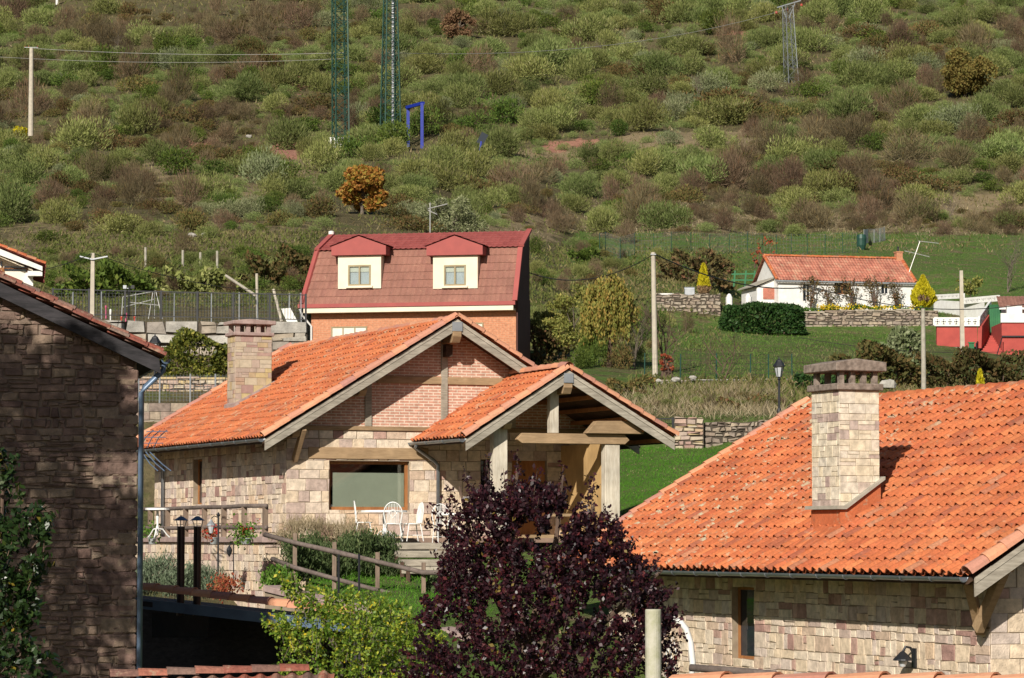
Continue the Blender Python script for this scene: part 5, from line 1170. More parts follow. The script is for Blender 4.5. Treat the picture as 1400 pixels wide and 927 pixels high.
# lawn wall (three stretches)
wall_px('lawn_stone_wall', 'low dry stone wall behind the lawn with an iron railing on it', 846, 922, 117, 117, 601, 601, 618, seed=505, rows=(.1,.18), wid=(.18,.4), mat='rough_wall')
wall_px('lawn_stone_wall', 'pinkish coursed stone wall stretch at the corner of the lawn', 922, 962, 116, 116, 570, 571, 618, seed=506, rows=(.12,.2), wid=(.25,.5), mat='stone_chim2')
wall_px('lawn_stone_wall', 'grey dry stone wall stretch between the lawn and the right house roof', 962, 1050, 116.3, 117, 576, 574, 622, seed=507, rows=(.12,.24), wid=(.2,.5), mat='rough_wall', jit=.05, gap=.03)
wall_px('field_kerb_wall', 'long low concrete and stone wall under the green wire fence', 896, 1085, 135, 136, 521, 519, 536, seed=508, rows=(.2,.3), wid=(.6,1.4), mat='boulder', cap=((1.0,2.0),.06))
wall_px('terrace_retaining_wall', 'old pink rubble retaining wall below the long white cottage', 1098, 1283, 196.5, 196.5, 427, 425, 462, seed=509, rows=(.14,.3), wid=(.2,.6), mat='rough_wall', jit=.05, gap=.025, wob=.05, cap=((.8,1.6),.1))
wall_px('terrace_retaining_wall', 'crumbling rubble retaining wall left of the dark hedge', 893, 985, 197, 197, 403, 403, 442, seed=510, rows=(.14,.3), wid=(.2,.6), mat='rough_wall', jit=.06, gap=.03, wob=.25)
# black iron railing on the boulder wall
def rail_fence(name, label, A, B, h, step, post_step, mat='black_metal', r=.012, top_round=False):
    A = Vector(A); B = Vector(B); d = B-A; L = d.length; u = d.normalized(); o = empty(name, A); tag(o, label, 'railing'); z = Vector((0,0,1))
    t = MB(); t.bar(z*h, d+z*h, .05, .04); t.bar(z*.12, d+z*.12, .04, .035); t.build('rail', M[mat], o)
    t = MB(); k = int(L/step)
    for i in range(k+1): p = d*(i/k); t.tube([p+z*.1, p+z*h], r, 4, .5, cap=False)
    t.build('bars', M[mat], o)
    k = max(1, int(round(L/post_step)))
    for i in range(k+1): t = MB(); p = d*(i/k); t.bar(p, p+z*(h+.05), .08, .08); t.build('post', M[mat], o)
    return o
rail_fence('black_railing', 'long black iron railing along the top of the boulder wall', at(72,433,127.4), at(418,441,127.4), 1.12, .12, 1.45)
rail_fence('iron_railing', 'rusty dark railing on the low wall behind the lawn', at(848,600,117.2), at(920,600,117.2), .75, .14, 1.9, r=.01)
def wire_fence(name, label, pts, h, mat='galv', cell=.35, post_r=.03, hv=True, wr=.006, wmat=None):
    """posts at pts; netting as thin wires"""
    o = empty(name, pts[0]); tag(o, label, 'fence'); p0 = Vector(pts[0])
    for p in pts:
        t = MB(); q = Vector(p)-p0; t.tube([q-Vector((0,0,.3)), q+Vector((random.uniform(-.03,.03),0,h*random.uniform(.97,1.05)))], post_r, 6); t.build('post', M[mat], o)
    t = MB()
    for a, b_ in zip(pts[:-1], pts[1:]):
        a = Vector(a)-p0; b_ = Vector(b_)-p0; L = (b_-a).length
        for k in range(int(h/cell)+1): t.tube([a+Vector((0,0,min(h,k*cell+.05))), b_+Vector((0,0,min(h,k*cell+.05)))], wr, 3, .5, cap=False)
        if hv:
            for k in range(int(L/cell)+1): p = a.lerp(b_, min(1, k*cell/L)); t.tube([p, p+Vector((0,0,h))], wr, 3, .5, cap=False)
    t.build('netting', M[wmat or mat], o); return o
wire_fence('wire_mesh_fence', 'grey wire mesh fence in front of the pale garden wall', [at(x, 549, 110) for x in (190,218,260,295,318)], .95, cell=.12, wr=.007)
wire_fence('chain_link_fence', 'grey chain link fence behind the black railing with white posts', [at(x, 440, 146) for x in (60,99,139,185,238,289,327,352,395,412)], 1.35, cell=.16, wr=.005, mat='galv')
wire_fence('green_wire_fence', 'green posted wire fence along the low wall in the lower field', [at(x, 520, 136.5) for x in (881,930,979,1026,1051,1083)], 1.15, mat='green_metal', cell=.22, wr=.004)
pts = []
for px_, py_ in ((820,345),(828,343),(848,350),(868,344),(894,345),(918,342),(945,341),(970,343),(997,343),(1022,340),(1042,343),(1062,345),(1082,344),(1104,344),(1128,344),(1152,342),(1172,341)):
    p = hit(px_, py_+4); pts.append(p)
wire_fence('meadow_wire_fence', 'long pale wire fence across the upper meadow behind the cottage', pts, 1.7, cell=.28, wr=.006, mat='green_metal', wmat='galv')
pts = [hit(x, y+2) for x, y in ((1181,332),(1187,330),(1195,330),(1203,329),(1210,327))]
wire_fence('garden_netting_pen', 'small dark netted pen on the meadow right of the wire fence', pts, 1.4, cell=.12, wr=.012, mat='galv')
p = hit(1178, 341); t = MB(); t.lathe((p.x, p.y, p.z-.1), [(.25,0),(.42,.5),(.45,1.1),(.38,1.45),(.1,1.5)], 12); o = t.build('net_bundle', M['green_metal']); tag(o, 'dark green gathered net bundle hanging at the end of the meadow fence', 'net')
pts = [hit(x, y) for x, y in ((600,199),(612,199),(633,200),(640,200))]
wire_fence('mast_site_fence', 'short green fence posts near the blue frame on the hillside', pts, 1.4, mat='green_metal', cell=.6)
# upper-left posts and logs
for (x, y0, y1, lb) in ((199,338,366,'single grey fence post on the bank above the far left house'),(250,342,364,'single pale fence post on the bank above the railing'),(274,345,369,'first of two close posts on the brown bank'),(297,343,369,'second of two close posts on the brown bank, right one'),(1197,262,262,'')):
    if not lb: continue
    p = hit(x, y1); t = MB(); t.tube([p-Vector((0,0,.3)), at(x, y0, p.y)], .07, 7); o = t.build('fence_post', M['concrete']); tag(o, lb, 'post')
for (a, b_, lb) in (((309,377,158),(348,403,150),'long weathered plank leaning above the chain link fence'),((351,374,152),(352,437,152),'tall thin wooden pole beside the leaning plank'),((374,396,150),(385,440,149),'leaning pale log at the right end of the playground fence')):
    t = MB(); t.tube([at(*a), at(*b_)], .07, 7); o = t.build('wood_pole', M['pole_conc']); tag(o, lb, 'log')
# playground items
pf = empty('swing_frame', at(165, 436, 134)); tag(pf, 'pale tubular greenhouse frame behind the black railing', 'frame'); t = MB(); o0 = at(165,436,134)
for (a, b_) in (((168,406,134),(213,398,134)),((168,420,134),(211,409,134)),((213,398,134),(222,436,134)),((211,398,135),(211,436,135)),((209,400,133),(203,436,133)),((168,406,134),(166,436,134)),((175,413,134),(222,418,134)),((222,436,134),(213,398,136))):
    t.tube([at(*a)-o0, at(*b_)-o0], .02, 6)
t.build('tubes', M['antenna'], pf)
for (x, y, w, h, mt, lb) in ((145,420,3,5,'pink_toy','small round pink toy sign behind the railing'),(151,427,3,9,'white','white plastic chair behind the railing, left of the pink toy pair'),(172,431,4,7,'pink_toy','pink toy bike behind the railing near the lamp post'),(166,434,3,3,'red_plastic','red bucket beside the pink toy bike'),(184,434,3,3,'red_plastic','red pot behind the railing right of the lamp post')):
    p = at(x, y+h/2, 131); s_ = 131/F; t = MB(); t.lathe((p.x, p.y, p.z), [(w*s_*.35,0),(w*s_*.55,h*s_*.6),(w*s_*.5,h*s_*.9),(w*s_*.2,h*s_)], 10); t.tube([p+Vector((0,0,-.4)), p], .03, 5)
    o = t.build('toy', M[mt]); tag(o, lb, 'toy')
t = MB(); a = at(384,421,133); t.prism([at(384,422,133), at(397,421,133), at(407,440,133), at(392,440,133)], (0,.06,0), .5); o = t.build('white_board', M['white']); tag(o, 'white slanted board behind the right end of the railing', 'board')
# lamp posts
def street_lamp(px, py_top, Y, base_py, label, first=None):
    top = at(px, py_top, Y); base = at(px, base_py, Y); H_ = top.z-base.z
    o = empty('street_lamp', (top.x, top.y, base.z)); tag(o, label, 'street lamp', 'old style street lamps')
    h0 = H_-.78
    t = MB(); t.lathe((0,0,0), [(.09,0),(.09,.5),(.05,.6),(.04,h0-.1),(.07,h0-.05),(.04,h0)], 12); t.build('pole', M['black_metal'], o)
    t = MB(); t.lathe((0,0,h0+.03), [(.09,0),(.17,.38)], 6); t.build('lantern_glass', M['lampglass'], o)
    t = MB(); t.lathe((0,0,h0), [(.05,0),(.11,.03),(.05,.04)], 6); t.lathe((0,0,h0+.41), [(.23,0),(.23,.04),(.13,.19),(.10,.25),(.03,.29),(.02,.36)], 6)
    for k in range(6):
        a = 2*math.pi*k/6; t.tube([(.095*math.cos(a),.095*math.sin(a),h0+.03),(.175*math.cos(a),.175*math.sin(a),h0+.41)], .012, 4)
    t.build('lantern_frame', M['black_metal'], o); return o
street_lamp(1065, 488, 118, 580, 'black lantern lamp post between the field wall and the right house chimney')
street_lamp(212, 456, 116, 552, 'black lantern lamp post behind the left building gutter')
sl_ = empty('flood_light', at(176,437,130)); tag(sl_, 'two small floodlights on a thin pole behind the black railing', 'lamp')
t = MB(); t.tube([(0,0,0),(0,0,1.4)], .035, 6); t.build('pole', M['black_metal'], sl_)
for s_ in (-1,1): t = MB(); t.box(s_*.16-.07, s_*.16+.07, -.12, .05, 1.28, 1.42); t.tube([(0,0,1.3),(s_*.2,0,1.3)], .02, 5); t.build('lamp_head', M['black_metal'] if s_ > 0 else M['galv'], sl_)
# utility poles
def pole(px0, y0, px1, y1, Y, r, label, mat='pole_conc', arms=(), sq=False, base_ext=.4):
    a = at(px1, y1, Y); b_ = at(px0, y0, Y); o = empty('utility_pole', a); tag(o, label, 'utility pole', 'utility poles'); t = MB()
    if sq: t.bar((0,0,-base_ext), b_-a, r*2, r*2, up=(0,1,0), w2=r*1.4, h2=r*1.4)
    else: t.tube([(0,0,-base_ext), b_-a], [r, r*.75], 10)
    t.build('shaft', M[mat], o)
    for (dy, l0, l1, rise) in arms:
        t = MB(); c_ = (b_-a)-Vector((0,0,dy)); t.bar(c_+Vector((l0,-.12,-rise)), c_+Vector((l1,-.12,rise)), .05, .05); t.build('crossarm', M['galv'], o)
        for q in ((l0*.9, l1*.9, l0*.4) if abs(l0) > .6 else ()): t = MB(); t.lathe(c_+Vector((q,-.12,.04 + rise*q/(l1 or 1))), [(.03,0),(.06,.05),(.03,.1),(.05,.14),(.02,.18)], 8); t.build('insulator', M['insul'], o)
    return o, b_
_, TP1 = pole(127,346,126,445,124,.10,'square concrete pole rising above the old stone roof at left', sq=True, arms=((.2,-.5,.0,-.06),(.2,0,.6,.06)), base_ext=2.5)
_, TP3 = pole(893,345,896,516,139,.13,'tall pale pole with cables in the lower field, beside the bare tree', arms=((.1,-.12,.12,0),))
_, TP4 = pole(1314,370,1316,492,178,.13,'grey concrete pole in front of the low red wall', sq=True)
_, TP5 = pole(1262,422,1263,545,130,.11,'slim grey pole directly behind the right house roof ridge', mat='concrete')
_, TP2 = pole(43,66,42,182,405,.35,'pale pole with forked head and red insulators high on the left hillside', arms=((-.1,-.9,.9,.0),))
t = MB(); a = at(78,14,700); t.tube([a-Vector((0,0,1)), at(78,-12,700)], .3, 6); o = t.build('marker_pole', M['white']); tag(o, 'thin white marker pole on the top left road edge', 'pole')
# wires
def wire(a, b_, sag, label, r=.012, mat='wire', nseg=14):
    a = Vector(a); b_ = Vector(b_); pts = [a.lerp(b_, i/nseg) - Vector((0,0,sag*4*(i/nseg)*(1-i/nseg))) for i in range(nseg+1)]
    t = MB(); t.tube(pts, r, 4, .5, cap=False); o = t.build('power_cable', M[mat]); tag(o, label, 'cable')
wire(TP3-Vector((0,0,.05)), at(1110,392,170), .6, 'black cable from the tall pale pole down to the hedge side of the cottage', .03)
wire(at(1110,392,170), at(1410,415,168), .7, 'black cable passing in front of the cottage and the yellow conifer', .025)
wire(TP3-Vector((0,0,.1)), at(724,373,152), .7, 'black cable from the tall pale pole to the brick house', .025)
wire(TP3-Vector((0,0,.9)), at(770,420,148), .5, 'lower thin cable left of the tall pale pole', .012)
wire(TP1, at(-20,372,118), .3, 'cable from the concrete pole to the far left house', .014)
wire(TP1, at(412,396,150), .5, 'cable from the concrete pole to the brick house', .014)
wire(at(1085,460,150), at(1420,478,150), .4, 'thin cable above the brush on the right', .012)
wire(TP2, at(470,72,402), .5, 'thin light wire from the hillside pole to the lattice mast', .028, 'wire_light')
wire(at(528,72,402), at(1078,12,520), 2.5, 'thin light wire crossing the hill to the lattice pylon', .03, 'wire_light')
wire(at(-30,76,408), at(470,80,404), .7, 'second lower light wire on the left hillside', .022, 'wire_light')
# lattice masts
def lattice(px0, y0, px1, y1, Y, w0_, w1_, label, mat='green_metal', n=16, ladder=False, cat='mast', extra=None, nm='lattice_mast', leg=.07, br=.035):
    b_ = at(px1, y1, Y); b_.z = min(b_.z, height(b_.x, Y)) ; tp = at(px0, y0, Y); H_ = tp.z-b_.z; dx = tp.x-b_.x
    o = empty(nm, b_); tag(o, label, cat)
    R_ = Matrix.Rotation(.35, 3, 'Z')
    def P(k, z_): w = w0_+(w1_-w0_)*z_/H_; s_ = [(-1,-1),(1,-1),(1,1),(-1,1)][k % 4]; return R_ @ Vector((s_[0]*w/2, s_[1]*w/2, 0)) + Vector((dx*z_/H_, 0, z_))
    for k in range(4): t = MB(); t.bar(P(k,0), P(k,H_), leg*2, leg*2); t.build('leg', M[mat], o)
    t = MB()
    for i in range(n):
        z0, z1 = H_*i/n, H_*(i+1)/n
        for k in range(4):
            t.bar(P(k,z0), P(k+1,z1), br*2, br*2); t.bar(P(k,z1), P(k+1,z1), br*2, br*2)
            if i % 2: t.bar(P(k+1,z0), P(k,z1), br*2, br*2)
    t.build('bracing', M[mat], o)
    if ladder:
        t = MB(); t.tube([(.3,-.2,0),(.3+dx,-.2,H_)], .16, 6)
        for i in range(int(H_/.6)): t.box(.18+dx*i*.6/H_, .42+dx*i*.6/H_, -.5, -.4, i*.6, i*.6+.12)
        t.build('cable_ladder', M['galv'], o)
    return o, tp
lattice(464,-60,466,197,400,1.75,1.55,'green lattice mast on a white footing, left of the two masts', n=18)
lattice(534,-60,534,192,398,2.2,1.15,'green lattice mast with grey cable ladder, right of the two masts', n=20, ladder=True)
q = hit(464, 199); t = MB(); t.box(q.x-1.3, q.x+1.3, q.y-1.5, q.y+.5, q.z-1, q.z+.9); o = t.build('mast_footing', M['white']); tag(o, 'white concrete footing block under the left green mast', 'footing')
o_, tpy = lattice(1077,8,1083,135,520,1.9,1.3,'grey lattice power pylon with tilted crossarm near the top right', mat='pylon_grey', n=9, cat='pylon', nm='lattice_pylon', leg=.055, br=.022)
d_ = tpy - o_.location; t = MB(); t.bar(d_+Vector((-1.8,0,-.3)), d_+Vector((2.2,0,.9)), .25, .2); t.bar(d_+Vector((-1.0,0,-.1)), d_+Vector((-.3,0,-2.0)), .15, .15); t.bar(d_+Vector((1.2,0,.4)), d_+Vector((.2,0,-2.0)), .15, .15); t.build('crossarm', M['pylon_grey'], o_)
for q in (-1.9, -.2, 2.3): t = MB(); t.lathe(d_+Vector((q,0,.3*q-.3)), [(.05,-.5),(.22,-.4),(.22,-.1),(.05,0)], 8); t.build('insulator', M['insul'], o_)
# blue frame and panel
bf = empty('blue_frame', at(567,192,392)); tag(bf, 'giant empty bright blue picture frame standing on the hillside', 'frame'); o0 = at(567,192,392)
P_ = [at(558,191,392)-o0, at(558,147,392)-o0, at(577,141,388)-o0, at(577,193,388)-o0]
t = MB()
for a, b_ in ((0,1),(3,2)): t.bar(P_[a]-Vector((0,0,1)), P_[b_]+Vector((0,0,.0)), .38, .38, up=(0,1,0))
t.bar(P_[1]+Vector((-.15,0,0)), P_[2]+Vector((.15,0,0)), .38, .38); t.build('uprights', M['blue_paint'], bf)
sgn = empty('viewpoint_panel', at(659,200,390)); tag(sgn, 'small tilted dark blue panel on a blue leg on the hillside', 'sign'); t = MB(); t.bar((-.3,0,.3),(.4,0,1.6), .9, .12, up=(0,1,0)); t.build('panel', M['glass'], sgn); t = MB(); t.bar((-.3,-.05,-.6),(-.1,-.05,.6), .2, .2); t.build('leg', M['blue_paint'], sgn)
q = hit(621, 199); t = MB(); t.box(q.x-.4, q.x+.4, q.y-.3, q.y+.3, q.z-.1, q.z+.35); o = t.build('white_box', M['white'], bevel=.05); tag(o, 'small white box on the ground right of the blue frame', 'box')
# hillside road with guard rail (top left)
A_ = at(70,13,712); B_ = at(395,-2,716); t = MB(); n_ = 24; vs = []
for i in range(n_+1):
    p = A_.lerp(B_, i/n_); vs += [(p.x, p.y, height(p.x, p.y)+.9), (p.x, p.y+6, height(p.x, p.y)+1.1)]
t.add(vs, [(2*i, 2*i+2, 2*i+3, 2*i+1) for i in range(n_)], .5); t.add([(v[0], v[1], v[2]) for v in vs[::2]] + [(v[0], v[1], v[2]-3) for v in vs[::2]], [(i, n_+1+i, n_+2+i, i+1) for i in range(n_)], .5)
o = t.build('road', M['asphalt']); tag(o, kind='structure')
gr_ = empty('guard_rail', A_); tag(gr_, 'pale guard rail along the road at the top left', 'guard rail')
t = MB()
for i in range(n_):
    a = Vector(vs[2*i]); b_ = Vector(vs[2*i+2]); t.bar(a+Vector((0,0,.75))-A_, b_+Vector((0,0,.75))-A_, .1, .5)
t.build('rail', M['antenna'], gr_)
for i in range(0, n_+1, 2): t = MB(); a = Vector(vs[2*i])-A_; t.bar(a, a+Vector((0,.1,.9)), .15, .15); t.build('post', M['galv'], gr_)

# white garden pillars, metal box by the cottage
for (x, lb) in ((997,'white garden pillar left of the cottage, the one above the hedge start'),(1023,'white garden pillar nearest the cottage lean-to')):
    p = at(x, 416, 200); t = MB(); s_ = .22; t.lathe((p.x,p.y,p.z-.3), [(s_,0),(s_,.75),(s_*.7,.8),(s_*.75,.86),(.05,.98)], 8); o = t.build('garden_pillar', M['white']); tag(o, lb, 'pillar')
p = at(943, 408, 199); t = MB(); t.box(p.x-.32, p.x+.32, p.y, p.y+.6, p.z-.05, p.z+.62); t.tube([(p.x-.33,p.y+.3,p.z+.6),(p.x+.33,p.y+.3,p.z+.6)], .16, 10); o = t.build('metal_box', M['galv'], bevel=.02); tag(o, 'grey metal box on the terrace left of the yellow cypress', 'box')
t = MB(); a = at(897,408,200); b_ = at(921,401,200); t.box(a.x, b_.x, 200, 200.4, a.z-.2, b_.z); o = t.build('white_block', M['white']); tag(o, 'low white wall block beside the grey metal box', 'block')
# green garden bench frame left of the cottage
gb_ = empty('green_trellis', at(1005,390,225)); tag(gb_, 'green wooden garden fence left of the cottage gable', 'fence'); o0 = at(1005,390,225)
t = MB()
for x in (1003,1018,1030,1040): t.bar(at(x,392,225)-o0, at(x+2,370,225)-o0, .12, .12)
t.bar(at(1000,375,225)-o0, at(1043,374,225)-o0, .1, .1); t.bar(at(1000,383,225)-o0, at(1043,383,225)-o0, .1, .1); t.build('bars', M['green_paint'], gb_)

# ================================================================== TERRACE FURNITURE
def iron_table(loc, label, r=.5, h=.74, long_=1.0, group=None):
    o = empty('garden_table', loc); tag(o, label, 'table', group)
    t = MB(); prof = []; n_ = 28; vs = []
    for z_, sc in ((h,1.0),(h-.05,1.03)):
        for k in range(n_): a = 2*math.pi*k/n_; rr = r*sc*(1+.02*math.cos(8*a)); vs.append((rr*long_*math.cos(a), rr*math.sin(a), z_))
    t.add(vs, [tuple(range(n_)), tuple(range(2*n_-1, n_-1, -1))] + [(k, n_+k, n_+(k+1)%n_, (k+1)%n_) for k in range(n_)], .5); t.build('tabletop', M['white_iron'], o)
    t = MB(); t.lathe((0,0,0), [(.02,.05),(.03,.12),(.05,.2),(.025,.3),(.04,.5),(.03,h-.05)], 10); t.build('pedestal', M['white_iron'], o)
    for k in range(3): a = 2*math.pi*k/3+.4; t = MB(); t.tube([(0,0,.22),(.14*math.cos(a),.14*math.sin(a),.2),(.26*math.cos(a),.26*math.sin(a),.05),(.32*math.cos(a),.32*math.sin(a),.0)], .018, 6); t.build('foot', M['white_iron'], o)
    return o
def iron_chair(loc, rz, label, back='round'):
    o = empty('garden_chair', loc, rz); tag(o, label, 'chair')
    t = MB(); n_ = 20; t.add([(.23*math.cos(2*math.pi*k/n_), .22*math.sin(2*math.pi*k/n_), z_) for z_ in (.45,.425) for k in range(n_)], [tuple(range(n_)), tuple(range(2*n_-1,n_-1,-1))] + [(k,n_+k,n_+(k+1)%n_,(k+1)%n_) for k in range(n_)], .5); t.build('seat', M['white_iron'], o)
    for sx in (-1,1):
        for sy in (-1,1): t = MB(); t.tube([(sx*.17,sy*.15,.43),(sx*.20,sy*.18,.25),(sx*.21,sy*.22,.0)], .014, 6); t.build('leg', M['white_iron'], o)
    t = MB(); t.tube([(-.2,-.18,.15),(.2,.18,.15)], .01, 5); t.tube([(.2,-.18,.15),(-.2,.18,.15)], .01, 5); t.build('stretcher', M['white_iron'], o)
    t = MB(); arc = [(-.19,.18,.45)] + [(-.23*math.cos(math.pi*k/12), .20+.04*math.sin(math.pi*k/12), .68+.29*math.sin(math.pi*k/12)) for k in range(13)] + [(.19,.18,.45)]
    t.tube(arc, .016, 6)
    for k in range(1,10):
        x = -.2+.4*k/10; zt = .68+.28*math.sqrt(max(0,1-(x/.23)**2)); t.tube([(x*.8,.18,.46),(x,.22,zt)], .008, 4, cap=False)
    t.tube([(-.1,.2,.7),(0,.2,.8),(.1,.2,.7),(0,.2,.58),(-.1,.2,.7)], .01, 5); t.build('backrest', M['white_iron'], o)
    return o
tl = at(525, 738, 79.2); iron_table((tl.x, tl.y, tl.z), 'white scalloped iron garden table in front of the big window', .56)
for (x, y, Y, rz, lb) in ((497,738,79.3,D2R(95),'white iron chair seen from the side, left of the white table'),(538,740,78.6,D2R(178),'white round-backed iron chair in front of the white table'),(564,740,79.0,D2R(-70),'white iron chair right of the table by the steps'),(606,742,79.0,D2R(20),'white iron chair half hidden by the purple tree')):
    p = at(x, y, Y); iron_chair((p.x, p.y, p.z), rz, lb)
p = at(628, 742, 79.4); iron_table(p, 'second white iron table behind the purple tree', .5)
p = at(209, 746, 79.0); iron_table((p.x, p.y+1.0, 0.02), 'small white table at the left end of the terrace', .3)
# pots
def pot(px, py, Y, r, h, mat, label, flowers=None, n=160, spread=.16, kind='pot_plant', fl=30):
    p = at(px, py, Y); o = empty('potted_plant', p); tag(o, label, 'potted plant')
    t = MB(); t.lathe((0,0,0), [(r*.75,0),(r,h),(r*1.08,h),(r*1.08,h-.02)], 14); t.build('pot', M['pot'], o)
    cs_ = [(random.gauss(0,r*.8), random.gauss(0,r*.6), h+abs(random.gauss(.1,.1))) for _ in range(14)]
    V_, Q_, T_ = leafcloud(cs_, (spread*.5,)*3, n, .075, .8); np_mesh('foliage', V_, Q_, T_, M[mat], o)
    if flowers:
        cs_ = [(random.gauss(0,r*1.0), random.gauss(-.08,r*.5), h+.12+abs(random.gauss(.1,.1))) for _ in range(8)]
        V_, Q_, T_ = leafcloud(cs_, (.03,)*3, fl*3, .05, .9); np_mesh('flowers', V_, Q_, T_, M[flowers], o)
pyr = 744
pot(336, pyr, 77.9, .15, .15, 'geranium', 'grey pot of bright red geraniums on the terrace coping', 'red_flower', 420, .26)
pot(292, pyr, 79.0, .11, .17, 'red_bush', 'small grey pot with dull red flowers behind the lantern', 'red_flower', 130, .12, fl=16)
pot(208, pyr, 80.5, .11, .2, 'geranium', 'grey pot with pale green plant at the left end of the terrace', None, 160, .2)
# lantern pole and wind chime
lpn = empty('hanging_lantern', at(298,800,75)); tag(lpn, 'thin iron pole with a small grey lantern hanging from its arm', 'lantern'); Hh = at(298,706,75).z-lpn.location.z
t = MB(); t.tube([(0,0,0),(0,0,Hh)], .022, 8); t.lathe((0,0,Hh), [(.03,0),(.045,.03),(.01,.1)], 8); t.build('pole', M['black_metal'], lpn)
t = MB(); t.tube([(0,0,Hh-.03),(-.1,0,Hh+.01),(-.17,0,Hh-.05)], .012, 6); t.build('arm', M['black_metal'], lpn)
t = MB(); t.lathe((-.17,0,Hh-.22), [(.11,0),(.10,.03),(.04,.10),(.02,.15)], 8); t.build('hood', M['galv'], lpn)
t = MB(); t.lathe((-.17,0,Hh-.40), [(.04,0),(.08,.16)], 8); t.build('glass', M['lampglass'], lpn)
wc = empty('garden_hook', at(319,802,75)); tag(wc, 'thin garden hook pole with a small dark bird ornament', 'ornament'); Hh = at(319,744,75).z-wc.location.z
t = MB(); t.tube([(0,0,0),(0,0,Hh),(-.06,0,Hh+.02),(-.10,0,Hh-.05)], .014, 6); t.build('pole', M['black_metal'], wc); t = MB(); t.lathe((-.10,0,Hh-.30), [(.01,0),(.05,.07),(.07,.16),(.04,.23),(.01,.27)], 8); t.build('bird', M['black_metal'], wc)
for (x, y0, y1, Y, lb) in ((491,757,835,73,'thin black iron garden stake by the sloping rail'),(463,758,830,72.5,'dark brown stake beside the sloping rail'),):
    t = MB(); t.tube([at(x, y1, Y), at(x, y0, Y)], .03, 6); o = t.build('garden_stake', M['black_metal']); tag(o, lb, 'stake')
# climbing arch at the left house corner
ar = empty('rose_trellis', at(205,640,79)); tag(ar, 'bent wire trellis hoops fixed below the left eave corner', 'trellis'); o0 = at(205,640,79)
t = MB()
for dx in (0, 9, 18):
    t.tube([at(192+dx,612,79.5)-o0, at(199+dx*1.0,598,79.2)-o0, at(210+dx,588,79)-o0], .014, 6); t.tube([at(194+dx*.6,618,79.2)-o0, at(205+dx*.9,634,78.9)-o0, at(216+dx,644,78.7)-o0], .014, 6)
for y in (590,598,606): t.tube([at(200-(y-590)*.4,y,79)-o0, at(230-(y-590)*.4,y,79)-o0], .01, 5)
t.build('hoops', M['blue_metal'], ar)

# ================================================================== VEGETATION
def ell(n, a, b, c, shell=.5, lump=0.0, seed=None):
    """points in the outer part of an ellipsoid, upper half heavier"""
    d = unit(RNG.normal(size=(n,3))); r = (shell + (1-shell)*RNG.random(n)**.7)[:,None]; return d*r*np.array([a,b,c]), d
def bush_mesh(kind, n=1100, seed=0, blade=.5, asp=.14, size=(1,1,.62), upb=.7, lobes=9):
    """unit bush (width 2, base at z=0) made of lobes of fine blades"""
    Cs = []; Ds = []
    for i in range(lobes):
        a = RNG.uniform(0, 2*math.pi); r = RNG.uniform(.0,.62)*(0 if i == 0 else 1); lr = RNG.uniform(.3,.55)
        c = np.array([r*math.cos(a), r*math.sin(a), RNG.uniform(.18,.5)*size[2]/.62*(1-.45*r)])
        m_ = int(n*lr*lr/ (lobes*.18)); p, d = ell(m_, lr, lr, lr*.8*size[2]/.62*.8, .55); p = p + c
        Cs.append(p); Ds.append(d*.8 + np.array([0,0,upb]) + RNG.normal(size=(m_,3))*.28)
    C = np.concatenate(Cs); Dd = np.concatenate(Ds); k = C[:,2] > .02; C = C[k]; Dd = Dd[k]
    V_, Q_ = blades(C, Dd, blade*RNG.uniform(.6,1.3,len(C))*.28, asp, .35); T_ = np.clip(RNG.normal(.5,.25,len(C)),0,1); return V_, Q_, T_
PROTO = {}
def proto(key, mat, k, **kw):
    PROTO[key] = []
    for i in range(k):
        V_, Q_, T_ = bush_mesh(key, **kw); me = np_mesh(key, V_, Q_, T_, M[mat]); mesh = me.data; bpy.data.objects.remove(me); PROTO[key].append((mesh, V_, Q_, T_))
proto('broom', 'broom', 6, n=3400, blade=.34, asp=.2, lobes=11)
proto('bright', 'bright', 3, n=1700, blade=.3, asp=.4, upb=.3)
proto('bare', 'bare', 5, n=1700, blade=.7, asp=.055, upb=.8, size=(1,1,.8))
proto('rust', 'rust', 3, n=1700, blade=.26, asp=.45, upb=.2, size=(1,1,.45))
proto('grey', 'grey_shrub', 2, n=2600, blade=.28, asp=.28)
NAMES = {'broom':('broom_bush','rounded green broom bush on the slope','green broom bushes on the hillside'),
         'bright':('bright_shrub','small bright green shrub on the slope','bright green shrubs on the hillside'),
         'bare':('bare_shrub','leafless brown twiggy shrub on the slope','leafless brown shrubs on the hillside'),
         'rust':('bramble_clump','low rusty brown bramble clump on the slope','rusty bramble clumps on the hillside'),
         'grey':('grey_shrub','pale grey-green shrub on the slope','pale grey-green shrubs on the hillside')}
placed = []
def bush(key, px, py, w_px, hfac=1.0, label=None, group=None, unique=False):
    p = hit(px, py)
    if p is None: return None
    return bush_at(key, p, w_px*p.y/F, hfac, label, unique)
def bush_at(key, p, w, hfac=1.0, label=None, unique=False):
    mesh, *_ = random.choice(PROTO[key]); nm, lb, g = NAMES[key]
    o = bpy.data.objects.new(nm, mesh); COL.objects.link(o); o.location = (p.x, p.y, p.z-.12*w*.3); o.rotation_euler = (random.uniform(-.08,.08), random.uniform(-.08,.08), random.uniform(0, 6.28))
    s_ = w*.62; o.scale = (s_*random.uniform(.9,1.15), s_*random.uniform(.9,1.15), s_*hfac*random.uniform(1.15,1.6))
    if unique: tag(o, label, 'bush')
    else: tag(o, lb, 'bush', g)
    return o
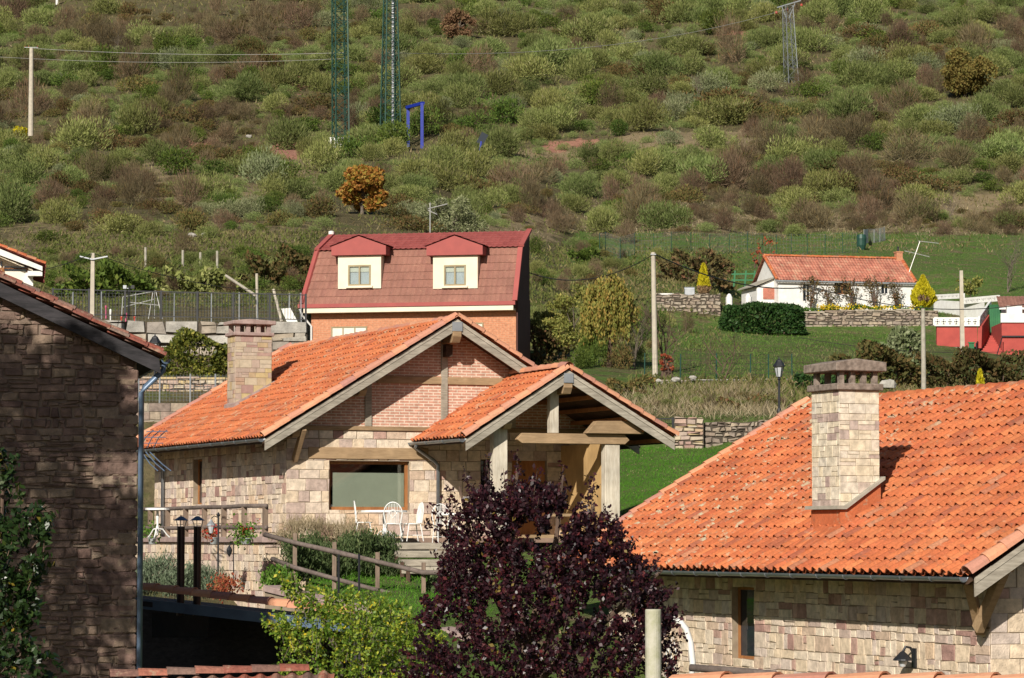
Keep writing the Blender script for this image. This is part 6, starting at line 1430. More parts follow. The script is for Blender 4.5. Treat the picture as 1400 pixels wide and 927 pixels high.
# notable ones: kind, base px, base py, width px, height factor, label
for (k, x, y, w, h, lb) in (
 ('bright',327,98,44,.9,'bright green shrub high on the left hillside, alone on brown scrub'),('broom',372,88,42,1,''),('broom',122,118,50,1,''),('broom',372,152,46,.9,''),('bright',271,196,36,.9,''),('bright',297,243,50,.8,''),
 ('broom',216,226,70,.9,''),('broom',112,205,80,.9,''),('broom',60,232,66,.9,''),('broom',100,256,44,1,''),('broom',206,322,44,1.1,''),('broom',288,326,36,1.1,'round pale green broom bush above the stones left of the orange oak'),
 ('bare',1000,88,66,1.5,'tall reddish brown leafless thicket left of the grey pylon'),('bright',1222,58,70,.6,''),('bright',1240,55,50,.6,''),('broom',1170,120,80,.9,''),('broom',1160,165,90,1,''),('broom',1118,235,66,1,''),('broom',1118,265,72,.8,''),
 ('bare',1240,220,100,.7,''),('bare',1310,230,80,.8,''),('bare',1180,240,60,.8,''),('bare',1160,200,90,.8,''),('bright',1262,240,40,.6,''),('bright',1345,250,40,.6,''),('bright',60,330,50,.6,''),
 ('broom',680,130,66,1.1,''),('broom',720,110,90,.9,''),('broom',750,100,90,1,''),('broom',690,50,90,.9,''),('broom',790,110,70,.9,''),('broom',880,180,80,1,''),('broom',730,180,60,1,''),('broom',990,170,90,.9,''),
 ('broom',600,235,70,1,''),('broom',560,250,70,.9,''),('broom',650,240,70,1,''),('broom',800,270,60,1,''),('broom',880,240,70,1,''),('broom',960,250,70,1,''),('broom',610,260,90,.9,''),('broom',440,235,70,1.2,''),('broom',455,262,60,1,''),('broom',420,215,50,1,''),
 ('broom',900,105,70,1,''),('broom',550,75,70,1,''),('broom',580,100,70,.9,''),('bare',520,250,50,1,''),('bare',700,262,70,.9,''),('bare',740,250,60,.9,''),
 ('bright',835,285,44,.7,''),('bright',930,295,36,.6,''),('grey',1175,100,66,.9,'silvery shrub crowning the broom left of the big dull oak'),('grey',965,130,60,1,''),('grey',1045,125,50,1,''),('grey',1085,112,34,.9,'small silvery shrub at the foot of the grey pylon'),
 ('bare',640,200,40,1,''),('bare',90,45,50,1,''),('bare',130,60,60,1.1,''),('bare',20,30,60,1.2,''),('bare',240,140,70,1.1,''),('bare',180,110,60,1,'') ,('bare',1085,245,50,1,''),('rust',1250,262,90,.9,''),('rust',990,150,110,.8,''),('rust',1000,165,120,.6,'')):
    bush(k, x, y, w, h, lb, unique=bool(lb)); placed.append((x, y, w))
# fill
def zone(px, py):
    brown = 0.28
    if px < 430: brown = .46 + .12*(py < 60)
    if 960 < px and 120 < py < 310: brown = .52
    if 440 < px < 960: brown = .13
    if py > 255: brown = max(brown, .5)
    return min(.85, brown + (vnoise(px/60, py/26)-.5)*1.25 + (vnoise(px/19+7, py/9)-.5)*.5)
cand = []
random.seed(21)
for _ in range(14000):
    px = random.uniform(-50, 1450); py = random.uniform(-40, 318)
    if py > 278 and px > 700 and random.random() < .6: continue
    if py > 296 and px < 420 and random.random() < .45: continue
    if 70 < px < 400 and py < 22 - px*.02 and py > 2: continue
    w = (17+62*random.random()**1.5)*(.85+.15*py/200)
    g, s, d = shade_zone(px, py)
    if (s > .05 or d > .75 or g > .75 or shade_zone(px, py-10)[1] > .1) and random.random() < .93: continue
    if abs(px-464) < 16 and 185 < py < 206: continue
    if (545 < px < 645) and 186 < py < 212 or (540 < px < 595) and 186 < py < 226: continue
    if 1070 < px < 1096 and 118 < py < 146: continue
    if 448 < px < 542 and 270 < py < 318 or 1280 < px < 1365 and 118 < py < 150: continue
    if 30 < px < 55 and 165 < py < 195: continue
    ok = True; kk = .13+.12*vnoise(px/75+11, py/30+5)
    for (x, y, w2) in placed:
        if abs(x-px) < (w+w2)*kk and abs((y-py)*2.2) < (w+w2)*kk: ok = False; break
    if not ok: continue
    placed.append((px, py, w)); cand.append((px, py, w))
print('fill bushes', len(cand))
rest = {k: [] for k in PROTO}; by = {k: [] for k in PROTO}
for (px, py, w) in cand:
    r = random.random()*.6+.2; b_ = zone(px, py)
    if r < b_: k = 'bare' if random.random() < .62 else 'rust'
    else: k = 'broom' if random.random() < (.80 if px > 440 else .66) else ('bright' if random.random() < .7 else 'grey')
    by[k].append((w, px, py))
for k, lst in by.items():
    lst.sort(reverse=True); lim = 290
    for i, (w, px, py) in enumerate(lst):
        p = hit(px, py)
        if p is None: continue
        if i < lim: bush_at(k, p, w*p.y/F, random.uniform(.75,1.1))
        else: rest[k].append((p, w*p.y/F))
    print(k, len(lst))
def joined(name, key, items, kind='stuff', sub=2):
    Vs = []; Qs = []; Ts = []; off = 0
    for p, w in items:
        _, V_, Q_, T_ = random.choice(PROTO[key]); a = random.uniform(0, 6.28); ca_, sa_ = math.cos(a), math.sin(a); s_ = w*.6
        W_ = V_.reshape(-1,4,3)[::sub].reshape(-1,3); R_ = np.array([[ca_,-sa_,0],[sa_,ca_,0],[0,0,1]])
        W_ = (W_ @ R_.T)*s_ + np.array([p.x, p.y, p.z-.04*w]); m_ = len(W_)//4
        Vs.append(W_); Qs.append(np.arange(4*m_).reshape(-1,4)+off); Ts.append(T_[::sub][:m_]); off += 4*m_
    if Vs: o = np_mesh(name, np.concatenate(Vs), np.concatenate(Qs), np.concatenate(Ts), M[PROTO[key][0][0].materials[0].name] if False else PROTO[key][0][0].materials[0]); tag(o, kind=kind)
for k, nm in (('broom','small_broom_scrub'),('bare','small_bare_scrub'),('rust','low_bramble_scrub'),('bright','small_green_scrub'),('grey','small_grey_scrub')): joined(nm, k, rest[k])
for _ in range(70):
    px = random.uniform(722, 1010); py = random.uniform(330, 500)
    if px > 880 and 395 < py < 445: continue
    if px > 880 and random.random() < .6: continue
    bush(random.choice(('rust','broom','broom','bare','bright')), px, py, random.uniform(16, 42), random.uniform(.8,1.3))
for _ in range(26): bush(random.choice(('broom','rust','bright')), random.uniform(735, 890), random.uniform(440, 506), random.uniform(26, 52), random.uniform(1.0,1.8))
for _ in range(60): bush(random.choice(('rust','broom','bare','bright')), random.uniform(66, 430), random.uniform(345, 408), random.uniform(16, 42), random.uniform(.7,1.1))
for _ in range(46): bush(random.choice(('rust','bare','broom')), random.uniform(870, 1070), random.uniform(538, 560), random.uniform(12, 30), random.uniform(.7,1.1))
for _ in range(30): bush(random.choice(('rust','bare','broom','bare')), random.uniform(1040, 1420), random.uniform(300, 322), random.uniform(20, 60), random.uniform(.6,1.0))
# low cover between bushes
def cover(name, N, region, size, asp, mat, tintf=None, clump=5, sp=.5, upb=.8, y0=60, density=None):
    Cs = []; Ts = []; Sz = []; tries = 0
    while len(Cs) < N and tries < N*4:
        tries += 1
        px = random.uniform(region[0], region[1]); py = random.uniform(region[2], region[3])
        if density and random.random() > density(px, py): continue
        p = hit(px, py, y0)
        if p is None: continue
        t0 = tintf(px, py) if tintf else random.random(); k_ = p.y/200 if p.y > 100 else .5
        for _ in range(clump):
            x = p.x+random.gauss(0, sp*k_); y = p.y+random.gauss(0, sp*k_*1.5); s_ = size*k_*random.uniform(.5,1.4)
            Cs.append((x, y, 0)); Ts.append(min(1, max(0, t0+random.gauss(0,.12)))); Sz.append(s_)
    C = np.array(Cs); C[:,2] = vheight(C[:,0], C[:,1]) + np.array(Sz)*.3; D_ = RNG.normal(size=(len(C),3))*.5; D_[:,2] = upb; V_, Q_ = blades(C, D_, np.array(Sz), asp, .3)
    o = np_mesh(name, V_, Q_, np.array(Ts), M[mat]); tag(o, kind='stuff'); return o
cover('hillside_undergrowth', 50000, (-60,1460,-30,345), .30, .22, 'undergrowth', lambda px, py: .15+.6*vnoise(px/30+5, py/9)+.25*(random.random()-.5), 4, .9, density=lambda px, py: 1-.9*(shade_zone(px,py)[1] > .1))
cover('bank_undergrowth', 16000, (0,440,318,420), .28, .3, 'undergrowth', lambda px, py: .05+.5*vnoise(px/22, py/8), 4, .5, density=lambda px, py: 1 if px > 55 else .2)
cover('bank_undergrowth', 12000, (715,1010,340,480), .28, .3, 'undergrowth', lambda px, py: .1+.5*vnoise(px/22, py/8), 4, .5, density=lambda px, py: .9 if px < 880 or py < 400 else .25)
cover('dry_grass', 8000, (700,1420,276,322), .22, .12, 'drygrass', None, 4, .7, density=lambda px, py: min(1, max(.0, (vnoise(px/40, py/12)-.25)*2.2)))
cover('meadow_grass', 22000, (735,1420,320,480), .13, .16, 'lawnblade', lambda px, py: .2+.6*vnoise(px/18, py/6), 4, .5, density=lambda px, py: shade_zone(px,py)[0])
cover('field_weeds', 6000, (735,1420,322,520), .12, .35, 'undergrowth', lambda px, py: .3+.5*vnoise(px/12, py/5), 4, .6, density=lambda px, py: max(0, vnoise(px/26+3, py/9)-.35)*1.6)
cover('lawn_weeds', 900, (840,990,606,722), .10, .4, 'undergrowth', lambda px, py: .4+.5*random.random(), 3, .35, density=lambda px, py: max(0, vnoise(px/9+3, py/6)-.45)*2)
cover('field_grass', 12000, (880,1260,448,524), .2, .14, 'lawnblade', lambda px, py: .1+1.1*vnoise(px/18, py/6)**1.5, 4, .6)
cover('lawn_grass', 30000, (840,990,606,722), .16, .10, 'lawn_bright', lambda px, py: .1+.6*vnoise(px/14, py/7), 5, .5)
cover('lawn_grass', 9000, (430,660,778,842), .2, .12, 'lawn_bright', None, 5, .5, y0=62)
cover('tall_dry_grass', 4200, (860,1075,533,572), .75, .05, 'drygrass', None, 5, .6, y0=112)
cover('brush_undergrowth', 9000, (880,1420,522,560), .6, .2, 'undergrowth', lambda px, py: .2+.5*vnoise(px/15, py/6), 5, .6, y0=118)

def tree(name, label, base, H_, crown, blobs, blob_r, n, size, asp, mat, tr, tmat='trunk', cat='tree', lean=0.0, limbs=7, squash=.8, spread=1.0, bare=False, droop=0):
    """trunk with limbs; crown of leaf clumps around the limb ends. crown = (rx, ry, z0, z1)"""
    o = empty(name, base); tag(o, label, cat); rx, ry, z0, z1 = crown; ends = []
    t = MB(); top = Vector((lean, 0, z0+(z1-z0)*.6)); t.tube([(0,0,-.3), (lean*.3+random.uniform(-.05,.05)*H_*.1,0,z0*.6), (lean*.6,0,z0), top], [tr, tr*.8, tr*.65, tr*.25], 8, .5)
    for i in range(blobs):
        a = RNG.uniform(0, 2*math.pi); u_ = RNG.uniform(-1,1); rr = RNG.uniform(.55,1.0)**.5
        zc_ = z0+(z1-z0)*(.5+.5*u_*rr*.95); k_ = math.sqrt(max(0, 1-(u_*rr)**2))*RNG.uniform(.35,1)
        ends.append((lean+rx*k_*math.cos(a), ry*k_*math.sin(a), zc_))
    for i, e_ in enumerate(ends):
        if i % max(1, blobs//max(1,limbs)) == 0:
            e_ = Vector(e_); s_ = Vector((lean*.5, 0, min(e_.z*.75, z0+(z1-z0)*.45*RNG.random()))); m_ = s_.lerp(e_, .5)+Vector((0,0,.06*H_)); t.tube([s_, m_, e_], [tr*.4, tr*.25, tr*.08], 6, .5)
    t.build('trunk', M[tmat], o)
    if n:
        per = n//blobs; Cs = []; Ds = []
        for e_ in ends:
            r_ = blob_r*RNG.uniform(.6,1.25); p_, d_ = ell(per, r_, r_, r_*squash, .3); Cs.append(p_+np.array(e_)); Ds.append(d_ + RNG.normal(size=(per,3))*.7 + np.array([0,0,-droop]))
        C = np.concatenate(Cs); D_ = np.concatenate(Ds); V_, Q_ = blades(C, D_, size*RNG.uniform(.55,1.25,len(C)), asp)
        np_mesh('crown', V_, Q_, np.clip(RNG.normal(.5,.27,len(C)),0,1), M[mat], o)
    return o
def tree_px(name, label, px, py, top, w, **k):
    p = hit(px, py); H_ = (py-top)*p.y/F; W_ = w*p.y/F/2; cr_ = k.pop('z0', .2)
    return tree(name, label, p, H_, (W_*.86, W_*.8, H_*cr_, H_*.95), k.pop('blobs', 22), k.pop('br', .3)*W_, k.pop('n', 2600), k.pop('size', .5), k.pop('asp', .6), k.pop('mat'), k.pop('tr', .05)*H_, **k)
tree_px('oak_tree', 'orange and yellow autumn oak above the red mansard roof', 495, 293, 224, 74, mat='oak_orange', n=9000, size=.34, blobs=60, z0=.08, br=.28)
tree_px('oak_tree', 'large dull yellow-green oak high on the right hillside', 1320, 132, 68, 88, mat='oak_dull', n=9000, size=.5, blobs=60, z0=.08, br=.28)
tree_px('oak_tree', 'brown-leaved oak near the top behind the masts', 627, 55, 13, 52, mat='oak_brown', n=5000, size=.45, blobs=30, z0=.1, br=.32)
tree_px('olive_shrub', 'pale grey-green leafy shrub rising behind the mansard ridge', 618, 325, 268, 112, mat='grey_shrub', n=9000, size=.24, asp=.3, blobs=40, z0=.05, br=.25)
tree_px('broom_shrub', 'tall yellow broom shrub at the foot of the left hillside pole', 30, 187, 170, 26, mat='yellow_con', n=500, size=.5, blobs=10, z0=.05)
tree_px('loose_tree', 'slender loose yellow-green tree right of the brick house', 785, 502, 385, 92, mat='loose', n=4600, size=.17, asp=.5, blobs=70, z0=.16, br=.2, tr=.02)
tree_px('loose_tree', 'low spreading olive-green tree at the right corner of the brick house', 748, 495, 420, 60, mat='loose', n=2600, size=.18, asp=.5, blobs=40, z0=.1, br=.25, tr=.02)
# weeping willow-like tree
p = hit(832, 502); wl0 = empty('weeping_tree', p); tag(wl0, 'weeping tree with hanging orange-yellow foliage left of the tall pole', 'tree'); sc_ = p.y/F
t = MB(); t.tube([(0,0,-.3),(.1,0,1.2),(.0,0,3.2)], [.14,.11,.04], 8)
Cs = []; Ds = []
for i in range(110):
    a = RNG.uniform(0,6.28); r_ = RNG.uniform(.2,1)*40*sc_; x, y = r_*math.cos(a), r_*math.sin(a)*.9; zt = (122-40*(r_/(40*sc_))**2+RNG.normal()*7)*sc_; ln_ = RNG.uniform(.25,.95)*zt*.75
    if i % 9 == 0: t.tube([(0,0,1.6),(x*.5,y*.5,zt*.9),(x,y,zt)], [.05,.035,.01], 5)
    m_ = int(40+ln_*30); u_ = RNG.random(m_); Cs.append(np.stack([x+RNG.normal(size=m_)*.07, y+RNG.normal(size=m_)*.07, zt-u_*ln_], 1)); d = RNG.normal(size=(m_,3))*.35; d[:,2] -= 1; Ds.append(d)
t.build('trunk', M['trunk_brown'], wl0); C = np.concatenate(Cs); V_, Q_ = blades(C, np.concatenate(Ds), .2*RNG.uniform(.6,1.2,len(C)), .4); np_mesh('crown', V_, Q_, np.clip(RNG.normal(.5,.25,len(C)),0,1), M['willow'], wl0)
# bare trees
def bare_tree(px, py, top, w, label, mat='trunk_brown', seed=0, Yo=None):
    p = hit(px, py); rs = random.Random(seed); H_ = (py-top)*p.y/F; W_ = w*p.y/F/2; o = empty('bare_tree', p); tag(o, label, 'tree'); t = MB(); tw = MB()
    def br(mb, a, d, L, r, lv):
        pts = [a]; 
        for i in range(3): d = (d+Vector((rs.gauss(0,.18), rs.gauss(0,.18), rs.gauss(.08,.1)))).normalized(); pts.append(pts[-1]+d*L/3)
        mb.tube(pts, [r, r*.8, r*.6, r*.35], 5, .5, cap=False)
        if lv:
            for k in range(4): q = pts[rs.choice((1,2,3))]; br(tw, q, (d+Vector((rs.gauss(0,.8)*W_/H_*2, rs.gauss(0,.6), rs.uniform(-.1,.5)))).normalized(), L*.6, r*.45, lv-1)
    br(t, Vector((0,0,-.2)), Vector((0,0,1)), H_*.62, H_*.018, 3)
    for k in range(3): br(t, Vector((0,0,H_*.15*k)), Vector((rs.uniform(-.6,.6), rs.uniform(-.4,.4), 1)).normalized(), H_*.5, H_*.012, 3)
    t.build('trunk', M[mat], o); tw.build('twigs', M[mat], o)
bare_tree(905, 512, 412, 60, 'dark leafless tree close behind the tall pale pole', seed=1)
bare_tree(987, 522, 448, 44, 'small bare tree in the lower field among green posts', seed=2)
bare_tree(868, 505, 430, 40, 'thin bare tree left of the tall pale pole', seed=3, mat='trunk')
bare_tree(1378, 400, 330, 70, 'pale leafless tree on the meadow above the brown roof', seed=4, mat='trunk')
bare_tree(1390, 470, 430, 30, 'small bare shrub in front of the white parapet', seed=5, mat='trunk')
tree_px('loose_tree', 'small sparse tree with yellow leaves above the white terrace wall', 1327, 412, 372, 46, mat='loose', n=420, size=.3, blobs=16, z0=.3, br=.3, tr=.03)
# conifers
def conifer(name, label, base, H_, W_, mat, n=1600, size=.16, lowbrown=0.0, holes=0, shape='cone'):
    o = empty(name, base); tag(o, label, 'conifer'); t = MB(); t.tube([(0,0,-.2),(0,0,H_*.5)], [.1,.05], 6); t.build('trunk', M['trunk_brown'], o)
    u_ = RNG.random(n*3)**.9; 
    prof = (lambda q: np.sin(np.pi*np.clip((1-q)*.93+.05,0,1)**2.0)**.62) if shape == 'tear' else (lambda q: (1-q)**.55*(.55+.45*np.minimum(1, q*5)))
    rr = prof(u_)*W_/2; a = RNG.uniform(0, 6.28, len(u_)); bump_ = 1+.12*np.sin(a*5+u_*9)+.08*np.sin(a*9-u_*14); r_ = rr*bump_*(.72+.28*RNG.random(len(u_))); C = np.stack([r_*np.cos(a), r_*np.sin(a), u_*H_+.02], 1)
    D_ = np.stack([np.cos(a)*.5, np.sin(a)*.5, np.ones_like(a)], 1) + RNG.normal(size=(len(a),3))*.3; low = u_ < lowbrown
    if holes: low = low | (((np.abs((C[:,0]-W_*-.12)/(W_*.14)))**2 + ((C[:,2]-H_*.3)/(H_*.1))**2 < 1) & (C[:,1] < 0)) | (((np.abs((C[:,0]-W_*.1)/(W_*.1)))**2 + ((C[:,2]-H_*.24)/(H_*.08))**2 < 1) & (C[:,1] < 0))
    for nm, sel, mt in (('crown', ~low, mat), ('browned_foliage', low, 'brown_con')):
        if sel.sum() > 5: V_, Q_ = blades(C[sel], D_[sel], size*RNG.uniform(.6,1.3,sel.sum()), .5); np_mesh(nm, V_, Q_, RNG.random(sel.sum()), M[mt], o)
p = at(962, 404, 203); conifer('cypress', 'slender yellow cypress browned at its foot, on the terrace left of the cottage', p, 43*203/F, 19*203/F, 'yellow_con', 1500, .2, .28)
p = at(1262, 421, 199); conifer('cypress', 'broad yellow teardrop conifer with brown patches at the cottage right end', p, 44*199/F, 33*199/F, 'yellow_con', 2400, .2, 0, 1, 'tear')
p = at(1340, 530, 128); conifer('conifer_tip', 'tip of a small yellow shrub above the right roof ridge', p, 24*128/F, 12*128/F, 'yellow_con', 200, .15)
# dark hedge
def hedge(name, label, px0, px1, py0, py1, Y, mat, n, size, depth=2.0, cat='hedge', rough_=.1):
    a = at(px0, py1, Y); b_ = at(px1, py0, Y); o = empty(name, ((a.x+b_.x)/2, Y+depth/2, a.z)); tag(o, label, cat); W_ = (b_.x-a.x)/2; H_ = b_.z-a.z
    d = unit(RNG.normal(size=(n,3))); d[:,2] = np.abs(d[:,2]); r_ = (.78+.22*RNG.random(n))[:,None]; C = d/np.max(np.abs(d),axis=1,keepdims=True)**.62*r_*np.array([W_, depth/2, H_])
    C *= (1+rough_*np.sin(C[:,0:1]*(2.3+W_*.35)+C[:,2:3]*5)*.6); D_ = d+RNG.normal(size=(n,3))*.6; V_, Q_ = blades(C, D_, size*RNG.uniform(.6,1.3,n), .6); np_mesh('foliage', V_, Q_, np.clip(RNG.normal(.45,.28,n),0,1), M[mat], o)
    t = MB(); 
    for k in range(6): x = W_*(-.8+.32*k); t.tube([(x,0,-.3),(x+.1,0,H_*.7)], [.06,.02], 5)
    t.build('stem', M['trunk_brown'], o); return o
hedge('clipped_hedge', 'dark green clipped hedge below the cottage garden', 984, 1106, 411, 455, 190, 'hedge', 9500, .22, 3.0, rough_=.04)
hedge('broad_bush', 'glossy yellow-green bush in front of the boulder wall', 214, 302, 454, 518, 119, 'bay', 5200, .16, 2.2, 'bush', .25)
hedge('broad_bush', 'smaller yellow-green bush touching the left chimney', 288, 325, 470, 518, 119.5, 'bay', 1700, .16, 1.2, 'bush', .3)
hedge('ivy_mound', 'dark green ivy mound on the bank behind the lamp post', 1090, 1165, 508, 545, 128, 'hedge', 1500, .2, 2.0, 'bush', .3)
hedge('brush_thicket', 'tangled brown brush thicket between the field and the right roof', 1150, 1262, 474, 532, 141, 'rust', 5200, .22, 4, 'bush', .4)
hedge('brush_thicket', 'tangled grey-brown brush thicket in front of the red stairs', 1262, 1420, 482, 540, 141, 'rust', 5600, .22, 4, 'bush', .35)
hedge('bare_thicket', 'pale twiggy thicket rising above the right chimney', 1205, 1262, 455, 500, 150, 'grey_shrub', 2600, .25, 3, 'bush', .4)
hedge('bramble_bank', 'brown-green bramble bush right of the porch gable', 835, 900, 512, 552, 128, 'rust', 2800, .16, 2.5, 'bush', .4)
hedge('bramble_bank', 'dark green and brown bramble bush left of the lamp post', 985, 1060, 540, 582, 121, 'rust', 2600, .14, 2.0, 'bush', .4)
hedge('bramble_bank', 'green brown bushes at the right foot of the brick house', 724, 775, 440, 512, 152, 'rust', 2600, .2, 3.0, 'bush', .4)
hedge('low_green_bush', 'round dark shrub left of the meadow fence, above the loose tree', 778, 820, 338, 362, 240, 'bright', 900, .35, 3, 'bush', .3)
hedge('garden_shrub', 'tangle of dry stems left of the cottage gable', 900, 1000, 345, 392, 228, 'climber', 2200, .35, 4, 'bush', .4)
hedge('red_leaf_bush', 'orange-red leaved bush at the meadow fence', 1030, 1062, 328, 360, 236, 'red_bush', 130, .28, 2, 'bush', .5)
hedge('red_leaf_bush', 'small bush with red berries at the foot of the pale pole', 904, 920, 480, 506, 136, 'red_bush', 260, .14, .8, 'bush', .4)
hedge('blackberry_hedge', 'bright green scrub patch on the bank behind the playground', 75, 200, 362, 402, 168, 'bright', 3600, .35, 5, 'bush', .5)
hedge('blackberry_hedge', 'pale green broom patch above the right part of the railing', 195, 330, 370, 400, 170, 'broom', 4200, .35, 5, 'bush', .5)
hedge('bank_scrub', 'brown scrub on the bank left of the brick house', 330, 430, 350, 420, 172, 'rust', 4200, .3, 5, 'bush', .5)
hedge('flower_border', 'strip of green plants with yellow flowers on the cottage terrace', 1100, 1262, 418, 428, 197.5, 'geranium', 2600, .16, .8, 'flower bed', .3)
V_, Q_, T_ = leafcloud([tuple(at(x, random.uniform(418,423), 197.2)) for x in [random.uniform(1115,1165) for _ in range(16)]+[random.uniform(1170,1255) for _ in range(14)]], (.18,.1,.07), 420, .12, .9); o = np_mesh('yellow_flowers', V_, Q_, T_, M['yellow_flower']); tag(o, 'yellow flowers blooming along the cottage terrace edge', 'flowers')
for (x, y, w_) in ((262,100,26),(290,78,30),(1300,300,44),(955,135,40),(160,70,30),(820,75,30)): bare_tree(x, y, y-w_*.8, w_*1.1, 'pale leafless bush on the slope near photo column %d' % x if False else {262:'pale bare shrub left of the lone bright green shrub, high on the left slope',290:'pale bare shrub above the lone bright green shrub',1300:'pale bare tree at the lower right edge of the scrub slope',955:'pale twiggy tree left of the pylon foot',160:'pale bare shrub near the top left road',820:'pale bare shrub at the middle top of the slope'}[x], seed=x, mat='trunk')
# white block ribs / rubble stones on hillside
for i, (x, y, w, lb) in enumerate(((283,322,20,'pale rock on the left bank under the round broom bush'),(262,322,14,'pale rock left of the round broom bush'),(340,186,10,'white stones on the left hillside below the bare soil'),(796,520,14,'pale boulder right of the porch ridge'),(925,519,14,'pale boulder on the long low wall'),(948,516,12,'pinkish block on the long low wall'),(1215,527,26,'grey rock behind the right house ridge'),(900,520,10,'small pale stone at the foot of the tall pole'))):
    p = hit(x, y+2) if y < 400 else at(x, y+2, 134 if y > 515 else 140)
    if p is None: continue
    s_ = w*p.y/F/2; t = MB(); vs = []; fs = []
    for a_ in range(5):
        th_ = math.pi*a_/4
        for b2 in range(8): ph = 2*math.pi*b2/8; k_ = random.uniform(.75,1.1); vs.append((p.x+s_*k_*math.sin(th_)*math.cos(ph), p.y+s_*.7*k_*math.sin(th_)*math.sin(ph), p.z+s_*.3+s_*.55*k_*math.cos(th_)))
    for a_ in range(4):
        for b2 in range(8): fs.append((a_*8+b2, a_*8+(b2+1)%8, (a_+1)*8+(b2+1)%8, (a_+1)*8+b2))
    t.add(vs, fs, .3); o = t.build('rock', M['boulder']); tag(o, lb, 'rock')
# lavender / rosemary beds near the terrace
def bed(name, label, px0, px1, yt_, yb_, Y0, Y1, mat, n, size, asp, upb=1.0):
    o = empty(name, at((px0+px1)/2, yb_, (Y0+Y1)/2)); tag(o, label, 'shrub'); c = o.location; Cs = []
    for _ in range(40):
        Y = random.uniform(Y0, Y1); x = random.uniform(px0+8, px1-8); f_ = 1-abs((x-(px0+px1)/2)/((px1-px0)/2))**3*.5; y = yb_+(yt_-yb_)*f_*random.uniform(.15,.9); Cs.append(tuple(at(x, y, Y)-c))
    per = n//40; C = np.repeat(np.array(Cs), per, 0)+RNG.normal(size=(per*40,3))*np.array([.14,.14,.10]); D_ = RNG.normal(size=C.shape)*.5; D_[:,2] += upb; V_, Q_ = blades(C, D_, size*RNG.uniform(.6,1.3,len(C)), asp, .4); np_mesh('foliage', V_, Q_, np.clip(RNG.normal(.5,.25,len(C)),0,1), M[mat], o)
bed('lavender_bush', 'grey-green lavender bush at the foot of the terrace wall, far left', 180, 262, 758, 812, 73.5, 75, 'lavender', 5200, .12, .2)
bed('lavender_bush', 'grey-green lavender bush behind the two flues', 236, 305, 772, 812, 73, 74.5, 'lavender', 3600, .12, .2)
bed('rosemary_bush', 'dense dark rosemary hedge below the white table', 385, 470, 728, 800, 76.8, 78.6, 'rosemary', 9000, .13, .25)
bed('rosemary_bush', 'dense rosemary bush left of the timber steps', 455, 548, 726, 792, 76.8, 78.6, 'rosemary', 9000, .13, .25)
bed('pale_grass_tuft', 'dry pale grass tufts in front of the house wall corner', 372, 505, 708, 740, 79, 79.8, 'drygrass', 3600, .22, .06)
bed('low_shrub', 'small dark shrub under the sloping rail near the purple tree', 584, 640, 786, 815, 73.8, 75, 'rosemary', 2600, .12, .4)
bed('red_flower_bush', 'small bush with red leaves between the hook pole and the tile row', 290, 325, 792, 812, 72, 73, 'red_bush', 700, .07, .7)
bed('green_shrub', 'leafy green shrub at the start of the sloping rail', 358, 400, 778, 802, 76, 76.6, 'geranium', 900, .12, .5)

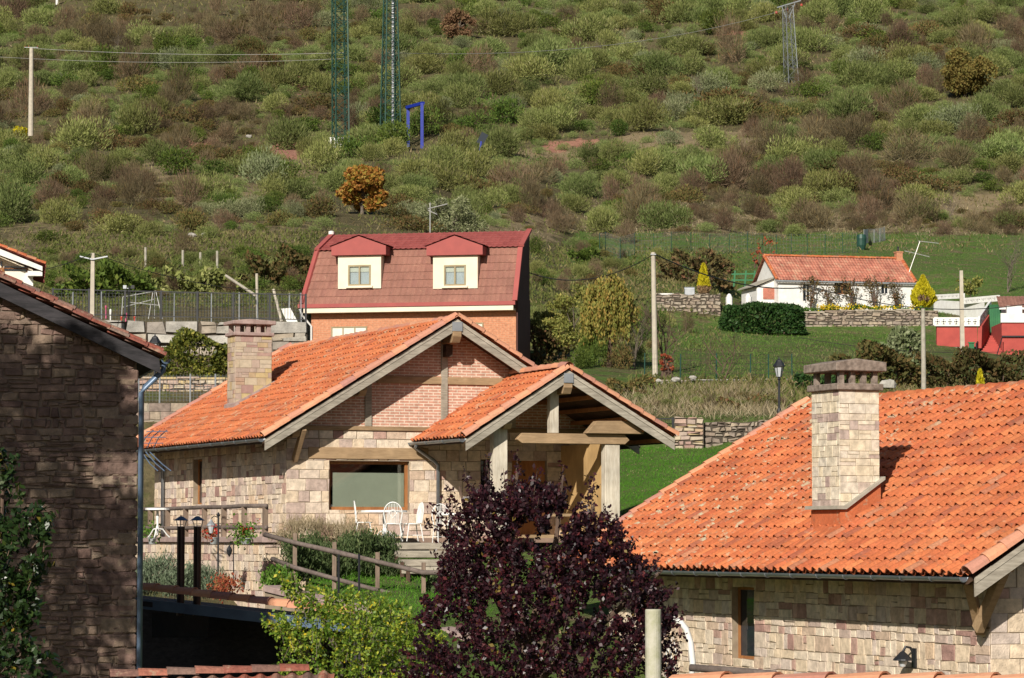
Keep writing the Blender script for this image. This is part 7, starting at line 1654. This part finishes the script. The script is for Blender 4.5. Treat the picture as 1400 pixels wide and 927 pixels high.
# ---- foreground purple plum
def leafy(name, label, Y, outline, n, size, asp, mat, stems, tmat, cat='tree', depth=1.2, clump=.16, gapn=.0, dirup=0.0, twig_every=5, sprigs=()):
    """crown filled inside a silhouette of rows (py, x0, x1), with true depth; clumped along many twigs"""
    cx_ = sum((a+b_)/2 for _, a, b_ in outline)/len(outline); base = at(cx_, outline[-1][0], Y); base.z -= .5
    o = empty(name, base); tag(o, label, cat); ys_ = [r[0] for r in outline]; tw_ = []; rad = F/Y
    areas = np.array([max(1, r[2]-r[1]) for r in outline]); 
    K = int(n/26); C0_ = []; f0 = lambda y: smoothstep(outline[0][0], outline[0][0]+190, y)
    for _ in range(K):
        py = random.choices(range(len(outline)-1), weights=areas[:-1])[0]; f_ = random.random(); y_ = ys_[py]+(ys_[py+1]-ys_[py])*f_
        x0 = outline[py][1]+(outline[py+1][1]-outline[py][1])*f_; x1 = outline[py][2]+(outline[py+1][2]-outline[py][2])*f_
        x_ = random.uniform(x0, x1)
        if vnoise(x_/19+3, y_/24+1) < gapn*(1.25-.6*f0(y_)): continue
        hw = (x1-x0)/2/rad; off = (x_-(x0+x1)/2)/rad; dd = math.sqrt(max(.02, hw*hw-off*off))*depth
        yy = -dd*random.uniform(.35,1) if random.random() < .68 else dd*random.uniform(-.3,.9)
        C0_.append(tuple(at(x_, y_, Y+yy)-base))
    t = MB(); root = Vector((0,0,-.2))
    for s_ in stems: t.tube([Vector(at(*q))-base for q in s_], [.05*(1-.8*i/(len(s_)-1))+.006 for i in range(len(s_))], 7, .5)
    tw = MB(); Cs = []; Ds = []
    for i, c_ in enumerate(C0_):
        c_ = np.array(c_); d = np.array([c_[0]*.5, c_[1]*.4, .9+dirup])+RNG.normal(size=3)*.45; d /= np.linalg.norm(d); L = clump*RNG.uniform(1.2,2.6)
        m_ = 26; u_ = RNG.uniform(-.5,.5,m_); Cs.append(c_+np.outer(u_*L, d)+RNG.normal(size=(m_,3))*clump*.22); Ds.append(RNG.normal(size=(m_,3))*.8+np.array([0,0,-.25]))
        if i % twig_every == 0: a = Vector(c_-d*L*.7); b_ = Vector(c_+d*L*.45); tw.tube([a, b_], [.006,.003], 4, .5, cap=False)
    nl = 0
    for (sx0, sy0, sx1, sy1) in sprigs:
        yq = Y+random.uniform(-.4,.4); a = at(sx0, sy0, yq)-base; b_ = at(sx1, sy1, yq)-base; tw.tube([b_, a], [.008,.003], 4, .5, cap=False); q_ = np.array([tuple(a.lerp(b_, random.random())) for _ in range(44)]); Cs.append(q_+RNG.normal(size=(44,3))*.036); Ds.append(RNG.normal(size=(44,3))); nl += 44
    t.build('trunk', M[tmat], o); tw.build('twigs', M[tmat], o)
    C = np.concatenate(Cs); D_ = np.concatenate(Ds); V_, Q_ = blades(C, D_, size*RNG.uniform(.55,1.25,len(C)), asp, .45)
    T_ = np.concatenate([np.repeat(RNG.normal(.45,.14,len(C0_)), 26), np.full(nl, .45)])+RNG.normal(0,.2,len(C)); np_mesh('crown', V_, Q_, np.clip(T_,0,1), M[mat], o); return o
SPR = [(634,640,650,700),(640,655,652,690),(586,690,612,720),(583,712,610,728),(612,662,626,700),(604,676,622,712),(668,640,668,690),(664,622,668,660),(707,618,707,670),(712,640,700,680),(688,640,694,690),(735,640,728,690),(770,636,764,690),(776,660,770,700),(812,660,806,715),(806,650,804,690),(845,705,828,740),(600,740,625,760),(592,756,615,770),(898,770,870,800),(928,800,890,820),(935,842,900,860),(936,868,905,872),(930,880,900,890),(922,905,895,915),(596,800,625,820),(905,760,880,790),(868,740,850,765)]
plum_out = [(640,700,716),(662,668,735),(682,640,790),(700,622,838),(730,612,848),(760,606,872),(795,600,898),(830,580,916),(870,562,926),(930,545,932),(990,540,935)]
leafy('purple_plum_tree', 'dense dark purple-leaved plum tree in the centre foreground', 40, plum_out, 56000, .066, .62, 'plum',
      [[(720,1010,40),(722,900,40),(700,760,40),(707,640,40)], [(722,930,40),(790,800,39.6),(812,690,39.8)], [(720,900,40),(650,760,40),(628,665,40)], [(724,940,40),(860,820,40),(905,780,40.2)], [(720,880,39.7),(760,740,39.6),(770,650,39.8)]], 'trunk_brown', depth=.9, clump=.10, gapn=.29, sprigs=SPR)
# yellowing fruit bush
pear_out = [(790,388,402),(804,382,430),(818,400,520),(832,405,556),(846,372,575),(862,352,600),(884,385,606),(908,375,606),(940,390,600),(990,400,600)]
leafy('fruit_bush', 'leafy green and yellow fruit bush in front of the dark shelter', 47, pear_out, 15000, .062, .66, 'pear',
      [[(470,1000,47),(465,900,47),(430,820,47),(395,795,47)], [(480,990,47),(500,880,47),(520,820,47)], [(470,960,47),(410,880,47),(365,855,47)], [(490,960,46.8),(550,880,47),(575,850,47)]], 'trunk', 'bush', depth=.8, clump=.14, twig_every=2)
# dark vine branch at left edge
vine_out = [(612,-40,6),(640,-40,22),(680,-40,30),(705,-40,60),(730,-40,72),(770,-40,68),(800,-40,40),(830,-40,66),(850,-40,40),(880,-40,45),(900,-40,72),(930,-40,80),(990,-40,80)]
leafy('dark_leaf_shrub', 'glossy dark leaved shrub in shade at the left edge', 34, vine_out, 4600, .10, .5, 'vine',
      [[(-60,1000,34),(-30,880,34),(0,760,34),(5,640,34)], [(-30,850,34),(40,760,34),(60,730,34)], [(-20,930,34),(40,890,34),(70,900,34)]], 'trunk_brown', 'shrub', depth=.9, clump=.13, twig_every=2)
# tall garden tree left of the view that shades the old building
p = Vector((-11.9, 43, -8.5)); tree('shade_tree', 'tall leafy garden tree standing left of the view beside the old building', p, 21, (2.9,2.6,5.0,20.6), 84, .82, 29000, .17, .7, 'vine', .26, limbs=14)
